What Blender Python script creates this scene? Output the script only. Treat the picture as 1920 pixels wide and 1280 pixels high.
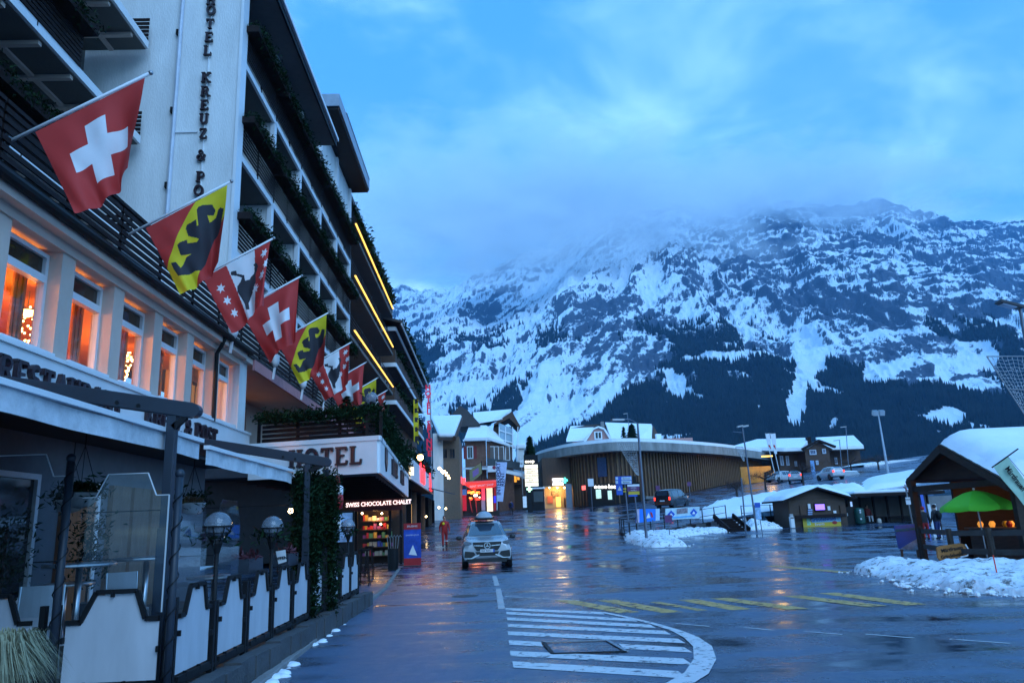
import bpy, bmesh, math, random
import numpy as np
from mathutils import Matrix, Vector
random.seed(7); RNG = np.random.default_rng(11)
for _o in list(bpy.data.objects): bpy.data.objects.remove(_o)
SC = bpy.context.scene; COL = SC.collection
R = math.radians
# ---------------------------------------------------------------- camera
CAM_POS = (0.0, 0.0, 1.65); FPX = 1416.0
CAM_ROT = ((0.99879, 0.02987, -0.03902), (-0.03086, -0.23661, -0.97112), (-0.03824, 0.97115, -0.2354))
_cd = bpy.data.cameras.new('camera'); _cam = bpy.data.objects.new('camera', _cd); COL.objects.link(_cam)
_m = Matrix(CAM_ROT).to_4x4(); _m.translation = CAM_POS; _cam.matrix_world = _m
_cd.sensor_width = 36; _cd.lens = FPX / 1920 * 36; _cd.clip_start = 0.05; _cd.clip_end = 20000
SC.camera = _cam
# ---------------------------------------------------------------- world
SUN_AZ, SUN_EL = R(150), R(38)          # where the light comes from: behind the camera
W = bpy.data.worlds.new('World'); SC.world = W; W.use_nodes = True
def build_world():
    nt = W.node_tree; N = nt.nodes; L = nt.links; N.clear()
    out = N.new('ShaderNodeOutputWorld'); bg = N.new('ShaderNodeBackground')
    sky = N.new('ShaderNodeTexSky'); sky.sky_type = 'NISHITA'; sky.sun_disc = False
    sky.sun_elevation = R(8); sky.sun_rotation = SUN_AZ; sky.altitude = 1000; sky.air_density = 1.6; sky.dust_density = 0.4; sky.ozone_density = 5
    tc = N.new('ShaderNodeTexCoord'); sep = N.new('ShaderNodeSeparateXYZ'); L.new(tc.outputs['Generated'], sep.inputs[0])
    zz = N.new('ShaderNodeMath'); zz.operation = 'ADD'; zz.inputs[1].default_value = 0.22; L.new(sep.outputs[2], zz.inputs[0])
    za = N.new('ShaderNodeMath'); za.operation = 'MAXIMUM'; za.inputs[1].default_value = 0.12; L.new(zz.outputs[0], za.inputs[0])
    dv = N.new('ShaderNodeVectorMath'); dv.operation = 'DIVIDE'; L.new(tc.outputs['Generated'], dv.inputs[0])
    cb = N.new('ShaderNodeCombineXYZ')
    for i in range(2): L.new(za.outputs[0], cb.inputs[i])
    cb.inputs[2].default_value = 1.0; L.new(cb.outputs[0], dv.inputs[1])
    n1 = N.new('ShaderNodeTexNoise'); n1.inputs['Scale'].default_value = 2.1; n1.inputs['Detail'].default_value = 9; n1.inputs['Roughness'].default_value = 0.55; n1.inputs['Distortion'].default_value = 0.5
    mp = N.new('ShaderNodeMapping'); mp.inputs['Location'].default_value = (5.3, 1.7, 0); mp.inputs['Scale'].default_value = (1, 1.25, 0.4)
    L.new(dv.outputs[0], mp.inputs[0]); L.new(mp.outputs[0], n1.inputs['Vector'])
    rp = N.new('ShaderNodeValToRGB'); rp.color_ramp.elements[0].position = 0.43; rp.color_ramp.elements[1].position = 0.84
    rp.color_ramp.interpolation = 'EASE'
    L.new(n1.outputs[0], rp.inputs[0])
    # paler towards the horizon, all the way round
    hz = N.new('ShaderNodeMapRange'); hz.inputs[1].default_value = 0.12; hz.inputs[2].default_value = 0.62; hz.inputs[3].default_value = 0.42; hz.inputs[4].default_value = 0.0; hz.interpolation_type = 'SMOOTHSTEP'; L.new(sep.outputs[2], hz.inputs[0])
    n2 = N.new('ShaderNodeTexNoise'); n2.inputs['Scale'].default_value = 3.4; n2.inputs['Detail'].default_value = 7; L.new(mp.outputs[0], n2.inputs['Vector'])
    c2 = N.new('ShaderNodeMapRange'); c2.inputs[1].default_value = 0.38; c2.inputs[2].default_value = 0.66; c2.inputs[3].default_value = 0.25; L.new(n2.outputs[0], c2.inputs[0]); h2 = N.new('ShaderNodeMath'); h2.operation = 'MULTIPLY'; L.new(hz.outputs[0], h2.inputs[0]); L.new(c2.outputs[0], h2.inputs[1])
    fa = N.new('ShaderNodeMath'); fa.operation = 'MULTIPLY_ADD'; fa.inputs[1].default_value = 1.7; fa.use_clamp = True; L.new(h2.outputs[0], fa.inputs[0]); L.new(rp.outputs[0], fa.inputs[2])
    # clear-air colour from the physical sky, tinted by the dusk, under a layer of cloud
    tint = N.new('ShaderNodeMix'); tint.data_type = 'RGBA'; tint.blend_type = 'MULTIPLY'; tint.inputs[0].default_value = 1
    tint.inputs[7].default_value = SKY_TINT + (1,); L.new(sky.outputs[0], tint.inputs[6])
    veil = N.new('ShaderNodeMix'); veil.data_type = 'RGBA'; veil.inputs[0].default_value = 0.8
    veil.inputs[7].default_value = SKY_VEIL + (1,); L.new(tint.outputs[2], veil.inputs[6])
    mx = N.new('ShaderNodeMix'); mx.data_type = 'RGBA'; L.new(fa.outputs[0], mx.inputs[0])
    L.new(veil.outputs[2], mx.inputs[6]); mx.inputs[7].default_value = SKY_CLOUD + (1,)
    L.new(mx.outputs[2], bg.inputs[0]); bg.inputs[1].default_value = SKY_STRENGTH; L.new(bg.outputs[0], out.inputs[0])
SKY_STRENGTH = 0.1
SKY_TINT = (0.75, 0.95, 1.1)
SKY_VEIL = (0.78, 3.8, 9.4)
SKY_CLOUD = (4.4, 8.4, 12.0)
build_world()
_sd = bpy.data.lights.new('sun', 'SUN'); _sd.energy = 1.25; _sd.angle = R(45); _sd.color = (0.4, 0.65, 1.0)
_sun = bpy.data.objects.new('sun', _sd); COL.objects.link(_sun); _sun.location = (0, -20, 60)
_dir = Vector((math.sin(SUN_AZ) * math.cos(SUN_EL), math.cos(SUN_AZ) * math.cos(SUN_EL), math.sin(SUN_EL)))
_sun.rotation_euler = _dir.to_track_quat('Z', 'Y').to_euler()
VS = SC.view_settings; VS.view_transform = 'Standard'; VS.look = 'None'; VS.exposure = 0.58; VS.gamma = 1.0; VS.use_curve_mapping = False
CY = SC.cycles; CY.max_bounces = 8; CY.diffuse_bounces = 3; CY.glossy_bounces = 3; CY.transmission_bounces = 6; CY.transparent_max_bounces = 12; CY.volume_bounces = 4
CY.caustics_reflective = False; CY.caustics_refractive = False; CY.sample_clamp_indirect = 4; CY.use_denoising = True; CY.adaptive_threshold = 0.02
CY.volume_step_rate = 1.0; CY.volume_max_steps = 96

# ---------------------------------------------------------------- helpers: pixel of the 1920x1280 photo -> point in the place
def ray(px, py):
    c = Matrix(CAM_ROT) @ Vector((px - 960, -(py - 640), -FPX)); return c
def at(px, py, Y): r = ray(px, py); return Vector(CAM_POS) + r * (Y / r.y)
def on_x(px, py, X): r = ray(px, py); return Vector(CAM_POS) + r * (X / r.x)
def on_z(px, py, Z=0.0): r = ray(px, py); return Vector(CAM_POS) + r * ((Z - CAM_POS[2]) / r.z)
def s_(t): return (math.sqrt(t * t + 36) + t) / 2
WALL_LINE = [(8.6, 49.5), (17.6, 56.5), (19.4, 57.6), (21.2, 58.6), (27.5, 59.4), (70.0, 63.0)]
def in_plaza(x, y):
    if x < WALL_LINE[0][0] or x > 70: return False
    for (x0, y0), (x1, y1) in zip(WALL_LINE, WALL_LINE[1:]):
        if x0 <= x <= x1: return y < y0 + (y1 - y0) * (x - x0) / (x1 - x0)
    return False
def g_up(x, y):
    yy = min(y, 125.0)
    return 0.05 * s_(yy - 38) + 0.1 * (s_(x - 14) - 0.55 if y > 30 else 0) * min(1, max(0, (y - 36) / 12))
def gz(x, y):
    if not in_plaza(x, y): return g_up(x, y)
    t = min(1, (x - WALL_LINE[0][0]) / 4); return g_up(x, y) * (1 - t) + 0.04 * s_(y - 38) * t
def on_g(px, py, ymax=130):
    r = ray(px, py); r = r / r.y; y = 4.0
    while y < ymax:
        p = Vector(CAM_POS) + r * y
        if p.z <= gz(p.x, p.y): return Vector((p.x, p.y, gz(p.x, p.y)))
        y += 0.02
    return Vector(CAM_POS) + r * ymax
def px_scale(Y): return FPX / Y

# ---------------------------------------------------------------- helpers: objects and meshes
def tag(o, label=None, cat=None, group=None, kind=None):
    if label: o['label'] = label
    if cat: o['category'] = cat
    if group: o['group'] = group
    if kind: o['kind'] = kind
    return o
def link(o, parent=None):
    COL.objects.link(o)
    if parent is not None:
        o.parent = parent; o.matrix_parent_inverse = Matrix.Translation(-WLOC.get(parent.name, Vector()))
    return o
WLOC = {}
TMP = bpy.data.scenes.new('workbench')          # curves and skins are turned into meshes here; removed at the end
def tmp_graph():
    vl = TMP.view_layers[0]; vl.update(); return vl.depsgraph
def thing(name, label, cat, loc=(0, 0, 0), group=None, kind=None):
    o = bpy.data.objects.new(name, None); o.empty_display_size = 0.2; o.location = loc; COL.objects.link(o)
    WLOC[o.name] = Vector(loc); return tag(o, label, cat, group, kind)
class MB:
    def __init__(s): s.v = []; s.f = []; s.m = []; s.cm = 0
    def add(s, vs, fs):
        b = len(s.v); s.v += [tuple(p) for p in vs]; s.f += [tuple(i + b for i in f) for f in fs]; s.m += [s.cm] * len(fs); return s
    def box(s, x0, x1, y0, y1, z0, z1):
        x0, x1 = min(x0, x1), max(x0, x1); y0, y1 = min(y0, y1), max(y0, y1); z0, z1 = min(z0, z1), max(z0, z1)
        return s.add([(x0, y0, z0), (x1, y0, z0), (x1, y1, z0), (x0, y1, z0), (x0, y0, z1), (x1, y0, z1), (x1, y1, z1), (x0, y1, z1)],
                     [(0, 3, 2, 1), (4, 5, 6, 7), (0, 1, 5, 4), (1, 2, 6, 5), (2, 3, 7, 6), (3, 0, 4, 7)])
    def obox(s, c, u, v, w):           # centre and three half-axis vectors
        c, u, v, w = map(Vector, (c, u, v, w)); P = [c + a * u + b * v + d * w for d in (-1, 1) for a, b in ((-1, -1), (1, -1), (1, 1), (-1, 1))]
        return s.add(P, [(0, 3, 2, 1), (4, 5, 6, 7), (0, 1, 5, 4), (1, 2, 6, 5), (2, 3, 7, 6), (3, 0, 4, 7)])
    def beam(s, p, q, w, h, up=(0, 0, 1)):
        p, q = Vector(p), Vector(q); d = (q - p); n = d.normalized(); up = Vector(up)
        if abs(n.dot(up)) > .98: up = Vector((0, 1, 0))
        sd = n.cross(up).normalized(); u2 = sd.cross(n).normalized()
        return s.obox((p + q) / 2, d / 2, sd * (w / 2), u2 * (h / 2))
    def extr(s, pts, vec):
        n = len(pts); vec = Vector(vec); a = [Vector(p) for p in pts]; b = [p + vec for p in a]
        return s.add(a + b, [tuple(range(n))[::-1], tuple(range(n, 2 * n))] + [(i, (i + 1) % n, n + (i + 1) % n, n + i) for i in range(n)])
    def tube(s, pts, r, n=8, caps=True):
        pts = [Vector(p) for p in pts]; rs = r if isinstance(r, (list, tuple)) else [r] * len(pts); vs = []; fs = []
        ref = None
        for i, p in enumerate(pts):
            d = (pts[min(i + 1, len(pts) - 1)] - pts[max(i - 1, 0)]).normalized()
            if ref is None: ref = Vector((0, 0, 1)) if abs(d.z) < .9 else Vector((0, 1, 0))
            a = d.cross(ref).normalized(); b = a.cross(d).normalized(); ref = b
            for k in range(n):
                t = 2 * math.pi * k / n; vs.append(p + (a * math.cos(t) + b * math.sin(t)) * rs[i])
        for i in range(len(pts) - 1):
            for k in range(n):
                k2 = (k + 1) % n; fs.append((i * n + k, i * n + k2, (i + 1) * n + k2, (i + 1) * n + k))
        if caps: fs += [tuple(range(n)), tuple(range((len(pts) - 1) * n, len(pts) * n))[::-1]]
        return s.add(vs, fs)
    def lathe(s, prof, c=(0, 0, 0), n=16, sx=1, sy=1):
        vs = []; fs = []; c = Vector(c)
        for r, z in prof:
            for k in range(n): t = 2 * math.pi * k / n; vs.append(c + Vector((r * math.cos(t) * sx, r * math.sin(t) * sy, z)))
        for i in range(len(prof) - 1):
            for k in range(n): k2 = (k + 1) % n; fs.append((i * n + k, i * n + k2, (i + 1) * n + k2, (i + 1) * n + k))
        fs += [tuple(range(n))[::-1], tuple(range((len(prof) - 1) * n, len(prof) * n))]
        return s.add(vs, fs)
    def ball(s, c, r, n=14, m=9, sc=(1, 1, 1)):
        return s.lathe_sc([(math.sin(math.pi * i / m) * r, -math.cos(math.pi * i / m) * r) for i in range(m + 1)], c, n, sc)
    def lathe_sc(s, prof, c, n, sc):
        return s.lathe([(max(r, 1e-4), z * sc[2]) for r, z in prof], c, n, sc[0], sc[1])
    def quad(s, *p): return s.add(p, [tuple(range(len(p)))])
    def grid(s, fn, nu, nv):
        vs = [fn(i / nu, j / nv) for j in range(nv + 1) for i in range(nu + 1)]
        return s.add(vs, [(j * (nu + 1) + i, j * (nu + 1) + i + 1, (j + 1) * (nu + 1) + i + 1, (j + 1) * (nu + 1) + i) for j in range(nv) for i in range(nu)])
    def mesh(s, name, mats, smooth=False):
        me = bpy.data.meshes.new(name); me.from_pydata(s.v, [], s.f)
        for mt in (mats if isinstance(mats, (list, tuple)) else [mats]): me.materials.append(mt)
        if any(s.m): me.polygons.foreach_set('material_index', s.m)
        bm = bmesh.new(); bm.from_mesh(me); bmesh.ops.recalc_face_normals(bm, faces=bm.faces); bm.to_mesh(me); bm.free()
        if smooth: me.shade_smooth()
        me.update(); return me
    def build(s, name, mats, parent=None, smooth=False, bevel=0, label=None):
        o = bpy.data.objects.new(name, s.mesh(name, mats, smooth)); link(o, parent)
        if bevel:
            b = o.modifiers.new('edge', 'BEVEL'); b.width = bevel; b.segments = 2; b.limit_method = 'ANGLE'
        if smooth: 
            pass
        if label: o['label'] = label
        return o
def box(name, mat, parent, *a, **k): return MB().box(*a).build(name, mat, parent, **k)
_pm = {}
def piece(name, key, maker, mat, loc, parent, rot=None, scale=None):      # alike pieces share one mesh
    if key not in _pm: _pm[key] = maker().mesh(name, mat)
    o = bpy.data.objects.new(name, _pm[key]); link(o, parent); o.location = loc
    if rot is not None: o.rotation_euler = rot
    if scale is not None: o.scale = scale
    return o
def unit(): return MB().box(-.5, .5, -.5, .5, -.5, .5)
def slat(name, mat, x0, x1, y0, y1, z0, z1, parent):
    return piece(name, ('u', mat.name, name), unit, mat, ((x0 + x1) / 2, (y0 + y1) / 2, (z0 + z1) / 2), parent, None, (abs(x1 - x0), abs(y1 - y0), abs(z1 - z0)))
def frame_m(origin, right, up):
    r = Vector(right).normalized(); u = Vector(up); u = (u - r * u.dot(r)).normalized(); n = r.cross(u)
    m = Matrix((r, u, n)).transposed().to_4x4(); m.translation = Vector(origin); return m
def text(name, body, size, origin, right, up, mat, parent, extrude=0.01, bold=0.0, align='CENTER', label=None, shear=0, space=1.0, xs=1.0):
    cu = bpy.data.curves.new(name, 'FONT'); cu.body = body; cu.size = size; cu.extrude = extrude; cu.offset = bold * size; cu.align_x = align; cu.align_y = 'CENTER'
    cu.resolution_u = 2; cu.shear = shear; cu.space_character = space
    t = bpy.data.objects.new(name + '_curve', cu); TMP.collection.objects.link(t)
    me = bpy.data.meshes.new_from_object(t.evaluated_get(tmp_graph()))
    bpy.data.objects.remove(t); bpy.data.curves.remove(cu)
    me.transform(frame_m(origin, right, up) @ Matrix.Diagonal((xs, 1, 1, 1))); me.materials.clear(); me.materials.append(mat)
    o = bpy.data.objects.new(name, me); link(o, parent)
    if label: o['label'] = label
    return o

# ---------------------------------------------------------------- materials
MATS = {}
def mat(name, col, rough=0.6, metal=0.0, var=0.18, scale=4.0, bump=0.0, bscale=None, emit=None, est=0.0, spec=0.5, stretch=(1, 1, 1), detail=4, trans=0.0, alpha=1.0, coat=0.0, rvar=0.0):
    if name in MATS: return MATS[name]
    m = bpy.data.materials.new(name); m.use_nodes = True; nt = m.node_tree; N = nt.nodes; L = nt.links
    b = N['Principled BSDF']; tc = N.new('ShaderNodeTexCoord'); mp = N.new('ShaderNodeMapping'); mp.inputs['Scale'].default_value = stretch
    geo = N.new('ShaderNodeNewGeometry'); L.new(geo.outputs['Position'], mp.inputs[0])
    nz = N.new('ShaderNodeTexNoise'); nz.inputs['Scale'].default_value = scale; nz.inputs['Detail'].default_value = detail; nz.inputs['Roughness'].default_value = 0.6
    L.new(mp.outputs[0], nz.inputs['Vector'])
    mr = N.new('ShaderNodeMapRange'); mr.inputs[1].default_value = 0.25; mr.inputs[2].default_value = 0.75; mr.inputs[3].default_value = 1 - var; mr.inputs[4].default_value = 1 + var
    L.new(nz.outputs[0], mr.inputs[0])
    mul = N.new('ShaderNodeMix'); mul.data_type = 'RGBA'; mul.blend_type = 'MULTIPLY'; mul.inputs[0].default_value = 1; mul.inputs[6].default_value = tuple(col) + (1,)
    L.new(mr.outputs[0], mul.inputs[7]); L.new(mul.outputs[2], b.inputs['Base Color'])
    b.inputs['Roughness'].default_value = rough; b.inputs['Metallic'].default_value = metal; b.inputs['Specular IOR Level'].default_value = spec
    if rvar:
        rr = N.new('ShaderNodeMapRange'); rr.inputs[1].default_value = 0.3; rr.inputs[2].default_value = 0.7; rr.inputs[3].default_value = max(0.02, rough - rvar); rr.inputs[4].default_value = min(1, rough + rvar)
        L.new(nz.outputs[0], rr.inputs[0]); L.new(rr.outputs[0], b.inputs['Roughness'])
    if coat: b.inputs['Coat Weight'].default_value = coat; b.inputs['Coat Roughness'].default_value = 0.08
    if trans: b.inputs['Transmission Weight'].default_value = trans
    if alpha < 1: b.inputs['Alpha'].default_value = alpha
    if emit: b.inputs['Emission Color'].default_value = tuple(emit) + (1,); b.inputs['Emission Strength'].default_value = est; m.cycles.emission_sampling = 'NONE'
    if bump:
        n2 = N.new('ShaderNodeTexNoise'); n2.inputs['Scale'].default_value = bscale or scale * 6; n2.inputs['Detail'].default_value = 5; L.new(mp.outputs[0], n2.inputs['Vector'])
        bp = N.new('ShaderNodeBump'); bp.inputs['Strength'].default_value = bump; bp.inputs['Distance'].default_value = 0.03; L.new(n2.outputs[0], bp.inputs['Height']); L.new(bp.outputs[0], b.inputs['Normal'])
    MATS[name] = m; return m
def glow(name, col, s): return mat(name, col, 0.5, emit=col, est=s, var=0.05)
def glassm(name='pane_glass', tint=(0.9, 0.94, 0.96), alpha=0.22, rough=0.03):
    if name in MATS: return MATS[name]
    m = bpy.data.materials.new(name); m.use_nodes = True; nt = m.node_tree; N = nt.nodes; L = nt.links
    b = N['Principled BSDF']; b.inputs['Base Color'].default_value = tint + (1,); b.inputs['Roughness'].default_value = rough; b.inputs['Alpha'].default_value = alpha; b.inputs['Specular IOR Level'].default_value = 0.8
    tr = N.new('ShaderNodeBsdfTransparent'); gl = N.new('ShaderNodeBsdfGlossy'); gl.inputs['Roughness'].default_value = rough; gl.inputs[0].default_value = (1, 1, 1, 1)
    tr.inputs[0].default_value = tint + (1,)
    fr = N.new('ShaderNodeFresnel'); mx = N.new('ShaderNodeMixShader'); ge = N.new('ShaderNodeNewGeometry'); mr = N.new('ShaderNodeMapRange'); mr.inputs[3].default_value = 1.5; mr.inputs[4].default_value = 0.6667; L.new(ge.outputs['Backfacing'], mr.inputs[0]); L.new(mr.outputs[0], fr.inputs[0])
    nz = N.new('ShaderNodeTexNoise'); nz.inputs['Scale'].default_value = 1.3; bp = N.new('ShaderNodeBump'); bp.inputs['Strength'].default_value = 0.02; L.new(nz.outputs[0], bp.inputs['Height']); L.new(bp.outputs[0], gl.inputs['Normal'])
    hf = N.new('ShaderNodeMath'); hf.operation = 'MULTIPLY'; hf.inputs[1].default_value = 0.55; L.new(fr.outputs[0], hf.inputs[0]); L.new(hf.outputs[0], mx.inputs[0]); L.new(tr.outputs[0], mx.inputs[1]); L.new(gl.outputs[0], mx.inputs[2])
    L.new(mx.outputs[0], N['Material Output'].inputs[0]); MATS[name] = m; return m
M_SNOW = mat('snow', (0.86, 0.89, 0.92), 0.55, var=0.05, scale=1.5, bump=0.5, bscale=6, spec=0.3)
M_WHITE = mat('white_plaster', (0.76, 0.76, 0.74), 0.85, var=0.14, scale=1.1, bump=0.4, bscale=22, stretch=(1.6, 1.6, 0.45), detail=9)
M_WHITE2 = mat('white_metal', (0.78, 0.79, 0.8), 0.4, var=0.05, scale=2)
M_CREAM = mat('cream_plaster', (0.62, 0.49, 0.41), 0.85, var=0.08, scale=1.5, bump=0.2, bscale=25)
M_GREYP = mat('grey_plaster', (0.13, 0.125, 0.115), 0.9, var=0.1, scale=1.0, bump=0.2, bscale=20)
M_DARKW = mat('dark_timber', (0.02, 0.013, 0.013), 0.7, spec=0.15, var=0.35, scale=3, stretch=(6, 1, 6), bump=0.3)
M_BROWN = mat('brown_timber', (0.075, 0.036, 0.02), 0.65, var=0.4, scale=3, stretch=(5, 1, 5), bump=0.3)
M_OAK = mat('weathered_timber', (0.16, 0.11, 0.075), 0.7, var=0.3, scale=3, stretch=(5, 5, 1), bump=0.3)
M_ANTH = mat('anthracite_metal', (0.024, 0.032, 0.046), 0.42, var=0.15, scale=3, spec=0.4)
M_BLACK = mat('black_metal', (0.01, 0.011, 0.013), 0.55, spec=0.2, var=0.2, scale=3)
M_STEEL = mat('galvanised_steel', (0.35, 0.36, 0.38), 0.4, 0.8, var=0.15, scale=6)
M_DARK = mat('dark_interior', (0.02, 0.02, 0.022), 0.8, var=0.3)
M_CONC = mat('concrete', (0.2, 0.2, 0.2), 0.85, var=0.25, scale=1.3, bump=0.3, bscale=14)
M_STONE = mat('dark_stone', (0.06, 0.062, 0.066), 0.7, var=0.4, scale=3, bump=0.5, bscale=25, rvar=0.2)
M_FIR = mat('fir_green', (0.012, 0.034, 0.014), 0.8, spec=0.1, var=0.6, scale=8)
M_LEAF = mat('leaf_green', (0.035, 0.085, 0.03), 0.65, var=0.5, scale=6)
M_BARK = mat('bark', (0.05, 0.035, 0.028), 0.9, var=0.3, scale=6, bump=0.4)
M_ROOF = mat('dark_roof_tile', (0.05, 0.042, 0.042), 0.7, var=0.25, scale=4, bump=0.3)
M_RED = mat('red_paint', (0.4, 0.015, 0.02), 0.45, var=0.1)
M_BLUE = mat('sign_blue', (0.01, 0.09, 0.5), 0.4, var=0.06)
M_YELLOW = mat('yellow_paint', (0.65, 0.45, 0.03), 0.5, var=0.1)
M_GLASSD = mat('dark_window_glass', (0.012, 0.016, 0.022), 0.06, var=0.2, spec=0.7)
M_GLASS = glassm()
# ================================================================ SETTING: ground, markings, mountain, forest, clouds, haze
def asphalt_material():
    m = bpy.data.materials.new('wet_asphalt'); m.use_nodes = True; nt = m.node_tree; N = nt.nodes; L = nt.links; b = N['Principled BSDF']
    geo = N.new('ShaderNodeNewGeometry')
    def noise(sc, det, st=(1, 1, 1), rough=0.6, rot=0):
        mp = N.new('ShaderNodeMapping'); mp.inputs['Scale'].default_value = st; mp.inputs['Rotation'].default_value = (0, 0, rot); L.new(geo.outputs['Position'], mp.inputs[0])
        n = N.new('ShaderNodeTexNoise'); n.inputs['Scale'].default_value = sc; n.inputs['Detail'].default_value = det; n.inputs['Roughness'].default_value = rough; L.new(mp.outputs[0], n.inputs['Vector']); return n.outputs[0]
    def rng(x, a, c, lo, hi):
        r = N.new('ShaderNodeMapRange'); r.inputs[1].default_value = a; r.inputs[2].default_value = c; r.inputs[3].default_value = lo; r.inputs[4].default_value = hi; L.new(x, r.inputs[0]); return r.outputs[0]
    def math_(op, a, c):
        n = N.new('ShaderNodeMath'); n.operation = op
        for i, q in enumerate((a, c)):
            if isinstance(q, (int, float)): n.inputs[i].default_value = q
            else: L.new(q, n.inputs[i])
        return n.outputs[0]
    grain = noise(55, 4); patch = noise(0.5, 6, (1, 0.45, 1), 0.62, 0.4); streak = noise(1.1, 5, (0.25, 1.2, 1), 0.6, 0.55); fine = noise(6, 5, (1, 0.6, 1))
    wet = math_('ADD', math_('MULTIPLY', patch, 0.5), math_('MULTIPLY', streak, 0.5))
    # the strip under the hotel is drier and grainier than the carriageway
    sp = N.new('ShaderNodeSeparateXYZ'); L.new(geo.outputs['Position'], sp.inputs[0])
    dry = math_('MULTIPLY', rng(sp.outputs[0], 0.0, 0.5, 1, 0), rng(sp.outputs[1], 18, 24, 1, 0))
    wet2 = math_('SUBTRACT', wet, math_('MULTIPLY', dry, 0.07))
    base = N.new('ShaderNodeValToRGB'); e = base.color_ramp.elements; e[0].position = 0.3; e[0].color = (0.022, 0.04, 0.072, 1); e[1].position = 0.7; e[1].color = (0.062, 0.1, 0.17, 1); L.new(grain, base.inputs[0])
    mulc = N.new('ShaderNodeMix'); mulc.data_type = 'RGBA'; mulc.blend_type = 'MULTIPLY'; mulc.inputs[0].default_value = 1; L.new(base.outputs[0], mulc.inputs[6]); L.new(rng(wet2, 0.42, 0.57, 1.5, 0.22), mulc.inputs[7])
    L.new(mulc.outputs[2], b.inputs['Base Color'])
    rg = math_('ADD', rng(wet2, 0.42, 0.57, 0.44, 0.07), math_('MULTIPLY', rng(fine, 0.3, 0.7, -0.04, 0.07), 1))
    L.new(rg, b.inputs['Roughness']); b.inputs['Specular IOR Level'].default_value = 0.75
    bp = N.new('ShaderNodeBump'); bp.inputs['Distance'].default_value = 0.012; L.new(rng(wet2, 0.42, 0.57, 0.7, 0.06), bp.inputs['Strength']); L.new(math_('ADD', grain, math_('MULTIPLY', fine, 0.8)), bp.inputs['Height']); L.new(bp.outputs[0], b.inputs['Normal'])
    return m
M_ASPH = asphalt_material()
def make_ground():
    xs = np.concatenate([np.arange(-70, -10, 3.0), np.arange(-10, 45, 0.5), np.arange(45, 130.1, 3.0)])
    ys = np.concatenate([np.arange(-40, -4, 3.0), np.arange(-4, 70, 0.5), np.arange(70, 135.1, 2.5)])
    v = [(x, y, gz(x, y)) for y in ys for x in xs]; nx = len(xs)
    f = [(j * nx + i, j * nx + i + 1, (j + 1) * nx + i + 1, (j + 1) * nx + i) for j in range(len(ys) - 1) for i in range(nx - 1)]
    me = bpy.data.meshes.new('ground'); me.from_pydata(v, [], f); me.materials.append(M_ASPH); me.shade_smooth()
    o = bpy.data.objects.new('ground', me); link(o); tag(o, 'wet dark asphalt of the street and village square', 'road', kind='structure')
make_ground()
# valley floor that carries on to the foot of the mountain
M_VAL = mat('snowy_valley', (0.6, 0.63, 0.66), 0.7, var=0.4, scale=0.02)
def make_valley():
    mb = MB(); mb.quad((-2400, 133, 3.5), (4100, 133, 3.5), (4100, 900, 6), (-2400, 900, 6)); mb.quad((-2400, -290, -2.5), (4100, -290, -2.5), (4100, 133, -2.5), (-2400, 133, -2.5))
    o = mb.build('valley_ground', M_VAL); tag(o, 'snow covered valley ground behind the village', 'ground', kind='structure')
make_valley()
# painted markings: worn paint sheets a few millimetres above the asphalt
def paint_material(name, col, wear):
    m = mat(name, col, 0.45, var=0.12, scale=9); N = m.node_tree.nodes; L = m.node_tree.links; b = N['Principled BSDF']
    geo = N.new('ShaderNodeNewGeometry'); n = N.new('ShaderNodeTexNoise'); n.inputs['Scale'].default_value = 7; n.inputs['Detail'].default_value = 8; n.inputs['Roughness'].default_value = 0.75; L.new(geo.outputs['Position'], n.inputs['Vector'])
    r = N.new('ShaderNodeMapRange'); r.inputs[1].default_value = wear; r.inputs[2].default_value = wear + 0.06; L.new(n.outputs[0], r.inputs[0]); L.new(r.outputs[0], b.inputs['Alpha']); return m
M_PAINTW = paint_material('worn_white_paint', (0.62, 0.64, 0.66), 0.385)
M_PAINTY = paint_material('worn_yellow_paint', (0.6, 0.36, 0.08), 0.42)
def sheet(name, pts, m, parent, dz=0.005):
    def sub(a, b, n): return [a + (b - a) * i / n for i in range(n)]
    P = [Vector((p[0], p[1], 0)) for p in pts]; mb = MB()
    mb.quad(*[(p.x, p.y, gz(p.x, p.y) + dz) for p in P]); return mb.build(name, m, parent)
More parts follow.
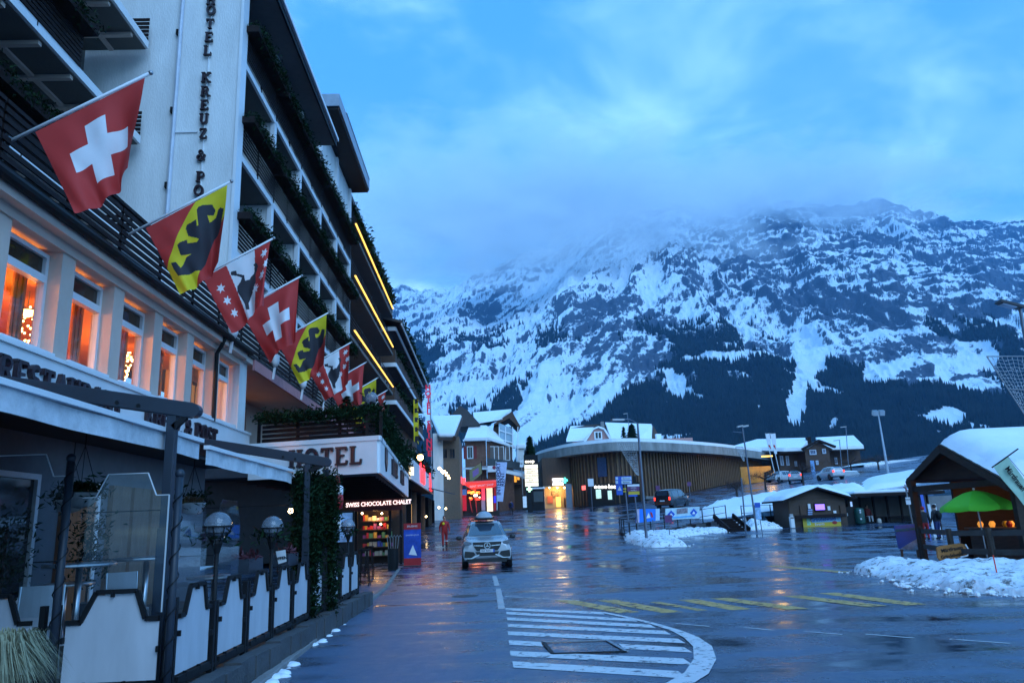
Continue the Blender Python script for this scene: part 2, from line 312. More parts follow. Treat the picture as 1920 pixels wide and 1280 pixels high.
def markings():
    r = tag(thing('hatched_marking', 'white hatched traffic island with curved border painted on the wet road', 'road marking', (1.5, 12, 0)), kind='structure')
    st = [((.30, 15.89), (2.05, 14.50)), ((.30, 15.2), (2.42, 13.33)), ((.29, 14.3), (2.54, 12.5)), ((.28, 13.38), (2.60, 11.75)), ((.26, 12.45), (2.60, 10.93)), ((.25, 11.5), (.70, 11.2)), ((1.73, 10.72), (2.5, 10.2)), ((.24, 10.55), (2.29, 9.4)), ((.25, 9.75), (2.04, 8.66))]
    for i, (a, b) in enumerate(st):
        w = .42; sheet('stripe', [(a[0], a[1] - w / 2), (b[0], b[1] - w / 2), (b[0], b[1] + w / 2), (a[0], a[1] + w / 2)], M_PAINTW, r)
    arc = [(2.05, 14.62), (2.36, 13.7), (2.62, 12.72), (2.76, 11.9), (2.80, 11.2), (2.74, 10.4), (2.52, 9.5), (2.2, 8.7), (1.88, 8.2), (1.5, 7.75)]
    wd = [.05, .05, .055, .07, .1, .12, .13, .13, .13, .13]
    mb = MB(); L_ = []; R_ = []
    for i, p in enumerate(arc):
        q0 = Vector(arc[max(i - 1, 0)]); q1 = Vector(arc[min(i + 1, len(arc) - 1)]); d = (q1 - q0).normalized(); n = Vector((-d.y, d.x))
        L_.append(Vector(p) + n * wd[i]); R_.append(Vector(p) - n * wd[i])
    for i in range(len(arc) - 1): mb.quad(*[(p.x, p.y, gz(p.x, p.y) + .0085) for p in (L_[i], R_[i], R_[i + 1], L_[i + 1])])
    mb.build('border_curve', M_PAINTW, r)
    y = tag(thing('crossing_marking', 'row of worn yellow crossing bars beyond the white hatching', 'road marking', (4.5, 15, 0)), kind='structure')
    for a, b in (((1.58, 17.16), (2.52, 14.42)), ((2.46, 16.77), (3.25, 14.13)), ((3.32, 16.02), (3.82, 14.23)), ((4.04, 16.18), (4.49, 14.11)), ((4.7, 16.19), (5.4, 13.84)), ((6.15, 16.03), (6.76, 13.76)), ((7.01, 16.28), (7.46, 13.71))):
        w = .2 if a[0] != 3.32 else .1; sheet('bar', [(a[0] - w, a[1]), (b[0] - w, b[1]), (b[0] + w, b[1]), (a[0] + w, a[1])], M_PAINTY, y)
    z = tag(thing('crossing_marking', 'lone long yellow line on the wet square beside the snow heap', 'road marking', (9.4, 23, 0)), kind='structure')
    sheet('bar', [(8.95, 25.3), (9.6, 21.45), (10.0, 21.45), (9.35, 25.3)], M_PAINTY, z)
    z = tag(thing('crossing_marking', 'pale bars of the far crossing where the street bends', 'road marking', (1, 50, 0)), kind='structure')
    for px0, px1, py in ((938, 960, 993), (970, 990, 993), (1000, 1016, 993), (1018, 1040, 993.5), (1047, 1062, 993.5)):
        a = on_g(px0, py + 1.6); b = on_g(px1, py + 1.6); c = on_g(px1, py - 1.6); d = on_g(px0, py - 1.6); mb = MB(); mb.quad(*[p + Vector((0, 0, .02)) for p in (a, b, c, d)]); mb.build('bar', M_PAINTY, z)
    l = tag(thing('lane_marking', 'thin broken white lane line crossing the road in front', 'road marking', (4, 11, 0)), kind='structure')
    for a, b in (((2.95, 12.7), (3.35, 12.2)), ((3.75, 12.0), (4.1, 11.5)), ((4.45, 11.3), (4.8, 10.85)), ((5.1, 10.8), (5.5, 10.3)), ((5.85, 10.1), (6.3, 9.6)), ((6.6, 9.5), (7.1, 9.0))):
        d = Vector((b[0] - a[0], b[1] - a[1])).normalized(); n = Vector((-d.y, d.x)) * .022
        sheet('dash', [(a[0] - n.x, a[1] - n.y), (b[0] - n.x, b[1] - n.y), (b[0] + n.x, b[1] + n.y), (a[0] + n.x, a[1] + n.y)], M_PAINTW, l)
    sheet('edge_line', [(.35, 18.6), (1.9, 16.9), (1.9, 16.98), (.35, 18.72)], M_PAINTW, l)
    # manholes and the drain frame let into the hatching
    h = thing('manhole_cover', 'round iron manhole cover in the dry strip beside the road', 'manhole', on_g(872, 1117)); MB().lathe([(.33, 0), (.33, .006), (.30, .009), (.001, .009)], h.location, 24).build('lid', mat('iron', (.04, .04, .042), .5, .6, bump=.4, bscale=30), h)
    h = thing('drain_cover', 'rectangular iron drain cover set inside the white hatched island', 'drain', (1.2, 11.1, 0))
    a, b, c, d = (.73, 11.35), (1.62, 11.25), (1.72, 10.25), (.78, 10.35)
    for p, q in ((a, b), (b, c), (c, d), (d, a)): MB().beam((p[0], p[1], gz(*p) + .012), (q[0], q[1], gz(*q) + .012), .05, .012).build('frame_bar', M_STEEL if p in (a, b) else M_BLACK, h)
    # bitumen seams and cracks
    M_SEAM = mat('bitumen_seam', (.012, .013, .016), .35, var=.3)
    for i, (nm, pts) in enumerate((('bitumen seam crossing the road behind the yellow bars', [(.5, 19.5), (2.6, 18.8), (5.2, 19.4), (8.5, 18.7)]),)):
        r_ = random.Random(i); P = []
        for a, b in zip(pts, pts[1:]): P += [Vector((a[0] + (b[0] - a[0]) * k / 6 + r_.gauss(0, .03), a[1] + (b[1] - a[1]) * k / 6 + r_.gauss(0, .03), 0)) for k in range(6)]
        mb = MB()
        for a, b in zip(P, P[1:]): d = (b - a).normalized(); n = Vector((-d.y, d.x, 0)) * r_.uniform(.004, .012); mb.quad(*[(q.x, q.y, gz(q.x, q.y) + .0035) for q in (a - n, b - n, b + n, a + n)])
        tag(mb.build('road_seam', M_SEAM), nm, 'road seam', kind='structure')
    # kerb stones along the drier strip and beside the terrace
    k = tag(thing('kerb', 'row of low grey kerb stones between dry strip and wet road', 'kerb', (.22, 20, 0)), kind='structure')
    yy = 16.0; i = 0
    while yy < 29.5:
        ln = 1.0; x0 = .22 - .012 * max(0, yy - 20); MB().box(x0 - .07, x0 + .07, yy + .01, yy + ln - .01, -.05, .035 + .01 * math.sin(i)).build('stone', mat('kerb_granite', (.42, .43, .44), .6, var=.2, scale=3), k, bevel=.008); yy += ln; i += 1
    kp = [(-2.45, 4.0), (-2.5, 7.0), (-2.62, 9.5), (-2.75, 13.0), (-2.84, 16.5), (-2.86, 19.5), (-2.96, 22.5), (-3.25, 26.5), (-3.75, 33.0)]
    k = tag(thing('kerb', 'curved line of kerb stones at the foot of the hotel terrace', 'kerb', (-2.7, 14, 0)), kind='structure')
    for (xa, ya), (xb, yb) in zip(kp, kp[1:]):
        n = max(1, round((yb - ya) / 1.0))
        for t in range(n):
            p = (xa + (xb - xa) * t / n, ya + (yb - ya) * t / n + .01, .02); q = (xa + (xb - xa) * (t + 1) / n, ya + (yb - ya) * (t + 1) / n - .01, .02); MB().beam(p, q, .12, .12).build('stone', M_CONC, k, bevel=.01)
markings()
# ---------------------------------------------------------------- numpy noise
def _h(ix, iy, seed):
    n = (ix.astype(np.int64) * 374761393 + iy.astype(np.int64) * 668265263 + seed * 1442695041) & 0x7fffffff
    n = (n ^ (n >> 13)) * 1274126177 & 0x7fffffff; return ((n ^ (n >> 16)) & 0xffff) / 65535.0
def vnoise(x, y, seed=0):
    ix = np.floor(x); iy = np.floor(y); fx = x - ix; fy = y - iy; fx = fx * fx * fx * (fx * (fx * 6 - 15) + 10); fy = fy * fy * fy * (fy * (fy * 6 - 15) + 10)
    ix = ix.astype(np.int64); iy = iy.astype(np.int64)
    a = _h(ix, iy, seed); b = _h(ix + 1, iy, seed); c = _h(ix, iy + 1, seed); d = _h(ix + 1, iy + 1, seed)
    return (a + (b - a) * fx) * (1 - fy) + (c + (d - c) * fx) * fy
def fbm(x, y, o=5, seed=0, g=0.5):
    s = 0; a = 1; t = 0
    for i in range(o): s = s + a * vnoise(x * 2 ** i + 17.3 * i, y * 2 ** i - 9.1 * i, seed + i); t += a; a *= g
    return s / t
def ridged(x, y, o=5, seed=0, g=0.5):
    s = 0; a = 1; t = 0
    for i in range(o): s = s + a * (1 - np.abs(2 * vnoise(x * 2 ** i + 5.7 * i, y * 2 ** i + 3.1 * i, seed + i) - 1)); t += a; a *= g
    return s / t
def sstep(a, b, x): t = np.clip((x - a) / (b - a), 0, 1); return t * t * (3 - 2 * t)
RIDGE_A = [-.4, -.11, -.01, .1, .2, .29, .40, .48, .6, .71, .9, 1.2]; RIDGE_E = [.25, .305, .335, .365, .41, .432, .435, .43, .424, .408, .36, .32]
FOR_A = [-.4, -.02, .03, .06, .13, .20, .27, .36, .40, .46, .49, .56, .59, .66, .71, .9]; FOR_E = [.02, .03, .065, .09, .13, .168, .19, .212, .212, .212, .208, .185, .168, .15, .14, .14]
def mountain():
    NA, NY = 1150, 540
    a = np.linspace(-.28, .98, NA); Ys = 420 * (3900 / 420) ** np.linspace(0, 1, NY); A, Y = np.meshgrid(a, Ys); X = A * Y
    ridge = np.interp(A, RIDGE_A, RIDGE_E)
    yt = np.array([420, 560, 900, 1300, 1700, 2200, 2800, 3500, 3900]); et = np.array([-.01, .03, .22, .44, .60, .76, .89, 1.0, .955])
    e = np.interp(np.log(Y), np.log(yt), et) * ridge; z = e * Y
    # couloirs that run down the face, buttresses between them, strata that cut across
    wx = X + 160 * (fbm(X / 500, Y / 500, 3, 3) - .5) - .25 * (Y - 2000)
    amp = sstep(700, 1700, Y)
    gul = ridged(wx / 420, Y / 2600, 4, 21); z += amp * 190 * (gul - .55)
    z += amp * 80 * (ridged(wx / 95 + 9, Y / 420, 5, 31) - .55)
    z += (.12 + .88 * amp) * 26 * (ridged(X / 34, Y / 52, 4, 41) - .5)
    z += (.2 + amp) * 10 * (fbm(X / 16, Y / 20, 3, 51) - .5)
    st = z - .10 * X + 30 * fbm(X / 300, Y / 300, 3, 61)
    per = 62.0; fr = (st / per) - np.floor(st / per); z += amp * (sstep(.15, .75, fr) - fr) * per * .28 * (.35 + fbm(X / 240, Y / 240, 2, 71))
    per2 = 19.0; fr2 = (st / per2 + .4 * fbm(X / 90, Y / 90, 2, 73)) % 1.0; z += amp * (sstep(.2, .7, fr2) - fr2) * per2 * .28
    E = z / Y
    dzdy = np.gradient(z, axis=0) / np.gradient(Y, axis=0); dzdx = np.gradient(z, axis=1) / np.maximum(np.gradient(X, axis=1), .1)
    slope = np.sqrt(dzdx ** 2 + dzdy ** 2)
    n1 = fbm(X / 44, Y / 60, 5, 81, .6); n2 = fbm(wx / 13, Y / 120 + wx / 90, 4, 85, .6); n3 = fbm(X / 420, Y / 500, 3, 87)
    ww = X + 60 * (fbm(X / 160, z / 160, 3, 111) - .5)
    dg = fbm((ww - z * .95) / 13, (ww + z) / 300, 4, 113, .6); dg2 = ridged((ww - z * .8) / 75, (ww + z) / 700, 3, 117); bd = fbm((z - .13 * X + 40 * (fbm(X / 120, z / 120, 3, 119) - .5)) / 15, X / 330, 4, 121, .55)
    wr = .8 * sstep(.3, .56, A + 1.1 * (E - .25)); str_ = (dg * .65 + dg2 * .35 - .52) * (1 - wr) + (bd - .5) * wr * 1.15 + .5 * (dg - .5) * wr
    crag = fbm(X / 120, z / 90, 4, 125)
    snow = 1.62 - slope * .62 + 1.1 * (n1 - .5) + 1.0 * (n2 - .5) + 3.4 * str_ + 1.5 * (crag - .5) + .9 * (n3 - .5) - .28 * sstep(.27, .36, E) * sstep(.25, .5, A) - .1 * sstep(.1, .2, A) + .16 * sstep(.12, -.05, A)
    bound = np.interp(A, FOR_A, FOR_E) + .05 * (fbm(X / 170, Y / 170, 4, 91) - .5)
    forest = sstep(.004, -.004, E - bound)
    up = fbm(wx / 150, Y / 330, 4, 95); forest = np.maximum(forest, sstep(.575, .64, up) * sstep(.275, .23, E) * .8)         # trees climbing the ribs
    hole = fbm(X / 60, Y / 95, 4, 97); forest *= 1 - sstep(.64, .69, hole) * .9
    def patch(a0, e0, ra, re, rot=0, w=.35):
        da = A - a0; de = E - e0; c, s = math.cos(rot), math.sin(rot); q = np.sqrt(((da * c + de * s) / ra) ** 2 + ((-da * s + de * c) / re) ** 2) + w * (fbm(X / 40, Y / 55, 3, 99) - .5) * 2
        return sstep(1.08, .92, q)
    P = patch(.332, .213, .05, .0075, .04, .5) + patch(.45, .205, .026, .04, -.2, .8) + patch(.425, .15, .016, .03, -.25, .8) + patch(.258, .175, .022, .014, -.3, 1.0) + patch(.275, .163, .02, .004, -.25, .6) + patch(.10, .143, .075, .010, .42, .5) + patch(.47, .118, .006, .012, -.5, .9) + patch(.04, .10, .03, .008, .3, .8) + patch(.62, .115, .03, .018, .1, 1.1) + patch(.46, .07, .016, .018, .2, .9) + patch(.555, .185, .035, .016, .3, 1.1) + patch(.66, .19, .05, .02, .2, 1.2)
    P = np.clip(P, 0, 1); forest *= 1 - P; snow = snow + 1.2 * P
    nv = np.stack([X, Y, z], -1).reshape(-1, 3)
    idx = np.arange(NA * NY).reshape(NY, NA); F = np.stack([idx[:-1, :-1], idx[:-1, 1:], idx[1:, 1:], idx[1:, :-1]], -1).reshape(-1, 4)
    me = bpy.data.meshes.new('mountain'); me.vertices.add(len(nv)); me.vertices.foreach_set('co', nv.ravel().astype(np.float32))
    me.loops.add(F.size); me.loops.foreach_set('vertex_index', F.ravel().astype(np.int32)); me.polygons.add(len(F)); me.polygons.foreach_set('loop_start', np.arange(0, F.size, 4, dtype=np.int32)); me.polygons.foreach_set('loop_total', np.full(len(F), 4, np.int32))
    at1 = me.attributes.new('snow', 'FLOAT', 'POINT'); at1.data.foreach_set('value', snow.ravel().astype(np.float32))
    at2 = me.attributes.new('wood', 'FLOAT', 'POINT'); at2.data.foreach_set('value', forest.ravel().astype(np.float32))
    me.update(); me.validate(); me.shade_smooth()
    m = bpy.data.materials.new('snowy_rock'); m.use_nodes = True; nt = m.node_tree; N = nt.nodes; L = nt.links; b = N['Principled BSDF']; b.inputs['Roughness'].default_value = .8; b.inputs['Specular IOR Level'].default_value = .2
    s1 = N.new('ShaderNodeAttribute'); s1.attribute_name = 'snow'; s2 = N.new('ShaderNodeAttribute'); s2.attribute_name = 'wood'
    geo = N.new('ShaderNodeNewGeometry'); mp = N.new('ShaderNodeMapping'); mp.inputs['Scale'].default_value = (.24, .11, .24); mp.inputs['Rotation'].default_value = (0, .5, .2); L.new(geo.outputs['Position'], mp.inputs[0])
    nz = N.new('ShaderNodeTexNoise'); nz.inputs['Scale'].default_value = 1; nz.inputs['Detail'].default_value = 6; nz.inputs['Roughness'].default_value = .65; L.new(mp.outputs[0], nz.inputs['Vector'])
    def mth(op, p, q):
        n = N.new('ShaderNodeMath'); n.operation = op
        for i, k in enumerate((p, q)):
            if isinstance(k, (int, float)): n.inputs[i].default_value = k
            else: L.new(k, n.inputs[i])
        return n.outputs[0]
    sn = mth('ADD', s1.outputs['Fac'], mth('MULTIPLY', mth('SUBTRACT', nz.outputs[0], .5), 1.7))
    r = N.new('ShaderNodeMapRange'); r.inputs[1].default_value = .62; r.inputs[2].default_value = 1.02; L.new(sn, r.inputs[0])
    rock = N.new('ShaderNodeMix'); rock.data_type = 'RGBA'; rock.inputs[6].default_value = (.028, .04, .062, 1); rock.inputs[7].default_value = (.1, .13, .18, 1); L.new(nz.outputs[0], rock.inputs[0])
    c1 = N.new('ShaderNodeMix'); c1.data_type = 'RGBA'; L.new(r.outputs[0], c1.inputs[0]); L.new(rock.outputs[2], c1.inputs[6]); c1.inputs[7].default_value = (.8, .86, .92, 1)
    c2 = N.new('ShaderNodeMix'); c2.data_type = 'RGBA'; wd = N.new('ShaderNodeMapRange'); wd.inputs[1].default_value = .4; wd.inputs[2].default_value = .7
    L.new(mth('ADD', s2.outputs['Fac'], mth('MULTIPLY', mth('SUBTRACT', nz.outputs[0], .5), .8)), wd.inputs[0]); L.new(wd.outputs[0], c2.inputs[0]); L.new(c1.outputs[2], c2.inputs[6]); c2.inputs[7].default_value = (.006, .01, .01, 1)
    L.new(c2.outputs[2], b.inputs['Base Color']); bp = N.new('ShaderNodeBump'); bp.inputs['Strength'].default_value = .6; bp.inputs['Distance'].default_value = 6; L.new(nz.outputs[0], bp.inputs['Height']); L.new(bp.outputs[0], b.inputs['Normal'])
    me.materials.append(m); o = bpy.data.objects.new('mountain', me); link(o); tag(o, 'steep rock mountain face streaked with snow behind the village', 'mountain', kind='structure')
    # ---- spruce forest on the slope: many small cones, nobody could count them
    wgt = forest * np.gradient(X, axis=1) * np.gradient(Y, axis=0) * (z > 8); wgt = np.clip(wgt, 0, None); p = (wgt * (1 / (Y / 1200) ** .6)).ravel(); p /= p.sum()
    NT = 60000; pick = RNG.choice(len(p), NT, p=p); iy, ia = np.divmod(pick, NA); jx = RNG.uniform(-.5, .5, NT); jy = RNG.uniform(-.5, .5, NT)
    dx = np.gradient(X, axis=1).ravel()[pick]; dy = np.gradient(Y, axis=0).ravel()[pick]
    tx = X.ravel()[pick] + jx * dx; ty = Y.ravel()[pick] + jy * dy; tz = z.ravel()[pick] + jy * dy * np.clip(dzdy.ravel()[pick], -1, 1) - 1
    hh = RNG.uniform(8, 16, NT) * (.8 + .5 * RNG.random(NT)); rr = hh * RNG.uniform(.15, .21, NT); k = 5; ang = np.arange(k) * 2 * np.pi / k
    ring = np.stack([tx[:, None] + rr[:, None] * np.cos(ang), ty[:, None] + rr[:, None] * np.sin(ang), np.repeat((tz + hh * .05)[:, None], k, 1)], -1); apex = np.stack([tx, ty, tz + hh], -1)[:, None, :]
    V = np.concatenate([ring, apex], 1).reshape(-1, 3); base = np.arange(NT)[:, None] * (k + 1); T = np.concatenate([np.stack([base[:, 0] + i, base[:, 0] + (i + 1) % k, base[:, 0] + k], -1) for i in range(k)], 0)
    fm = bpy.data.meshes.new('forest'); fm.vertices.add(len(V)); fm.vertices.foreach_set('co', V.ravel().astype(np.float32)); fm.loops.add(T.size); fm.loops.foreach_set('vertex_index', T.ravel().astype(np.int32)); fm.polygons.add(len(T)); fm.polygons.foreach_set('loop_start', np.arange(0, T.size, 3, dtype=np.int32)); fm.polygons.foreach_set('loop_total', np.full(len(T), 3, np.int32)); fm.update(); fm.validate()
    fm.materials.append(mat('spruce', (.009, .015, .014), .9, var=.75, scale=.03, spec=.1)); o = bpy.data.objects.new('forest', fm); link(o); tag(o, 'dark spruce forest covering the foot of the mountain', 'forest', kind='stuff')
mountain()
# ---------------------------------------------------------------- cloud and haze
def volume(name, dens, col, noise=None, aniso=0.0):
    m = bpy.data.materials.new(name); m.use_nodes = True; nt = m.node_tree; N = nt.nodes; L = nt.links; N.remove(N['Principled BSDF']); v = N.new('ShaderNodeVolumePrincipled'); v.inputs['Color'].default_value = tuple(col) + (1,); v.inputs['Density'].default_value = dens; v.inputs['Anisotropy'].default_value = aniso
    L.new(v.outputs[0], N['Material Output'].inputs['Volume'])
    if noise:
        tc = N.new('ShaderNodeTexCoord'); n = N.new('ShaderNodeTexNoise'); n.inputs['Scale'].default_value = noise['scale']; n.inputs['Detail'].default_value = 5; n.inputs['Roughness'].default_value = .55
        mp = N.new('ShaderNodeMapping'); mp.inputs['Scale'].default_value = noise['st']; mp.inputs['Location'].default_value = noise.get('off', (0, 0, 0)); L.new(tc.outputs['Object'], mp.inputs[0]); L.new(mp.outputs[0], n.inputs['Vector'])
        ln = N.new('ShaderNodeVectorMath'); ln.operation = 'LENGTH'; L.new(tc.outputs['Object'], ln.inputs[0])
        fo = N.new('ShaderNodeMapRange'); fo.inputs[1].default_value = .25; fo.inputs[2].default_value = 1.0; fo.inputs[3].default_value = 0.0; fo.inputs[4].default_value = .5; L.new(ln.outputs['Value'], fo.inputs[0])
        sb = N.new('ShaderNodeMath'); sb.operation = 'SUBTRACT'; L.new(n.outputs[0], sb.inputs[0]); L.new(fo.outputs[0], sb.inputs[1])
        mr = N.new('ShaderNodeMapRange'); mr.inputs[1].default_value = noise['lo']; mr.inputs[2].default_value = noise['hi']; mr.inputs[3].default_value = 0; mr.inputs[4].default_value = dens; L.new(sb.outputs[0], mr.inputs[0]); L.new(mr.outputs[0], v.inputs['Density'])
    return m
def cloud(name, label, c, r, dens, nz):
    mb = MB(); mb.ball((0, 0, 0), 1.0, 20, 12); o = mb.build(name, volume(name, dens, (1, 1, 1), nz, -.35)); o.location = c; o.scale = r; tag(o, label, 'cloud', kind='stuff'); return o
cloud('cloud', 'pale cloud bank hiding the left shoulder of the mountain', (150, 2300, 1010), (1300, 420, 400), .009, dict(scale=2.4, st=(2.4, 1, 1.6), lo=.2, hi=.5))
cloud('cloud', 'thin cloud veil drifting over the mountain summit', (1250, 2800, 1280), (1300, 420, 260), .006, dict(scale=2.4, st=(2.6, 1, 1.2), lo=.22, hi=.5, off=(3, 1, 2)))
def haze():
    x0, x1, y0, y1, z0, z1 = -2600, 4300, -300, 4300, -4, 1900
    o = MB().box(x0, x1, y0, y1, z0, z1).build('haze', volume('haze_air', .00008, (.2, .58, 1.0))); tag(o, 'thin blue evening haze in the valley air', 'haze', kind='stuff')
haze()
# ================================================================ HELPERS: slab-serif letters, foliage, windows
_arc = lambda cx, cy, rx, ry, a0, a1, n=8: [(cx + rx * math.cos(R(a0 + (a1 - a0) * i / n)), cy + ry * math.sin(R(a0 + (a1 - a0) * i / n))) for i in range(n + 1)]
LET = {   # width, strokes (polyline, thickness), serif feet
 'H': (.82, [([(.17, 0), (.17, 1)], .2), ([(.65, 0), (.65, 1)], .2), ([(.17, .5), (.65, .5)], .12)], [(.17, 0), (.17, 1), (.65, 0), (.65, 1)]),
 'O': (.86, [(_arc(.43, .5, .33, .44, 0, 360, 18), .19)], []),
 'T': (.78, [([(.39, 0), (.39, 1)], .2), ([(.04, .94), (.74, .94)], .12), ([(.08, .94), (.08, .76)], .1), ([(.70, .94), (.70, .76)], .1)], [(.39, 0)]),
 'E': (.74, [([(.17, 0), (.17, 1)], .2), ([(.1, .06), (.68, .06)], .12), ([(.1, .94), (.66, .94)], .12), ([(.17, .52), (.52, .52)], .11), ([(.66, .06), (.68, .25)], .1), ([(.64, .94), (.64, .77)], .1)], [(.17, 0), (.17, 1)]),
 'L': (.70, [([(.17, 0), (.17, 1)], .2), ([(.1, .06), (.66, .06)], .12), ([(.64, .06), (.66, .28)], .1)], [(.17, 0), (.17, 1)]),
 'K': (.84, [([(.17, 0), (.17, 1)], .2), ([(.2, .45), (.66, .95)], .15), ([(.34, .55), (.68, .05)], .19)], [(.17, 0), (.17, 1), (.68, 1), (.7, 0)]),
 'R': (.84, [([(.17, 0), (.17, 1)], .2), ([(.17, .94), (.42, .94)] + _arc(.42, .73, .2, .21, 90, -90, 8) + [(.17, .52)], .13), ([(.42, .5), (.70, .05)], .18)], [(.17, 0), (.17, 1), (.72, 0)]),
 'U': (.82, [([(.17, 1), (.17, .35)] + _arc(.41, .33, .24, .27, 180, 360, 10) + [(.65, 1)], .17)], [(.17, 1), (.65, 1)]),
 'Z': (.74, [([(.08, .94), (.64, .94)], .12), ([(.1, .06), (.66, .06)], .12), ([(.6, .92), (.13, .08)], .17), ([(.1, .94), (.1, .76)], .1), ([(.64, .06), (.66, .25)], .1)], []),
 '&': (.86, [(_arc(.36, .77, .15, .17, -60, 240, 10), .13), ([(.27, .64), (.70, .04)], .15), (_arc(.33, .27, .25, .22, 110, 330, 10) + [(.72, .55)], .15)], []),
 'P': (.76, [([(.17, 0), (.17, 1)], .2), ([(.17, .94), (.42, .94)] + _arc(.42, .7, .22, .24, 90, -90, 8) + [(.17, .46)], .14)], [(.17, 0), (.17, 1)]),
 'S': (.72, [(_arc(.36, .73, .23, .22, 30, 270, 9) + _arc(.36, .28, .25, .23, 90, -150, 9), .15)], []),
 'A': (.86, [([(.12, 0), (.43, 1)], .14), ([(.74, 0), (.43, 1)], .2), ([(.22, .33), (.64, .33)], .1)], [(.12, 0), (.74, 0)]),
 'N': (.86, [([(.17, 0), (.17, 1)], .15), ([(.69, 0), (.69, 1)], .15), ([(.17, .97), (.69, .03)], .19)], [(.17, 0), (.17, 1), (.69, 1)]),
}
def letter_mb(ch, m, size, depth):
    w, strokes, serifs = LET[ch]; mb = MB(); k = 0
    def bar(p, q, t, ext):
        nonlocal k
        p, q = Vector((p[0], p[1], 0)), Vector((q[0], q[1], 0)); d = (q - p).normalized(); p = p - d * ext; q = q + d * ext; n = Vector((-d.y, d.x, 0)) * t / 2
        dz = depth + .0012 * (k % 7); k += 1
        P = [m @ (Vector((v.x * size, v.y * size, z))) for z in (0, dz) for v in (p - n, q - n, q + n, p + n)]
        mb.add(P, [(0, 3, 2, 1), (4, 5, 6, 7), (0, 1, 5, 4), (1, 2, 6, 5), (2, 3, 7, 6), (3, 0, 4, 7)])
    for pts, t in strokes:
        for i in range(len(pts) - 1): bar(pts[i], pts[i + 1], t, .02 if len(pts) > 2 else 0)
    for x, y in serifs:
        yy = .045 if y < .5 else .955; bar((x - .17, yy), (x + .17, yy), .09, 0)
    return mb, w
def serif_word(word, size, origin, right, up, mt, parent, depth=.06, gap=.06, back=None):
    m0 = frame_m(origin, right, up); x = 0; outs = []
    for ch in word:
        if ch == ' ': x += .5 * size; continue
        mb, w = letter_mb(ch, m0 @ Matrix.Translation((x, 0, 0)), size, depth); o = mb.build('letter', mt, parent); o['label'] = 'dark letter %s of the sign' % ch if ch != '&' else 'dark ampersand of the sign'; x += (w + gap) * size
    return x
def leaf_mb(pts, n, spread, size, mb=None, droop=0.0, seed=None):
    """short needle sprays around the segments of a polyline"""
    rnd = random.Random(seed if seed is not None else random.random()); mb = mb or MB(); pts = [Vector(p) for p in pts]
    for _ in range(n):
        i = rnd.randrange(len(pts) - 1); t = rnd.random(); c = pts[i].lerp(pts[i + 1], t)
        o = Vector((rnd.gauss(0, spread[0]), rnd.gauss(0, spread[1]), rnd.gauss(0, spread[2]))); p = c + o
        d = Vector((rnd.uniform(-1, 1), rnd.uniform(-1, 1), rnd.uniform(-.6, 1) - droop)).normalized(); s = size * rnd.uniform(.6, 1.4); e = d.cross(Vector((rnd.random(), rnd.random(), rnd.random()))).normalized() * s * .22
        mb.add([p - e, p + d * s * .5 - e * .6, p + d * s, p + d * s * .5 + e * .9], [(0, 1, 2, 3)])
    return mb
def window_x(parent, X, y0, y1, z0, z1, frame=M_WHITE2, glass=M_GLASSD, t=.06, proud=.06, mull=1, name='window'):
    """a window on a wall that faces +X: frame with panes in it"""
    mb = MB(); w = t
    mb.box(X, X + proud, y0, y0 + w, z0, z1); mb.box(X, X + proud, y1 - w, y1, z0, z1); mb.box(X, X + proud, y0 + w, y1 - w, z0, z0 + w); mb.box(X, X + proud, y0 + w, y1 - w, z1 - w, z1)
    f = mb.build(name, frame, parent)
    n = mull + 1; st = (y1 - y0 - 2 * w) / n
    for i in range(n):
        a = y0 + w + st * i + (.015 if i else 0); b = y0 + w + st * (i + 1) - (.015 if i < n - 1 else 0); box('pane', glass, f, X + .005, X + .02, a, b, z0 + w, z1 - w)
    if mull:
        for i in range(1, n): box('mullion', frame, f, X + .003, X + proud * .8, y0 + w + st * i - .015, y0 + w + st * i + .015, z0 + w, z1 - w)
    return f
def window_y(parent, Y, x0, x1, z0, z1, frame=M_WHITE2, glass=M_GLASSD, t=.06, proud=.06, mull=1, name='window'):
    """a window on a wall that faces the camera side (-Y)"""
    mb = MB(); w = t
    mb.box(x0, x0 + w, Y - proud, Y, z0, z1); mb.box(x1 - w, x1, Y - proud, Y, z0, z1); mb.box(x0 + w, x1 - w, Y - proud, Y, z0, z0 + w); mb.box(x0 + w, x1 - w, Y - proud, Y, z1 - w, z1)
    f = mb.build(name, frame, parent); n = mull + 1; st = (x1 - x0 - 2 * w) / n
    for i in range(n): box('pane', glass, f, x0 + w + st * i + (.015 if i else 0), x0 + w + st * (i + 1) - (.015 if i < n - 1 else 0), Y - .02, Y - .005, z0 + w, z1 - w)
    for i in range(1, n): box('mullion', frame, f, x0 + w + st * i - .015, x0 + w + st * i + .015, Y - proud * .8, Y - .003, z0 + w, z1 - w)
    return f
def lamp(name, loc, energy, col, radius=.15, parent=None):
    ld = bpy.data.lights.new(name, 'POINT'); ld.energy = energy; ld.color = col; ld.shadow_soft_size = radius; o = bpy.data.objects.new(name, ld); COL.objects.link(o); o.location = loc
    return o
WARM = (1.0, .55, .18)
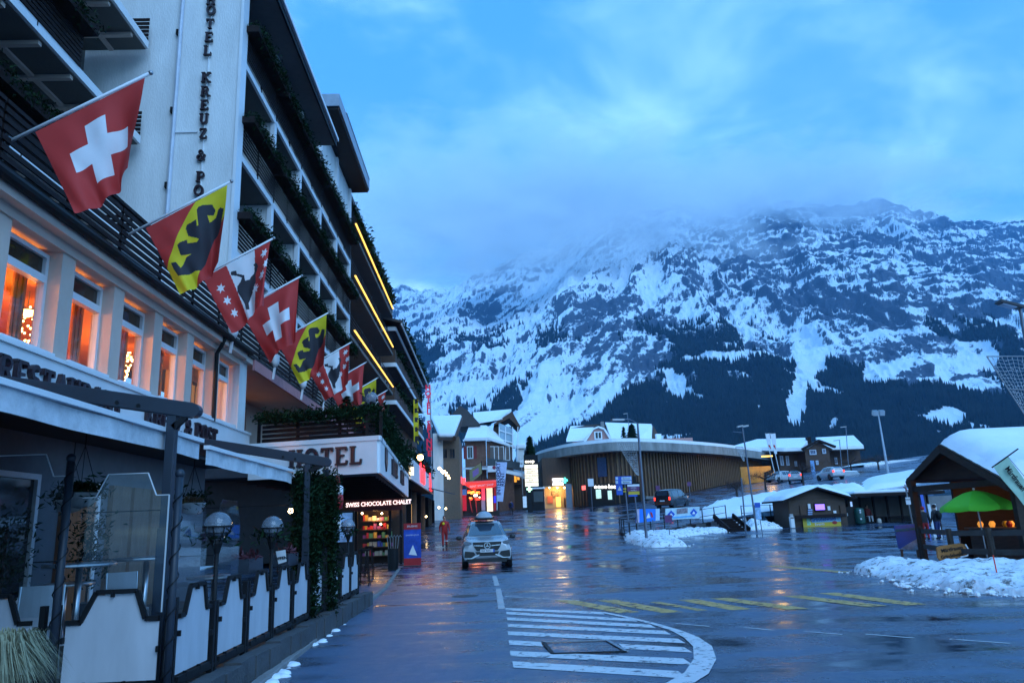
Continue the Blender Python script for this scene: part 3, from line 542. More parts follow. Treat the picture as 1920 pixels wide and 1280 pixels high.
# ================================================================ THE HOTEL
M_LETTER = mat('sign_letter', (.028, .012, .018), .35, var=.15)
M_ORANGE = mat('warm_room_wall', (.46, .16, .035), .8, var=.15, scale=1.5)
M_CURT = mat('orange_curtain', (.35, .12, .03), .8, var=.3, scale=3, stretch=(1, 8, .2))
M_PINK = mat('pink_fascia', (.5, .22, .22), .8, var=.15)
def rail_bay(parent, X, y0, y1, z0, n=6, h=.95, mt=M_DARKW, posts=True, gap=.5):
    """one bay of a slatted balustrade along the street; slats are separate boards"""
    st = h / n
    for i in range(n): slat('slat', mt, X - .014, X + .014, y0, y1, z0 + i * st + st * .12, z0 + i * st + st * (.12 + gap), parent)
    if posts:
        for k in range(2): y = y0 + (y1 - y0) * (k + .0) / 2 + .05; slat('post', M_BLACK, X - .06, X - .018, y, y + .04, z0 - .1, z0 + h, parent)
def planter(parent, X0, X1, y0, y1, z0, h, seed, n=230, lush=1.0):
    b = MB(); b.box(X0, X1, y0, y1, z0, z0 + h); pb = b.build('planter_box', M_DARKW, parent)
    mb = MB(); leaf_mb([((X0 + X1) / 2, y0 + .1, z0 + h), ((X0 + X1) / 2, y1 - .1, z0 + h)], n * 5, (.12, .1, .09 * lush), .11, mb, 0, seed)
    leaf_mb([(X1, y0 + .1, z0 + h - .05), (X1, y1 - .1, z0 + h - .05)], n * 3, (.07, .1, .1), .11, mb, .5, seed + 1); o = mb.build('greenery', M_FIR, pb); o['kind'] = 'stuff'; return pb
def hotel():
    H = thing('hotel_building', 'long white hotel with dark planted balconies and a tall lettered pilaster beside the street', 'hotel', (-8, 15, 0))
    # --- ground floor behind the terrace
    g = box('ground_floor_wall', mat('slate_plaster', (.13, .145, .165), .85, var=.12), H, -7.7, -7.4, 1.0, 20.4, 0, 3.5)
    for y0 in (3.2, 5.4, 7.6, 9.75, 11.6):
        window_x(g, -7.4, y0, y0 + 1.25, .75, 2.75, mat('aged_white_frame', (.68, .69, .7), .5), M_GLASSD, .09, .08, 0)
        box('sill', M_WHITE2, g, -7.39, -7.22, y0 - .1, y0 + 1.35, .66, .75)
    d = box('door', mat('orange_timber', (.26, .09, .025), .5, var=.3, scale=3, stretch=(1, 6, .4)), g, -7.4, -7.33, 13.6, 14.7, .3, 2.6); box('door_frame', M_WHITE2, d, -7.4, -7.30, 14.7, 14.82, .3, 2.7)
    for y in (15.3, 16.2, 17.1): box('timber_panel', M_OAK, g, -7.4, -7.3, y, y + .75, .3, 2.7)
    # --- first floor: dining room behind a row of windows
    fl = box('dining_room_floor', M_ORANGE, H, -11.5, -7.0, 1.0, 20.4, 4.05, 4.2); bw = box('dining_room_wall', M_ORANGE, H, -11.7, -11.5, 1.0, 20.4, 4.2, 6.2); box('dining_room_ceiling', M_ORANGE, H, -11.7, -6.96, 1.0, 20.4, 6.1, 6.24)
    for y in (3.5, 10.2, 13.4, 17.0): 
        c = thing('chandelier', {3.5: 'crystal chandelier in the dining room at the hidden near end', 10.2: 'crystal chandelier behind the first lit window from the near edge', 13.4: 'crystal chandelier glowing in the third lit window', 17.0: 'crystal chandelier behind the farther narrow lit windows'}[y], 'chandelier', (-8.2, y, 6.1), 'dining room chandeliers')
        MB().tube([(-8.2, y, 6.1), (-8.2, y, 5.75)], .012, 6).build('chain', M_STEEL, c); MB().lathe([(.22, 5.75), (.25, 5.7), (.02, 5.62)], (-8.2, y, 0), 14).build('ring', M_STEEL, c)
        mb = MB(); rnd = random.Random(int(y * 10))
        for i in range(70): t = rnd.random(); a = rnd.random() * 6.28; r = .27 * (1 - t * .75); mb.ball((-8.2 + r * math.cos(a), y + r * math.sin(a), 5.75 - .85 * t), .022, 5, 3)
        mb.build('crystal_cluster', glow('crystal_glow', (1, .62, .28), 6), c)['kind'] = 'stuff'
        lamp('chandelier_light', (-8.2, y, 5.5), 200, (1, .36, .07), .25)
    t = thing('table_lamp', 'glowing yellow table lamp on the sill of the nearest lit window', 'lamp', (-7.35, 10.2, 4.45))
    MB().lathe([(.08, 4.45), (.03, 4.5), (.02, 4.75)], (-7.35, 10.2, 0), 12).build('base', M_STEEL, t); MB().lathe([(.17, 4.72), (.11, 4.98), (.108, 4.98), (.168, 4.72)], (-7.35, 10.2, 0), 16).build('shade', glow('lampshade_glow', (1, .5, .08), 3.0), t, True); lamp('table_lamp_light', (-7.35, 10.2, 4.85), 5, (1, .5, .15), .05)
    P0 = 11.35 - 1.68 * 5; n = 11
    for k in range(n):
        y = P0 + 1.68 * k
        if y > 19.2: break
        p = MB(); p.box(-6.86, -6.5, y, y + .38, 4.38, 6.05); p.build('pilaster', M_CREAM if k else M_CREAM, H)
        a, b = y + .38, y + 1.68
        w = MB()      # frame with transom: thin bars, panes between
        X0, X1 = -6.80, -6.70
        w.box(X0, X1, a, a + .07, 4.42, 6.0); w.box(X0, X1, b - .07, b, 4.42, 6.0); w.box(X0, X1, a + .07, b - .07, 4.42, 4.5); w.box(X0, X1, a + .07, b - .07, 5.93, 6.0); w.box(X0, X1 + .02, a + .07, b - .07, 5.52, 5.64)
        wf = w.build('window', M_WHITE2, H); box('pane', M_GLASS, wf, -6.77, -6.76, a + .07, b - .07, 4.5, 5.52); box('top_pane', mat('brown_glass', (.05, .028, .018), .1), wf, -6.77, -6.76, a + .07, b - .07, 5.64, 5.93)
        box('sill', M_WHITE2, H, -7.0, -6.46, a + .003, b - .003, 4.36, 4.42)
        cb = MB(); 
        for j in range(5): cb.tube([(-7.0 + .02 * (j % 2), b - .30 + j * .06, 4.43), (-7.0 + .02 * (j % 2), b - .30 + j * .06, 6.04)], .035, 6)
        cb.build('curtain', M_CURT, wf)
    box('lintel', M_CREAM, H, -7.05, -6.46, 1.2, 19.9, 6.05, 6.2); box('cornice', M_CREAM, H, -7.05, -6.28, 1.2, 19.9, 6.2, 6.34)
    f = box('fascia', M_WHITE2, H, -7.1, -6.44, 1.2, 20.9, 3.5, 4.35); box('fascia_trim', M_WHITE2, f, -7.0, -6.40, 1.2, 20.9, 4.30, 4.357)
    serif_word('RESTAURANT', .40, (-6.435, 9.95, 3.72), (0, 1, 0), (0, 0, 1), M_LETTER, f, .07, .07); serif_word('KREUZ & POST', .40, (-6.435, 14.4, 3.72), (0, 1, 0), (0, 0, 1), M_LETTER, f, .07, .07)
    MB().tube([(-6.22, 1.2, 6.4), (-6.22, 20.0, 6.4)], .085, 10).build('gutter', M_BLACK, H)
    MB().tube([(-6.22, 18.0, 6.36), (-6.3, 18.0, 6.15), (-6.43, 18.05, 5.95), (-6.43, 18.05, 4.3)], .05, 8).build('downpipe', M_BLACK, H)
    for y, zt in ((20.2, 0),): box('corner_pier', M_WHITE, H, -7.4, -6.5, 20.0, 20.6, 4.357, 6.2)
    # --- roof terrace of the low wing, with the long slatted rail that carries the flags
    box('roof_deck', M_DARK, H, -10.6, -6.3, 1.0, 36.4, 6.345, 6.42)
    for k in range(10):
        y = 2.6 + 3.4 * k; b = thing_part = MB().box(-6.42, -6.36, y, y + 3.36, 6.43, 6.5).build('balustrade', M_BLACK, H); rail_bay(b, -6.36, y, y + 3.36, 6.52, 7, .95, M_DARKW, True, .62); slat('handrail', M_DARKW, -6.46, -6.33, y, y + 3.37, 7.47, 7.53, b)
        box('white_bench', M_WHITE2, b, -6.9, -6.6, y + .4, y + 2.2, 6.43, 6.9) if k % 3 != 2 else None
    # --- left wing, set back, balconies up to the pilaster
    lw = box('left_wing_wall', M_GREYP, H, -11.2, -10.7, -8, 18.7, 6.42, 20.5)
    for fi, z in enumerate((9.0, 11.95, 14.8)):
        bal = box('balcony', M_GREYP, H, -10.7, -8.95, -6, 18.45, z - .18, z); box('edge_channel', M_WHITE2, bal, -8.95, -8.88, -6, 18.45, z - .16, z + .06)
        for j in range(20): slat('soffit_rib', M_CREAM, -10.65, -9.0, -5.5 + j * 1.22, -5.38 + j * 1.22, z - .27, z - .18, bal)
        slat('soffit_rail', M_CREAM, -9.9, -9.78, -5.9, 18.4, z - .24, z - .181, bal)
        for j in range(7):
            y = -5.0 + j * 3.4
            if y + 3.3 > 18.6: break
            if y < 1 and fi: pass
            rail_bay(bal, -8.86, y, y + 3.34, z + .05, 7, .8, M_DARKW, True, .66)
            planter(bal, -8.9, -8.5, y, y + 3.3, z + .8, .22, 100 + fi * 10 + j, 170)
        rb = MB(); [rb.box(-10.6, -8.9, 18.42, 18.45, z + .1 + i * .12, z + .18 + i * .12) for i in range(6)]; rb.build('end_rail', M_DARKW, bal)
        for j in range(6): window_x(lw, -10.7, .6 + j * 3.0, 2.9 + j * 3.0, z + .02, z + 2.15, M_DARKW, M_GLASSD, .08, .05, 1)
    # --- tall lettered pilaster
    T = box('sign_pilaster', M_WHITE, H, -11.0, -6.5, 18.7, 19.05, 6.42, 21.0); box('edge_strip', M_WHITE2, T, -6.5, -6.42, 18.66, 19.1, 6.42, 21.0)
    MB().tube([(-8.12, 18.62, 6.45), (-8.12, 18.62, 21)], .055, 8).build('downpipe', mat('pale_blue_pipe', (.55, .6, .68), .4), T)
    for z in (8.6, 10.6, 12.8, 15.2): slat('bracket', M_BLACK, -8.24, -8.18, 18.6, 18.7, z, z + .16, T)
    slat('conduit', M_WHITE2, -8.1, -7.5, 18.66, 18.7, 12.22, 12.26, T); slat('conduit', M_WHITE2, -7.335, -7.315, 18.66, 18.7, 9.0, 17.2, T)
    for ch, x, y in (('H', 1083, 12), ('O', 1083, 62), ('T', 1078, 132), ('E', 1073, 200), ('L', 1065, 268), ('K', 1058, 405), ('R', 1055, 475), ('E', 1050, 545), ('U', 1047, 615), ('Z', 1043, 690), ('&', 1035, 800), ('P', 1030, 910), ('O', 1020, 980), ('S', 1016, 1045), ('T', 1010, 1110)):
        p = at(x / 2.723, y / 2.723, 18.7); s = .30; w = LET[ch][0]; serif_word(ch, s, (p.x - w * s / 2, 18.66, p.z - s / 2), (1, 0, 0), (0, 0, 1), M_LETTER, T, .07)
    # --- right wing balconies
    rw = box('right_wing_wall', M_GREYP, H, -8.6, -8.3, 19.05, 36.3, 6.42, 17.2)
    ys = [19.05, 22.35, 25.75, 29.15, 32.55, 35.95]
    for fi, z in enumerate((9.02, 11.85, 14.7)):
        bal = box('balcony', M_GREYP, H, -8.3, -6.56, 19.05, 36.1, z - .16, z); box('edge_band', M_WHITE2, bal, -6.56, -6.48, 19.05, 36.1, z - .18, z + .02)
        for j in range(5):
            y0, y1 = ys[j], ys[j + 1]; rail_bay(bal, -6.44, y0 - .05, y1 - .1, z + .06, 7, .82, M_DARKW, True, .5); planter(bal, -6.46, -6.08, y0 - .1, y1 - .25, z + .8, .2, 300 + fi * 10 + j, 260)
            window_x(rw, -8.3, y0 + .5, y1 - .6, z + .02, z + 2.2, M_OAK, M_GLASSD, .09, .05, 1)
    for j, y in enumerate(ys[1:]):
        for z0, z1 in ((6.43, 8.84), (9.02, 11.69), (11.85, 14.54), (14.7, 17.0 if j < 2 else 18.6)):
            w = MB(); w.box(-8.3, -6.62, y - .09, y + .09, z0, z1); w.build('partition', M_WHITE, H); box('column', M_WHITE2, H, -6.62, -6.48, y - .13, y + .13, z0, z1)
    box('lower_soffit', M_CREAM, H, -8.4, -6.35, 20.0, 36.3, 6.2, 6.344); box('lower_fascia', M_PINK, H, -6.35, -6.28, 20.6, 36.3, 6.05, 6.34)
    iw = box('upper_lobby_wall', M_CREAM, H, -8.7, -8.4, 20.6, 36.3, 4.1, 6.2); window_x(iw, -8.4, 21.2, 22.6, 4.4, 6.0, M_OAK, glow('lobby_glow', (.6, .25, .08), .35), .09, .05, 1); window_x(iw, -8.4, 24.2, 26.6, 4.4, 6.0, M_OAK, glow('lobby_glow', (.6, .25, .08), .35), .09, .05, 1)
    # --- roofs
    r = box('roof', mat('soffit_board', (.16, .155, .15), .8, var=.1), H, -12, -5.8, 19.06, 28.4, 17.02, 17.14); box('roof_fascia', M_BLACK, r, -5.8, -5.74, 19.06, 28.45, 16.98, 17.32); box('roof_gutter', M_WHITE2, r, -5.74, -5.66, 19.06, 28.45, 17.2, 17.34); box('roof_cover', M_ROOF, r, -12, -5.8, 19.06, 28.4, 17.141, 17.35)
    p = box('penthouse', M_WHITE, H, -11, -6.62, 29.4, 36.1, 16.9, 18.72); r = box('penthouse_roof', M_BLACK, H, -12, -5.72, 28.5, 36.6, 18.72, 18.84); box('roof_edge', mat('sheet_metal', (.3, .33, .38), .4, .5), r, -12, -5.66, 28.42, 36.65, 18.841, 19.4); MB().tube([(-5.66, 30, 19.45), (-5.66, 36.6, 19.45)], .03, 6).build('edge_rail', M_STEEL, r)
    box('end_wall', M_WHITE, H, -11, -6.6, 36.101, 36.4, 6.42, 18.7)
    # --- floodlights on the rail
    for i, (px, py) in enumerate(((437, 625), (516, 680), (568, 722), (608, 746))):
        q = on_x(px, py, -6.2); fl = thing('floodlight', ['first white floodlight on the rail, nearest the downpipe', 'second white floodlight on the rail, under the second Swiss flag', 'third white floodlight on the rail, under the second bear flag', 'fourth and farthest white floodlight on the rail'][i], 'floodlight', q, 'floodlights on the hotel rail')
        MB().lathe([(.07, -.12), (.12, .0), (.13, .22), (.1, .24)], q, 12).build('housing', M_WHITE2, fl, True); MB().beam(q + Vector((0, 0, -.1)), q + Vector((-.05, 0, -.5)), .06, .05).build('arm', M_WHITE2, fl)
        MB().beam(q + Vector((-.02, 0, -.35)), (-6.37, q.y, q.z - .35), .03, .03).build('bracket', M_STEEL, fl)
    # --- entrance canopy with the word HOTEL
    A, B, C_ = Vector((-6.44, 21.0, 0)), Vector((-2.82, 20.0, 0)), Vector((-3.72, 36.0, 0)); D = Vector((-7.5, 36.0, 0)); z0, z1 = 3.09, 4.04
    can = MB().extr([(p.x, p.y, z0 + .02) for p in (A + Vector((0, .1, 0)), B + Vector((-.1, .1, 0)), C_ + Vector((-.1, 0, 0)), D)], (0, 0, .8)).build('canopy', mat('canopy_timber', (.045, .04, .04), .6, var=.3, scale=2, stretch=(1, 5, 1)), H)
    d1 = (B - A).normalized(); d2 = (C_ - B).normalized(); n1 = Vector((d1.y, -d1.x, 0)); n2 = Vector((d2.y, -d2.x, 0))
    def panel(nm, p, q, n, za, zb, th, mt): return MB().extr([(p.x, p.y, za), (q.x, q.y, za), (q.x, q.y, zb), (p.x, p.y, zb)], n * th).build(nm, mt, can)
    panel('canopy_front', A, B, n1, z0, z1, .06, M_WHITE2); panel('canopy_side', B, C_, n2, z0, z1, .06, M_WHITE2); panel('front_trim', A, B + n2 * .06, n1, z1 - .1, z1 + .02, .1, M_WHITE2); panel('side_trim', B + n1 * .06, C_, n2, z1 - .1, z1 + .02, .1, M_WHITE2)
    o1 = A + d1 * 1.24 + n1 * .062; serif_word('HOTEL', .48, (o1.x, o1.y, 3.34), d1, (0, 0, 1), M_LETTER, can, .07, .12)
    o2 = B + d2 * 1.0 + n2 * .062
    for k, w in enumerate(('KREUZ', 'POST')): serif_word(w, .48, (o2.x + d2.x * (3.2 + 4.9 * k), o2.y + d2.y * (3.2 + 4.9 * k), 3.34), d2, (0, 0, 1), M_LETTER, can, .07, .3)
    cr = B + d2 * 1.5 + n2 * .062     # small emblem panel: shield of the house
    MB().extr([cr + Vector((0, 0, 3.25)) + d2 * .35, cr + Vector((0, 0, 3.5)) + d2 * .75, cr + Vector((0, 0, 3.9)) + d2 * .75, cr + Vector((0, 0, 3.9)), cr + Vector((0, 0, 3.5))], n2 * .04).build('emblem_shield', M_LETTER, can)
    for i in range(5):      # deck rail of the canopy: boards, then hedge
        for p, q, n in ((A, B, n1), (B, C_, n2)):
            a = Vector(p) - n * .25 + (q - p).normalized() * .2; b = Vector(q) - n * .25 - (q - p).normalized() * .2; MB().beam((a.x, a.y, z1 + .12 + i * .125), (b.x, b.y, z1 + .12 + i * .125), .03, .085).build('rail_board', M_DARKW, can)
    for p, q, n in ((A, B, n1), (B, C_, n2)):
        L_ = (q - p).length; k = int(L_ / 1.2)
        for i in range(k + 1): c = p + (q - p) * min(.985, max(.015, i / k)) - n * .31; MB().box(c.x - .04, c.x + .04, c.y - .04, c.y + .04, z1 - .1, z1 + .72).build('rail_post', M_DARKW, can)
    hb = MB(); leaf_mb([(A.x + .2, A.y - .1, z1 + .7), (B.x - .25, B.y + .15, z1 + .7)], 2600, (.09, .13, .08), .12, hb, 0, 5); leaf_mb([(B.x - .2, B.y + .2, z1 + .66), (C_.x - .2, C_.y, z1 + .66)], 6500, (.16, .2, .16), .17, hb, .3, 6); leaf_mb([(B.x - .05, B.y + 2, z1 + .45), (C_.x - .05, C_.y, z1 + .4)], 3500, (.1, .2, .18), .17, hb, .9, 7); hb.build('hedge', M_FIR, can)['kind'] = 'stuff'
    for i in range(16): y = 21.4 + i * .95; MB().beam((-6.9, y, 3.075), (-3.0 - (y - 20) * .056, y, 3.075), .05, .06).build('soffit_batten', M_DARKW, can)
    return H
hotel()
# ================================================================ FLAGS
def inpoly(u, v, poly):
    c = np.zeros(u.shape, bool); n = len(poly)
    for i in range(n):
        x0, y0 = poly[i]; x1, y1 = poly[(i + 1) % n]
        if y0 == y1: continue
        c ^= ((y0 > v) != (y1 > v)) & (u < (x1 - x0) * (v - y0) / (y1 - y0) + x0)
    return c
def inv_bilinear(pts, A, B, C, D):
    out = []
    for p in pts:
        u = v = .5
        for _ in range(25):
            f = [(A[k] * (1 - u) + B[k] * u) * (1 - v) + (C[k] * (1 - u) + D[k] * u) * v - p[k] for k in (0, 1)]
            du = [(B[k] - A[k]) * (1 - v) + (D[k] - C[k]) * v for k in (0, 1)]; dv = [(C[k] - A[k]) * (1 - u) + (D[k] - B[k]) * u for k in (0, 1)]
            det = du[0] * dv[1] - dv[0] * du[1]; u -= (f[0] * dv[1] - dv[0] * f[1]) / det; v -= (du[0] * f[1] - f[0] * du[1]) / det
        out.append((u, v))
    return out
BEAR = inv_bilinear([(440, 275), (452, 252), (480, 240), (548, 230), (580, 270), (570, 303), (525, 308), (548, 355), (590, 320), (600, 265), (615, 250), (628, 262), (645, 262), (645, 400), (625, 450), (600, 465), (575, 560), (540, 655), (520, 690), (480, 690), (335, 742), (300, 700), (272, 650), (310, 640), (350, 680), (400, 600), (440, 578), (350, 590), (335, 560), (318, 520), (340, 500), (395, 480), (400, 505), (470, 500), (485, 480), (400, 455), (375, 405), (380, 380), (450, 345), (458, 390), (470, 388), (450, 310)], (80, 400), (640, 95), (340, 870), (712, 665))
GOAT = inv_bilinear([(195, 350), (230, 345), (240, 370), (290, 385), (300, 425), (330, 415), (335, 395), (350, 370), (345, 320), (335, 305), (350, 290), (368, 320), (360, 385), (370, 440), (365, 520), (345, 590), (360, 640), (340, 640), (320, 590), (262, 500), (255, 460), (270, 430), (275, 400), (240, 385), (200, 375)], (15, 385), (430, 140), (290, 770), (450, 640))
STARS = inv_bilinear([(150, 463), (207, 550), (265, 635), (400, 232), (425, 320), (405, 405), (378, 495)], (15, 385), (430, 140), (290, 770), (450, 640))
M_FRED = mat('flag_red', (.52, .035, .03), .75, var=.08, scale=2, trans=0); M_FWHITE = mat('flag_white', (.78, .78, .8), .75, var=.05); M_FYEL = mat('flag_yellow', (.72, .58, .015), .75, var=.06); M_FBLK = mat('flag_black', (.025, .025, .035), .75, var=.1)
def flag(i, Y, kind, n, label):
    base = Vector((-6.42, Y, 6.98)); tip = Vector((-4.6, Y, 8.0)); d = (tip - base).normalized(); q = tip + d * .05
    t = thing('flag', label, 'flag', base, 'flags on slanting poles along the hotel')
    MB().tube([base - d * .1, q], .024, 8).build('pole', M_WHITE2, t, True); MB().ball(q, .035, 8, 6).build('finial', M_STEEL, t, True)
    MB().beam(base + Vector((-.06, 0, -.25)), base + Vector((.02, 0, .12)), .08, .06).build('bracket', M_STEEL, t)
    rnd = random.Random(40 + i); ph = rnd.uniform(0, 6.28)
    A = base + d * .42 + Vector((0, 0, -.05)); B = tip + Vector((-.03, 0, -.05)); va = Vector((.62, .1, -1.16)); vb = Vector((.0, -.05, -1.42)); hk = [1.06, 1.12, 1.05, 1.14, 1.1, 1.0, 1.05, 1.0, .95][i]
    va = va * hk; vb = vb * hk
    def cl(u, v):
        p = A.lerp(B, u) + (va * (1 - u) + vb * u) * v
        e = u ** 1.6 * v ** .7
        p.y += .13 * v * math.sin(5.5 * u + 2.0 * v + ph) + .17 * e * math.sin(14 * u + 1.2 * v + ph) + .025 * math.sin(21 * u - 6 * v) * v; p.x += -.10 * e * (1 + math.sin(15 * u + ph)) * .6 + .02 * v * math.sin(9 * u)
        p.z += .03 * v * math.sin(7 * u + ph); return p
    vs = [cl(a / n, b / n) for b in range(n + 1) for a in range(n + 1)]
    U, V = np.meshgrid((np.arange(n) + .5) / n, (np.arange(n) + .5) / n); M = np.zeros((n, n), int)
    if kind == 'cross':
        M[((abs(U - .52) < .105) & (abs(V - .5) < .31)) | ((abs(V - .5) < .105) & (abs(U - .52) < .31))] = 1
    elif kind == 'bear':
        M[abs(U + V - 1) < .39] = 2; M[inpoly(U, V, BEAR)] = 3
    else:
        M[(U > .34 + .1 * V) & (U < .76 - .02 * V)] = 1; M[inpoly(U, V, GOAT)] = 3
        for (a, b) in STARS:
            r = .08; star = [(a + r * (1 if k % 2 == 0 else .48) * math.cos(math.pi * k / 6) * .9, b + r * (1 if k % 2 == 0 else .48) * math.sin(math.pi * k / 6)) for k in range(12)]; M[inpoly(U, V, star)] = 1
    mb = MB(); mb.v = [tuple(p) for p in vs]; mb.f = [(j * (n + 1) + k, j * (n + 1) + k + 1, (j + 1) * (n + 1) + k + 1, (j + 1) * (n + 1) + k) for j in range(n) for k in range(n)]; mb.m = M.ravel().tolist()
    mb.build('cloth', [M_FRED, M_FWHITE, M_FYEL, M_FBLK], t, True)
for _i, (_y, _k, _n, _l) in enumerate(((9.6, 'cross', 130, 'nearest and largest red flag with a white cross'), (13.05, 'bear', 150, 'nearest yellow and red flag with a black bear'), (15.9, 'goat', 130, 'nearest red flag with white field, stars and black goat'), (18.5, 'cross', 90, 'second red flag with a white cross, next after the nearest goat flag'), (21.9, 'bear', 80, 'second yellow and red flag with black bear, fifth in the row'),
        (25.7, 'goat', 70, 'second starred flag with black goat, sixth in the row'), (29.0, 'cross', 50, 'third red flag with white cross, seventh in the row'), (32.2, 'bear', 44, 'farthest yellow and red bear flag, eighth in the row'), (35.3, 'goat', 40, 'last and smallest flag at the far end of the row'))): flag(_i, _y, _k, _n, _l)
# ================================================================ TERRACE
FX = -2.9; TZ = .30; M_BULB_ = glow('lantern_bulb', (1, .75, .45), 9)
M_PANEL = mat('fence_panel', (.52, .53, .56), .5, var=.16, scale=2.2, stretch=(1.5, 1.5, .35), detail=8); M_VAL = None
M_CANV = mat('awning_cloth', (.085, .088, .095), .85, var=.15, scale=1.2); M_VALC = mat('awning_valance', (.62, .64, .66), .7, var=.22, scale=7, bump=.2)
def panel_pts(w=.82): return [(0, .44), (w, .44), (w, .93), (w - .12, .93), (w - .21, 1.17), (.25, 1.17), (.13, .92), (0, .92)]
def terrace():
    f = box('terrace_floor', M_STONE, None, -7.4, FX + .02, 7.22, 17.7, -.02, TZ); tag(f, 'dark raised terrace floor in front of the hotel', 'floor', kind='structure')
    pl = thing('terrace_plinth', 'low dark stone plinth wall carrying the terrace fence', 'wall', (-2.8, 12, 0)); tag(pl, kind='thing')
    y = 7.2; k = 0
    while y < 17.6:
        ln = .52; x = FX + .03; piece('stone_block', ('sb', k % 3), lambda: MB().box(0, .19 + .012 * (k % 3), 0, .505, 0, .33 - .012 * (k % 3)), M_STONE, (x, y, 0), pl); y += ln; k += 1
    for j in range(8): piece('stone_block', ('sc', j % 2), lambda: MB().box(0, .505, 0, .18 + .015 * (j % 2), 0, .33), M_STONE, (FX - .5 - .52 * j, 7.02, 0), pl)
    # fence along the street and its short side towards the viewer
    F = thing('terrace_fence', 'dark metal terrace fence with pale shaped panels', 'fence', (FX, 10, TZ)); P = panel_pts()
    def bay(o, d, idx):
        o = Vector(o); d = Vector(d); n = Vector((d.y, -d.x, 0))
        pts = [o + d * a + Vector((0, 0, b)) for a, b in P]; pn = MB().extr(pts, n * .012).build('panel', M_PANEL, F)
        fr = MB(); tp = [pts[i] + n * .02 for i in (2, 3, 4, 5, 6, 7)]; tp = [p + Vector((0, 0, .03)) for p in tp]
        for a, b in zip(tp, tp[1:]): fr.beam(a, b, .035, .04)
        fr.build('frame', M_BLACK, pn); MB().beam(pts[0] + n * .02 + Vector((0, 0, -.04)), pts[1] + n * .02 + Vector((0, 0, -.04)), .05, .05).build('bottom_bar', M_BLACK, pn)
        cp = MB()
        for a, b in ((.2, .42), (.55, .42), (.4, 1.18), (-.01, .8), (.83, .7)): c = o + d * a + Vector((0, 0, b)) + n * .03; cp.obox(c, d * .012, n * .02, (0, 0, .025))
        cp.build('clip', M_BLACK, pn)['kind'] = 'stuff'
    ys = [7.48, 8.58, 9.66, 10.74, 11.81, 12.88, 14.3, 15.53, 16.58]
    for i, y in enumerate(ys):
        bay((FX, y, 0), (0, 1, 0), i)
        for dy in (-.16, -.07): box('post', M_BLACK, F, FX - .03, FX + .03, y + dy - .025, y + dy + .025, .2, 1.0 + (.0 if i % 2 else .12))
    box('post', M_BLACK, F, FX - .03, FX + .03, ys[-1] + .86, ys[-1] + .92, .2, 1.15)
    for j in range(5): 
        x = -3.80 - 1.12 * j; bay((x, 7.3, 0), (1, 0, 0), 20 + j); box('post', M_BLACK, F, x - .13, x - .07, 7.28, 7.34, .2, 1.1); box('post', M_BLACK, F, x - .24, x - .19, 7.28, 7.34, .2, 1.1)
    box('bottom_rail', M_BLACK, F, FX - .025, FX + .025, 7.4, ys[-1] + .9, .34, .385); box('bottom_rail', M_BLACK, F, -8.3, FX, 7.28, 7.33, .34, .385)
    # tall posts with ball tops wrapped by a light string
    for x, y, zt, lab in ((-3.87, 7.24, 2.38, 'slim ball-topped post between the two nearest fence panels'), (FX + .04, 7.24, 2.2, 'slim ball-topped post at the fence corner, beside the thick awning post')):
        t = thing('fence_post', lab, 'post', (x, y, .2), 'ball-topped fence posts'); MB().tube([(x, y, .1), (x, y, zt)], .036, 10).build('shaft', M_ANTH, t, True); MB().ball((x, y, zt + .03), .045, 10, 7).build('ball', M_ANTH, t, True)
        sp = [(x + .045 * math.cos(a * .8), y + .045 * math.sin(a * .8), .3 + a * .032) for a in range(int((zt - .35) / .032))]; MB().tube(sp, .006, 4).build('light_string', M_BLACK, t)
    # glass wind screens above the near side
    for j, (x0, x1) in enumerate(((-5.15, -3.97), (-3.8, -3.0))):
        t = thing('glass_screen', ['glass wind screen at the left edge of the terrace', 'glass wind screen between the slim post and fence corner'][j], 'screen', ((x0 + x1) / 2, 7.36, 1.0), 'terrace glass screens')
        h_ = .21 * (1 - j); pts = [(x0, 1.0), (x1, 1.0), (x1, 2.05 + h_), (x1 - .12, 2.05 + h_), (x1 - .21, 2.26 + h_), (x0 + .22, 2.26 + h_), (x0 + .12, 2.05 + h_), (x0, 2.05 + h_)]
        MB().extr([(a, 7.38, b) for a, b in pts], (0, .01, 0)).build('pane', M_GLASS, t)
        e = MB(); [e.beam((pts[i][0], 7.375, pts[i][1]), (pts[i + 1][0], 7.375, pts[i + 1][1]), .012, .008) for i in range(1, 7)]; e.build('edge', M_WHITE2, t)
    for j, y in enumerate((7.5, 8.58)):
        t = thing('glass_screen', ['glass wind screen just past the fence corner on the street side', 'second glass wind screen on the street side'][j], 'screen', (FX - .08, y + .4, 1.0), 'terrace glass screens')
        pts = [(y, 1.0), (y + .85, 1.0), (y + .85, 1.8), (y + .7, 2.05), (y + .2, 2.05), (y, 1.8)]; MB().extr([(FX - .08, a, b) for a, b in pts], (.01, 0, 0)).build('pane', M_GLASS, t)
    # globe lamps
    M_GLOBE = mat('smoked_globe', (.3, .34, .4), .05, alpha=.5, spec=1.0, var=.25, scale=9)
    for i, (px, py, y, lab) in enumerate(((409, 984, 8.66, 'nearest clear globe lamp on the terrace fence'), (511, 987, 10.85, 'second clear globe lamp on the terrace fence'), (653, 986, 16.5, 'farthest clear globe lamp on the terrace fence, beyond the green columns'))):
        c = at(px, py, y); c.x = max(c.x, FX - .15); r = .145; t = thing('globe_lamp', lab, 'lamp', (c.x, c.y, .3), 'globe lamps on the fence')
        MB().tube([(c.x, c.y, .3), (c.x, c.y, c.z - r - .08)], .026, 8).build('pole', M_BLACK, t, True); MB().ball(c, r, 20, 14).build('globe', M_GLOBE, t, True)
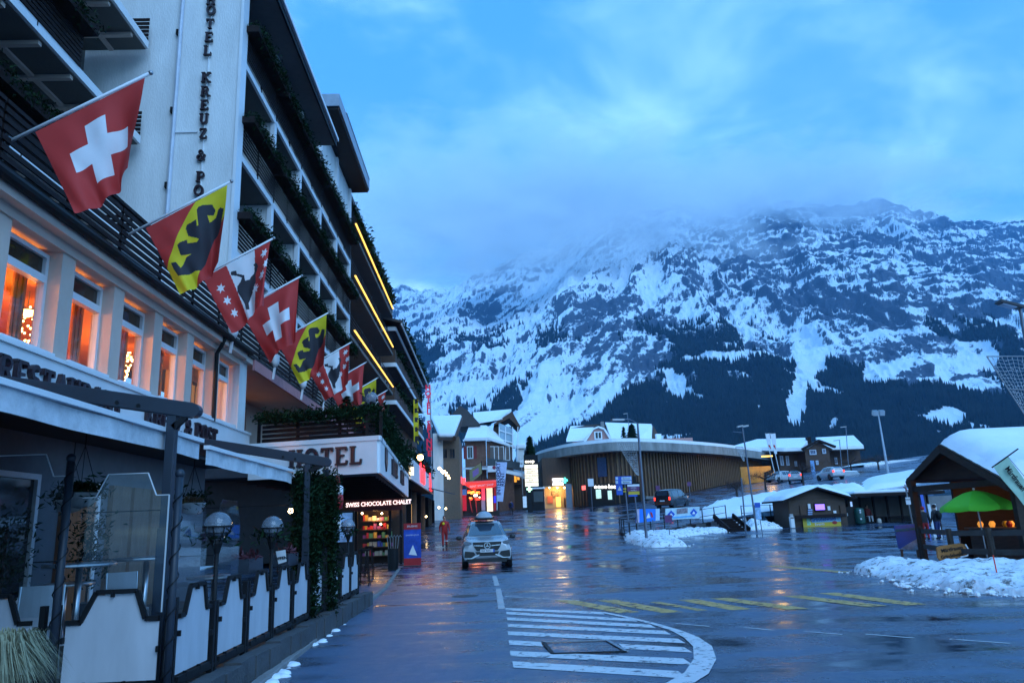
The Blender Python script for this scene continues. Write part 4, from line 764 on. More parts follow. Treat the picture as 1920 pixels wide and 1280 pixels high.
        MB().lathe([(.03, -.02), (.03, .09), (.001, .1)], (c.x, c.y, c.z - .09), 10).build('bulb', mat('frosted_bulb', (.7, .7, .72), .4), t, True)
        cg = MB(); cg.lathe([(r + .004, -.008), (r + .02, -.008), (r + .02, .008), (r + .004, .008)], (c.x, c.y, c.z - .015), 20); cg.lathe([(r * .82, -.005), (r * .82 + .012, -.005), (r * .82 + .012, .005), (r * .82, .005)], (c.x, c.y, c.z - .085), 20)
        for a in range(8): t_ = a * math.pi / 4; cg.tube([(c.x + (r + .012) * math.cos(t_), c.y + (r + .012) * math.sin(t_), c.z - .015), (c.x + r * .8 * math.cos(t_), c.y + r * .8 * math.sin(t_), c.z - .1), (c.x + .04 * math.cos(t_), c.y + .04 * math.sin(t_), c.z - r - .05)], .006, 4)
        cg.lathe([(.03, -.12), (.06, -.02), (.05, .02)], (c.x, c.y, c.z - r - .03), 12); cg.build('cage', M_BLACK, t)
        leaf_mb([(c.x - .25, c.y, c.z - .1), (c.x + .2, c.y, c.z - .12)], 60, (.08, .08, .05), .12, MB(), .2, 60 + i).build('fir_sprig', M_FIR, t)['kind'] = 'stuff' if i else 'stuff'
    # awnings on arms
    b1 = (at(0, 718, 7.6), at(362, 770, 7.6)); b2 = (at(402, 833, 12.8), at(612, 866, 12.8))
    for j, ((a, b), px, lab) in enumerate(((b1, 319, 'near awning on a thick dark post, with pale mottled valance'), (b2, 578, 'second awning beside the green columns, with pale valance'))):
        y = a.y; t = thing('awning', lab, 'awning', (b.x, y, TZ), 'terrace awnings'); sl = (b - a) / (b.x - a.x); root = a + sl * (-6.4 - a.x)
        MB().beam(root, b, .1, .155).build('arm', M_ANTH, t, bevel=.01); MB().tube([b + Vector((.01, -.055, 0)), b + Vector((.01, .055, 0))], .07, 14).build('arm_end', M_ANTH, t)
        pt = at(px, 860, y); pz = (root + sl * (pt.x - root.x)).z; box('post', M_ANTH, t, pt.x - .045, pt.x + .045, y - .045, y + .045, 1.75, pz - .08, bevel=.006); box('post_sleeve', M_ANTH, t, pt.x - .057, pt.x + .057, y - .057, y + .057, TZ - .3, 1.75, bevel=.006)
        MB().beam((pt.x + .02, y - .02, pz - .2), b - Vector((.06, .02, .06)), .05, .06).build('knee', M_BLACK, t)
        for q in (a.lerp(b, .62), a.lerp(b, .73)): MB().tube([q + Vector((0, -.06, -.03)), q + Vector((0, -.045, -.03))], .02, 8).build('bolt', M_BLACK, t)
        y0, y1 = ((2.0, 8.6), (8.78, 12.7))[j]; v0, v1 = [on_x(*p, -3.2) for p in (((0, 737), (388, 831)), ((402, 848), (555, 890)))[j]]; zt = (v0.z + v1.z) / 2 + .01
        def cloth(u, v): x = -6.43 + (3.23) * u; return (x, y0 + (y1 - y0) * v, 3.42 + (zt + .05 - 3.42) * u - .05 * math.sin(math.pi * u) + .012 * math.sin(14 * v + 3 * u))
        MB().grid(cloth, 10, 16).build('cloth', M_CANV, t, True)
        MB().grid(lambda u, v: (-3.19 + .012 * math.sin(30 * u), y0 + (y1 - y0) * u, zt - .17 * v + .006 * math.sin(17 * u)), 40, 4).build('valance', M_VALC, t, True); box('front_bar', M_WHITE2, t, -3.22, -3.15, y0, y1, zt + .005, zt + .05)
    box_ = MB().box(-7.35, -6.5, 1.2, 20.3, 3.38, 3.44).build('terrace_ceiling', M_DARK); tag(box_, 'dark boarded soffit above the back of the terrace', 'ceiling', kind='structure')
    # two posts wrapped in fir garland
    for j, (px, y) in enumerate(((570, 12.9), (608, 13.9))):
        p = at(px, 1100, y); t = thing('garland_column', ['nearer green fir garland column with a bare blue post showing', 'farther green fir garland column standing on the plinth'][j], 'garland', (p.x, y, TZ), 'fir garland columns')
        box('post', M_ANTH, t, p.x - .05, p.x + .05, y - .05, y + .05, 0.02, 2.75); g = MB()
        leaf_mb([(p.x - .12, y, .35 if j else .5), (p.x - .12, y, 2.6)], 2600, (.05, .07, .1), .085, g, .3, 70 + j); leaf_mb([(p.x + .13, y, .35), (p.x + .13, y, 2.6)], 2600, (.05, .07, .1), .085, g, .3, 74 + j); leaf_mb([(p.x, y + .1, .6), (p.x, y + .1, 2.6)], 1500, (.1, .04, .1), .085, g, .3, 78 + j); leaf_mb([(p.x, y - .08, 1.5), (p.x, y - .08, 2.6)], 500 + 900 * j, (.1, .03, .1), .085, g, .3, 79 + j)
        g.build('fir_garland', M_FIR, t)['kind'] = 'stuff'
    # hanging baskets
    for i, (x, y, z, lab) in enumerate(((-4.3, 8.3, 2.15, 'hanging flower basket under the near awning, by the slim post'), (-4.0, 10.6, 2.1, 'hanging basket with snow under the second awning'), (-5.1, 9.6, 2.15, 'darker hanging basket deep under the near awning'))):
        t = thing('hanging_basket', lab, 'basket', (x, y, z), 'hanging baskets'); MB().lathe([(.02, -.16), (.12, -.13), (.17, -.03), (.18, 0)], (x, y, z), 14).build('bowl', M_WHITE2 if i == 1 else mat('basket_fibre', (.35, .34, .33), .8), t, True)
        mb = MB(); [mb.tube([(x + .17 * math.cos(a), y + .17 * math.sin(a), z), (x, y, z + .5)], .004, 4) for a in (0, 2.1, 4.2)]; mb.tube([(x, y, z + .5), (x, y, 2.85)], .006, 4); mb.build('chain', M_BLACK, t)
        leaf_mb([(x - .1, y, z + .03), (x + .1, y, z + .03)], 500, (.09, .09, .06), .08, MB(), .4, 90 + i).build('plant', M_FIR, t)['kind'] = 'stuff'
    # bar tables and chairs
    M_ALU = mat('brushed_aluminium', (.6, .62, .65), .3, .9, var=.1)
    for i, (x, y, zt, lab) in enumerate(((-4.55, 8.9, 1.38, 'round silver bar table behind the fence corner'), (-4.25, 9.9, 1.40, 'second silver bar table, behind the nearest globe lamp'), (-5.7, 8.9, 1.05, 'low silver table deep on the terrace near the windows'), (-4.0, 11.6, 1.06, 'low silver table before the hanging basket with snow'), (-5.9, 11.2, 1.06, 'low silver table near the third ground floor window'))):
        t = thing('bar_table', lab, 'table', (x, y, TZ), 'terrace tables'); MB().lathe([(.36, 0), (.37, .012), (.37, .03), (.36, .04)], (x, y, zt), 28).build('tabletop', M_ALU, t); MB().tube([(x, y, TZ + .03), (x, y, zt)], .035, 10).build('column', M_ALU, t, True); MB().lathe([(.24, 0), (.23, .025), (.05, .05)], (x, y, TZ + .002), 20).build('foot', M_ALU, t)
    for i, (x, y, a, lab) in enumerate(((-4.6, 8.2, .3, 'pale chair behind the corner panel'), (-5.3, 8.0, -.5, 'pale chair by the left edge of the terrace'), (-4.9, 10.9, .8, 'pale chair behind the second globe lamp'), (-5.6, 9.4, 2.4, 'pale chair pushed to the hotel wall'))):
        t = thing('chair', lab, 'chair', (x, y, TZ), 'terrace chairs'); c, s = math.cos(a), math.sin(a); T = lambda p: (x + p[0] * c - p[1] * s, y + p[0] * s + p[1] * c, TZ + p[2])
        o = MB(); o.add([T(p) for p in [(-.21, -.2, .43), (.21, -.2, .43), (.21, .2, .45), (-.21, .2, .45), (-.21, -.2, .46), (.21, -.2, .46), (.21, .2, .48), (-.21, .2, .48)]], [(0, 3, 2, 1), (4, 5, 6, 7), (0, 1, 5, 4), (1, 2, 6, 5), (2, 3, 7, 6), (3, 0, 4, 7)]); o.build('seat', M_PANEL, t)
        o = MB(); o.grid(lambda u, v: T((-.21 + .42 * u, .2 + .05 * v - .03 * math.sin(math.pi * u), .52 + .4 * v)), 6, 4); o.build('backrest', M_PANEL, t)
        for lx, ly, top in ((-.2, -.19, .44), (.2, -.19, .44), (-.2, .2, .92), (.2, .2, .92)): MB().tube([T((lx * 1.1, ly * 1.1, 0)), T((lx, ly, .45)), T((lx, ly + (.05 if top > .5 else 0), top))], .013, 6).build('leg', M_ALU, t)
    for i, (px, py, y) in enumerate(((545, 957, 14.2), (452, 1050, 13.0))):
        c = at(px, py, y); t = thing('terrace_bulb', ['small glowing wall lantern behind the near garland', 'small warm light added to brighten the orange terrace door'][i], 'lantern', c, 'terrace lanterns'); MB().ball(c, .05, 10, 7).build('bulb', M_BULB_, t, True); MB().lathe([(.07, .05), (.03, .1), (.01, .12)], c, 10).build('cap', M_BLACK, t); MB().beam(c + Vector((0, 0, .1)), (-7.4, c.y, c.z + .1), .02, .02).build('arm', M_BLACK, t); lamp('terrace_bulb_light', c + Vector((0, -.1, -.08)), 4, (1, .6, .25), .05)  # second bulb is an added light that lifts the dark door
    for i, (x, y, lab) in enumerate(((-6.7, 8.6, 'dark potted shrub before the first ground floor window seen'), (-6.6, 10.9, 'dark potted shrub between the ground floor windows'), (-6.5, 13.0, 'dark potted shrub beside the orange terrace door'))):
        t = thing('potted_shrub', lab, 'plant', (x, y, TZ), 'terrace shrubs'); MB().lathe([(.16, 0), (.2, .38), (.22, .4), (.18, .4)], (x, y, TZ), 16).build('pot', M_ANTH, t); MB().tube([(x, y, TZ + .3), (x, y, 1.9)], .02, 6).build('stem', M_BARK, t); leaf_mb([(x, y, 1.1), (x, y, 2.0)], 700, (.15, .15, .16), .1, MB(), .1, 160 + i).build('foliage', M_FIR, t)['kind'] = 'stuff'
    # flower boxes on the sills
    for i, y in enumerate((5.4, 7.6, 9.75)):
        t = thing('flower_box', ['snowy flower box under the ground floor window nearest the left edge', 'snowy flower box under the second ground floor window', 'snowy flower box under the third ground floor window'][i], 'planter', (-7.15, y + .6, .75), 'flower boxes on the sills'); box('trough', M_WHITE2, t, -7.3, -7.02, y + .05, y + 1.2, .752, .92)
        leaf_mb([(-7.16, y + .1, .95), (-7.16, y + 1.15, .95)], 160, (.08, .05, .07), .14, MB(), 0, 130 + i).build('plant', mat('withered_flower', (.12, .05, .04), .8, var=.5, scale=9), t)['kind'] = 'stuff'
    for i, (px, y) in enumerate(((486, 10.1), (548, 12.0))):
        p = at(px, 1052, y); t = thing('rail_planter', ['grey trough planter hung on the fence before the garlands', 'small grey planter with a menu card beside the near garland'][i], 'planter', (FX - .15, y, 1.1), 'fence planters'); box('trough', M_ANTH, t, FX - .28, FX - .06, y - .3, y + .3, 1.18, 1.36)
        leaf_mb([(FX - .17, y - .25, 1.37), (FX - .17, y + .25, 1.37)], 140, (.05, .03, .03), .1, MB(), 0, 140 + i).build('heather', mat('heather', (.09, .02, .03), .8, var=.4), t)['kind'] = 'stuff'
    t = thing('menu_card', 'white card with dark lettering clipped to the fence', 'sign', (FX, 11.35, 1.3)); MB().extr([at(517, 1033, 11.3), at(535, 1030, 11.3), at(537, 1052, 11.3), at(522, 1057, 11.3)], (0, .01, 0)).build('board', M_WHITE2, t); c = at(527, 1046, 11.29); text('lettering', 'OFFEN', .055, c, (1, 0, .12), (0, 0, 1), M_BLACK, t, .002, .03); MB().tube([(c.x - .05, 11.31, c.z - .1), (c.x - .05, 11.31, 1.1)], .01, 6).build('clip', M_BLACK, t)
    # dry ornamental grass in a pot
    t = thing('ornamental_grass', 'dry pale ornamental grass in a brown pot at the lower left corner', 'plant', (-3.36, 5.6, 0)); x, y = -3.38, 5.6
    MB().lathe([(.16, .0), (.2, .4), (.235, .72), (.25, .74), (.23, .76), (.2, .7)], (x, y, 0), 20).build('pot', mat('brown_clay', (.05, .028, .022), .7, var=.2), t, True)
    mb = MB(); rnd = random.Random(5)
    for i in range(1500):
        a = rnd.random() * 6.283; r0 = .12 * math.sqrt(rnd.random()); h = rnd.uniform(.2, .38); out = rnd.uniform(.08, .42); p0 = Vector((x + r0 * math.cos(a), y + r0 * math.sin(a), .7)); dr = Vector((math.cos(a), math.sin(a), 0)); p1 = p0 + dr * out * .45 + Vector((0, 0, h)); p2 = p0 + dr * out + Vector((0, 0, h * rnd.uniform(.2, .8) - .1)); sd = Vector((-dr.y, dr.x, 0)) * .004
        mb.add([p0 - sd, p0 + sd, p1 + sd, p1 - sd, p2], [(0, 1, 2, 3), (3, 2, 4)])
    mb.build('blades', mat('dry_grass', (.27, .26, .16), .8, var=.35, scale=14), t)['kind'] = 'stuff'
    # melting snow crumbs along the kerb
    mb = MB(); rnd = random.Random(9)
    for i in range(60):
        yy = rnd.choice([rnd.uniform(7.6, 10.6), rnd.uniform(7.6, 10.6), rnd.uniform(12, 15)]); xx = -2.53 - (yy - 8) * .035 + rnd.gauss(.03, .05); r = rnd.uniform(.04, .11); mb.lathe([(r, 0), (r * .8, r * .3), (r * .3, r * .5), (.001, r * .5)], (xx, yy, .0), 7, 1, rnd.uniform(.7, 1.8))
    o = mb.build('snow', M_SNOW, None, True); tag(o, 'small melting snow crumbs along the terrace kerb', 'snow', kind='stuff')
terrace()
# ================================================================ STREET BEYOND THE HOTEL
def wall_y(name, mt, parent, px0, px1, pyt, pyb, Y, depth, zb=None):
    """a block whose face towards the viewer stands at distance Y"""
    a = at(px0, (pyt + pyb) / 2, Y); b = at(px1, (pyt + pyb) / 2, Y); t = at((px0 + px1) / 2, pyt, Y).z; z0 = at((px0 + px1) / 2, pyb, Y).z if zb is None else zb
    return box(name, mt, parent, a.x, b.x, Y, Y + depth, z0, t)
def gable(parent, x0, x1, y0, y1, ze, zr, axis='y', over=.5, snow=.35, th=.14, roofm=None, name='roof', snow_side=(1, 1)):
    """pitched roof: two slabs with a snow cover each; axis = direction of the ridge"""
    roofm = roofm or M_ROOF; mb = MB(); sb = MB()
    for sgn in (-1, 1):
        if axis == 'y':
            xm = (x0 + x1) / 2; xe = xm + sgn * ((x1 - x0) / 2 + over); k = (zr - ze) / ((x1 - x0) / 2); zee = zr - k * abs(xe - xm)
            P = [(xm, y0 - over, zr), (xe, y0 - over, zee), (xe, y1 + over, zee), (xm, y1 + over, zr)]
        else:
            ym = (y0 + y1) / 2; ye = ym + sgn * ((y1 - y0) / 2 + over); k = (zr - ze) / ((y1 - y0) / 2); zee = zr - k * abs(ye - ym)
            P = [(x0 - over, ym, zr), (x0 - over, ye, zee), (x1 + over, ye, zee), (x1 + over, ym, zr)]
        mb.extr(P, (0, 0, th)); on = snow_side[0 if sgn < 0 else 1]
        if snow and on:
            c = sum((Vector(p) for p in P), Vector()) / 4; Q = [c + (Vector(p) - c) * .985 + Vector((0, 0, th + .004)) for p in P]
            nn = 10
            def sf(u, v): p = Q[0].lerp(Q[1], u).lerp(Q[3].lerp(Q[2], u), v); e = min(1, 9 * min(u if u < .5 else 1 - u + .0, .5), 9 * min(v, 1 - v)); return p + Vector((0, 0, snow * (max(.0, e) ** .5 if u > .5 or True else 1) * (.85 + .15 * math.sin(5 * v + 3 * u))))
            sb.grid(sf, nn, nn); 
    r = mb.build(name, roofm, parent)
    if snow and any(snow_side): sb.build('snow_cover', M_SNOW, r, True)
    return r
def gable_wall(parent, x0, x1, Y, ze, zr, th, mt, name='gable'): return MB().extr([(x0, Y, ze), (x1, Y, ze), ((x0 + x1) / 2, Y, zr)], (0, th, 0)).build(name, mt, parent)
M_LED = glow('led_strip', (1, .55, .1), 1.5); M_NEON = glow('red_neon', (1, .03, .04), 2.2); M_LITW = glow('lit_sign_white', (1, .86, .62), 1.5); M_WARMW = glow('warm_window', (1, .5, .14), .8); M_BULB = glow('bulb', (1, .7, .35), 10)
def chocolate_shop():
    Y = 36.0; t = thing('chocolate_shop', 'dark red chocolate shop front under the far end of the hotel canopy', 'shop', (-5.2, Y, .0)); a = at(655, 1000, Y); b = at(754, 1000, Y)
    fw = MB(); z1 = at(700, 930, Y).z; fw.box(a.x - 2.5, b.x, Y + 1.6, Y + 1.75, .0, z1); fw.build('back_wall', mat('dark_brown_wall', (.05, .025, .015), .7), t); box('ceiling', M_DARK, t, a.x - 2.5, b.x, Y + .003, Y + 1.6, z1, z1 + .1); box('floor', M_STONE, t, a.x - 2.5, b.x, Y, Y + 1.6, .0, .12)
    sb = MB(); sa, se = at(668, 948, Y), at(752, 948, Y); box('sign_board', mat('oxblood', (.12, .012, .01), .5), t, sa.x - .3, se.x + .05, Y - .12, Y, at(710, 957, Y).z, at(710, 934, Y).z)
    c = at(710, 943.5, Y - .13); text('lettering', 'SWISS CHOCOLATE CHALET', .27, c, (1, 0, .02), (0, 0, 1), glow('pink_white_neon', (1, .75, .72), 1.2), t, .02, .02, xs=.86)
    for j, px in enumerate((668, 731, 752)): p = at(px, 1000, Y); box('door_post', M_DARKW, t, p.x - .06, p.x + .06, Y - .06, Y + .06, .0, z1)
    rnd = random.Random(3); zs = [.45, .85, 1.25, 1.65, 2.05]
    for i, z in enumerate(zs):
        sh = box('shelf', M_BROWN, t, at(672, 1000, Y).x, at(728, 1000, Y).x, Y + .9, Y + 1.58, z, z + .04)
        x = at(674, 1000, Y).x
        while x < at(726, 1000, Y).x:
            w = rnd.uniform(.08, .22); cl = rnd.choice([(.5, .03, .03), (.05, .08, .35), (.6, .35, .05), (.45, .4, .3), (.25, .06, .2), (.1, .25, .1)]); box('box_of_sweets', mat('sweets_%d' % (int(cl[0] * 100)), cl, .35), sh, x, x + w * .85, Y + .95, Y + 1.2, z + .042, z + .04 + rnd.uniform(.1, .28)); x += w
    for px, py in ((716, 962), (679, 962), (714, 982), (732, 930)): p = at(px, py, Y + .8); MB().ball(p, .05, 8, 6).build('spot', M_BULB, t)
    lamp('shop_light', at(705, 970, Y + .6), 24, WARM, .1)
    # things standing before it
    s = thing('roll_up_banner', 'red and blue standing advertising banner outside the chocolate shop', 'banner', at(771, 1046, 34)); q = [at(757, 981, 34), at(789, 981, 34), at(787, 1046, 34), at(757, 1046, 34)]; x0, x1 = q[0].x, q[1].x; zt, zb = q[0].z, .12
    box('panel', mat('banner_blue', (.02, .07, .4), .4, var=.5, scale=2.5), s, x0, x1, 34, 34.04, zb, zt); box('header', M_RED, s, x0, x1, 33.985, 33.998, zt - .26, zt); box('footer', M_RED, s, x0, x1, 33.985, 33.998, zb, zb + .3); box('base', M_BLACK, s, x0 - .02, x1 + .02, 33.85, 34.2, .02, .1)
    text('lettering', 'ERLEBNIS', .11, ((x0 + x1) / 2, 33.98, zt - .13), (1, 0, 0), (0, 0, 1), M_FWHITE, s, .002); text('lettering', 'JUNGFRAUJOCH', .075, ((x0 + x1) / 2, 33.995, zt - .5), (1, 0, 0), (0, 0, 1), M_FWHITE, s, .002); MB().extr([((x0 + x1) / 2 - .16, 33.997, zb + .45), ((x0 + x1) / 2 + .2, 33.997, zb + .4), ((x0 + x1) / 2 + .02, 33.997, zb + .85)], (0, -.003, 0)).build('print_peak', M_FWHITE, s)
    for i, px in enumerate((683, 692)):
        p = at(px, 1075, 24 + 4 * i); x, y = p.x, p.y; u = thing('bar_stool', ['tall dark bar stool just past the fence end', 'second tall dark bar stool, nearer the shop'][i], 'stool', (x, y, 0), 'bar stools'); MB().lathe([(.16, 0), (.17, .03), (.15, .06)], (x, y, 1.05), 14).build('seat', M_DARKW, u)
        for a_ in range(4): c_, s_2 = math.cos(a_ * 1.571 + .78), math.sin(a_ * 1.571 + .78); MB().tube([(x + .22 * c_, y + .22 * s_2, .0), (x + .11 * c_, y + .11 * s_2, 1.05)], .018, 6).build('leg', M_DARKW, u)
        MB().lathe([(.17, .40), (.185, .40), (.185, .43), (.17, .43)], (x, y, 0), 14).build('foot_ring', M_DARKW, u)
    p = at(737, 1045, 32); x, y = p.x, p.y; u = thing('umbrella_stand', 'black umbrella stand with pale hooked handles beside the shop door', 'stand', (x, y, 0)); MB().lathe([(.2, 0.02), (.22, .3), (.22, .9), (.2, .9)], (x, y, 0), 14).build('bin', M_BLACK, u)
    for a_ in range(5): dx = -.16 + .08 * a_; MB().tube([(x + dx, y, .7), (x + dx * 1.5, y, 1.35), (x + dx * 1.5 + .05, y, 1.42), (x + dx * 1.5 + .1, y, 1.34)], .014, 6).build('handle', M_STEEL, u)
    # poster panel and red lantern beside the garlands
    p0, p1 = at(624, 962, 19.0), at(660, 1015, 19.0); u = thing('poster_board', 'blue and white food poster on the wall behind the far globe lamp', 'poster', (p0.x, 19, .3)); box('board', mat('poster_print', (.3, .42, .6), .4, var=.7, scale=5), u, p0.x, p1.x, 19, 19.03, p1.z, p0.z); box('frame', M_BLACK, u, p0.x - .04, p1.x + .04, 19.031, 19.06, .02, p0.z + .04); box('white_field', M_FWHITE, u, p0.x + .02, p0.x + .2, 18.99, 18.999, p1.z + .3, p0.z - .15)
    c = at(632, 928, 15.5); u = thing('stocking_ornament', 'red and white christmas ornament hanging beside the far garland', 'ornament', c); MB().lathe([(.02, -.3), (.11, -.25), (.13, -.1), (.12, 0)], c, 12).build('red_sack', M_RED, u, True); MB().lathe([(.1, 0), (.12, .02), (.12, .16), (.06, .2)], c, 12).build('white_cuff', M_FWHITE, u, True); MB().tube([c + Vector((0, 0, .19)), c + Vector((0, 0, .5)), (c.x, c.y, 3.06)], .008, 4).build('cord', M_BLACK, u); MB().lathe([(.07, .18), (.05, .34), (.005, .4)], c, 12).build('cap', M_RED, u, True)
    # little tree and globe on the canopy deck
    p = at(652, 748, 21.5); u = thing('small_fir', 'small fir tree standing on the hotel canopy', 'tree', (p.x, p.y, 4.0)); MB().tube([(p.x, p.y, 3.95), (p.x, p.y, 5.3)], [.03, .008], 6).build('trunk', M_BARK, u); m = MB(); rnd = random.Random(2)
    for i in range(420): k = rnd.random(); r = .42 * (1 - k) + .03; a_ = rnd.random() * 6.28; rr = r * math.sqrt(rnd.random()); q = Vector((p.x + rr * math.cos(a_), p.y + rr * math.sin(a_), 4.55 + k * .85)); d = Vector((math.cos(a_), math.sin(a_), -.25)) * .14; e = Vector((-d.y, d.x, .03)) * .3; m.add([q - e, q + d, q + e], [(0, 1, 2)])
    m.build('crown', M_FIR, u)['kind'] = 'stuff'
    c = at(697, 746, 21); u = thing('globe_lamp', 'clear globe lamp standing on the hotel canopy before the far flags', 'lamp', (c.x, c.y, 4.0)); MB().ball(c, .17, 18, 12).build('globe', MATS['smoked_globe'], u, True); MB().tube([(c.x, c.y, 4.0), (c.x, c.y, c.z - .15)], .025, 8).build('pole', M_BLACK, u); MB().lathe([(.05, -.12), (.06, .02), (.03, .05)], (c.x, c.y, c.z - .12), 10).build('socket', M_BLACK, u)
chocolate_shop()
def timber_block():
    t = thing('timber_hotel', 'dark timber hotel with glowing amber light strips on its balconies', 'building', (-9, 46, .5)); box('wall', mat('slate_wall', (.06, .065, .075), .8), t, -14, -8.4, 36.5, 54.6, 4.3, 19.2)
    for i, z in enumerate((8.4, 11.3, 14.25, 17.15)):
        b = box('balcony', M_GREYP, t, -8.4, -6.62, 36.6, 54.5, z - .2, z); 
        for j in range(5):
            y0 = 36.7 + j * 3.55
            for k in range(5): slat('rail_bar', M_BLACK, -6.6, -6.57, y0, y0 + 3.45, z + .12 + k * .19, z + .16 + k * .19, b)
            slat('rail_post', M_BLACK, -6.62, -6.56, y0, y0 + .05, z, z + 1.05, b)
            if i < 3: window_x(b, -8.4, y0 + .4, y0 + 2.9, z + .02, z + 2.1, M_DARKW, M_GLASSD, .08, .05, 1)
        if i: 
            g_ = [(37.7, 45.8), (46.0, 53.9)]
            for a, c in g_: slat('light_strip', M_LED, -6.57, -6.49, a, c, z + .29, z + .34, b)
        if i == 3: leaf_mb([(-6.5, 36.8, z + .9), (-6.5, 54.4, z + .9)], 900, (.1, .1, .15), .28, MB(), .3, 11).build('greenery', M_FIR, b)['kind'] = 'stuff'
    box('roof', M_ROOF, t, -14, -6.9, 36.5, 54.8, 19.2, 19.5)
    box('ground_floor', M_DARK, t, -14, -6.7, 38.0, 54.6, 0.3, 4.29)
    # brown chalet with carved balconies
    t = thing('brown_chalet', 'brown chalet with carved balconies and white edge boards beyond the amber lights', 'chalet', (-9, 68, 1)); box('wall', M_BROWN, t, -14, -7.6, 55.2, 84, 1.0, 18.6)
    ed = [at(744, 688, 56.5), at(744, 757, 56.5), at(744, 622, 56.5)]
    for i, e in enumerate(ed):
        z = e.z; x = -6.55; b = box('balcony', mat('deck_underside', (.07, .07, .075), .8), t, -9.4, x, 55.4, 80, z - .14, z); box('edge_board', M_WHITE2, b, x, x + .08, 55.4, 80.05, z - .2, z + .1); box('front_board', M_WHITE2, b, -9.4, x, 55.3, 55.39, z - .2, z + .1)
        if i < 2:
            for j in range(14): slat('balcony_board', M_BROWN, x - .05, x - .02, 55.45 + j * 1.74, 57.1 + j * 1.74, z + .12, z + 1.15, b)
            slat('front_panel', M_BROWN, -9.3, x - .06, 55.42, 55.46, z + .12, z + 1.15, b)
            leaf_mb([(x + .08, 56, z + 1.15), (x + .08, 79, z + 1.15)], 500, (.1, .2, .12), .35, MB(), .3, 21 + i).build('greenery', M_FIR, b)['kind'] = 'stuff'
        for j in range(5): window_x(b, -7.6, 57.5 + 4.4 * j, 59.6 + 4.4 * j, z + .2, z + 2.1, M_WHITE2, M_GLASSD, .1, .06, 1)
    e = at(745, 619, 56.5); rz = e.z; r = MB().extr([(-14, 54.8, rz + 2.4), (-6.0, 54.8, rz + .1), (-6.0, 82, rz + .1), (-14, 82, rz + 2.4)], (0, 0, .2)).build('roof', M_ROOF, t); box('eave_board', M_WHITE2, r, -6.06, -5.98, 54.8, 82, rz - .06, rz + .09)
    leaf_mb([(-6.1, 55, rz + .35), (-6.1, 81, rz + .35)], 500, (.12, .2, .12), .4, MB(), 0, 31).build('roof_garland', M_FIR, r)['kind'] = 'stuff'
    c = MB(); p = at(740, 590, 56); c.box(-7.6, -6.9, 55.6, 56.6, rz + 1.0, rz + 3.4); c.build('chimney', M_STONE, t)
    # canopy with red neon script
    Y0, Y1 = 44.5, 66.5; a, b = at(770, 885, Y0), at(813, 912, Y1); u = thing('restaurant_canopy', 'pale restaurant canopy with glowing red script letters', 'canopy', (a.x, Y0, gz(a.x, Y0))); z0, z1 = 4.45, 5.72; d = Vector((b.x - a.x, Y1 - Y0, 0)).normalized(); n = Vector((d.y, -d.x, 0))
    MB().extr([(a.x, Y0, z0), (b.x, Y1, z0), (b.x, Y1, z1), (a.x, Y0, z1)], n * -.12).build('fascia', M_WHITE2, u); MB().extr([(a.x - .13, Y0 + .05, z0 + .03), (b.x - .13, Y1, z0 + .03), (-7.5, Y1, z0 + .03), (-7.5, Y0 + .05, z0 + .03)], (0, 0, .2)).build('deck', M_DARKW, u); box('front_fascia', M_WHITE2, u, -6.7, a.x - .13, Y0, Y0 + .1, z0, z1)
    o = Vector((a.x, Y0, 0)) + d * 9.0 + n * .02; text('neon_lettering', 'lodil', 1.75, (o.x, o.y, 5.25), d, (0, 0, 1), M_NEON, u, .05, .03, xs=1.25); o = Vector((a.x, Y0, 0)) + d * 17.6 + n * .02; text('neon_lettering', 'fm', 1.75, (o.x, o.y, 5.15), d, (0, 0, 1), M_NEON, u, .05, .04, xs=1.4)
    box('lit_panel', glow('cream_lit_panel', (1, .82, .55), .9), u, at(764, 885, Y0).x, at(776, 885, Y0).x, Y0 - .06, Y0 - .01, at(770, 891, Y0).z, at(770, 874, Y0).z)
    leaf_mb([(a.x - .4, Y0, z1 + .3), (b.x - .4, Y1, z1 + .3)], 900, (.25, .2, .22), .4, MB(), 0, 33).build('hedge', M_FIR, u)['kind'] = 'stuff'
    # dark shop row underneath
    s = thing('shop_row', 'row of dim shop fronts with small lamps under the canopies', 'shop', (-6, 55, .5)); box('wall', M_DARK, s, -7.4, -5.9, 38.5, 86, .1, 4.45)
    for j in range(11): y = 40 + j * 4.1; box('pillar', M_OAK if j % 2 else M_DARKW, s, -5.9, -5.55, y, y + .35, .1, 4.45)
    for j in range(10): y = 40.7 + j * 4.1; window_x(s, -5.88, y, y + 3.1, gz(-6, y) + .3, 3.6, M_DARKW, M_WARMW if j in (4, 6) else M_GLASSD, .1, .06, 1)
    for i, (px, py) in enumerate(((823, 951), (836, 953), (799, 968))): p = at(px, py, 58 + 4 * i); MB().ball(p, .08, 8, 6).build('wall_lamp', M_BULB, s)
    MB().extr([(-5.9, 60, 5.0), (-3.3, 60, 4.3), (-3.3, 80, 4.9), (-5.9, 80, 5.6)], (0, 0, .08)).build('awning_roof', mat('navy_canvas', (.02, .03, .05), .8), s)
    # lantern
    c = at(788, 857, 43); u = thing('street_lantern', 'glowing round street lantern above the neon canopy', 'lantern', c); MB().ball(c, .17, 14, 10).build('globe', glow('lantern_glow', (1, .62, .22), 22), u, True); MB().tube([c + Vector((0, .1, .2)), c + Vector((-.3, .3, .6)), (-6.55, c.y + .6, c.z + .8)], .03, 6).build('bracket', M_BLACK, u); MB().lathe([(.2, .13), (.1, .24), (.03, .28)], c, 12).build('cap', M_BLACK, u); lamp('lantern_light', c + Vector((.1, -.35, -.1)), 60, (1, .62, .25), .2)
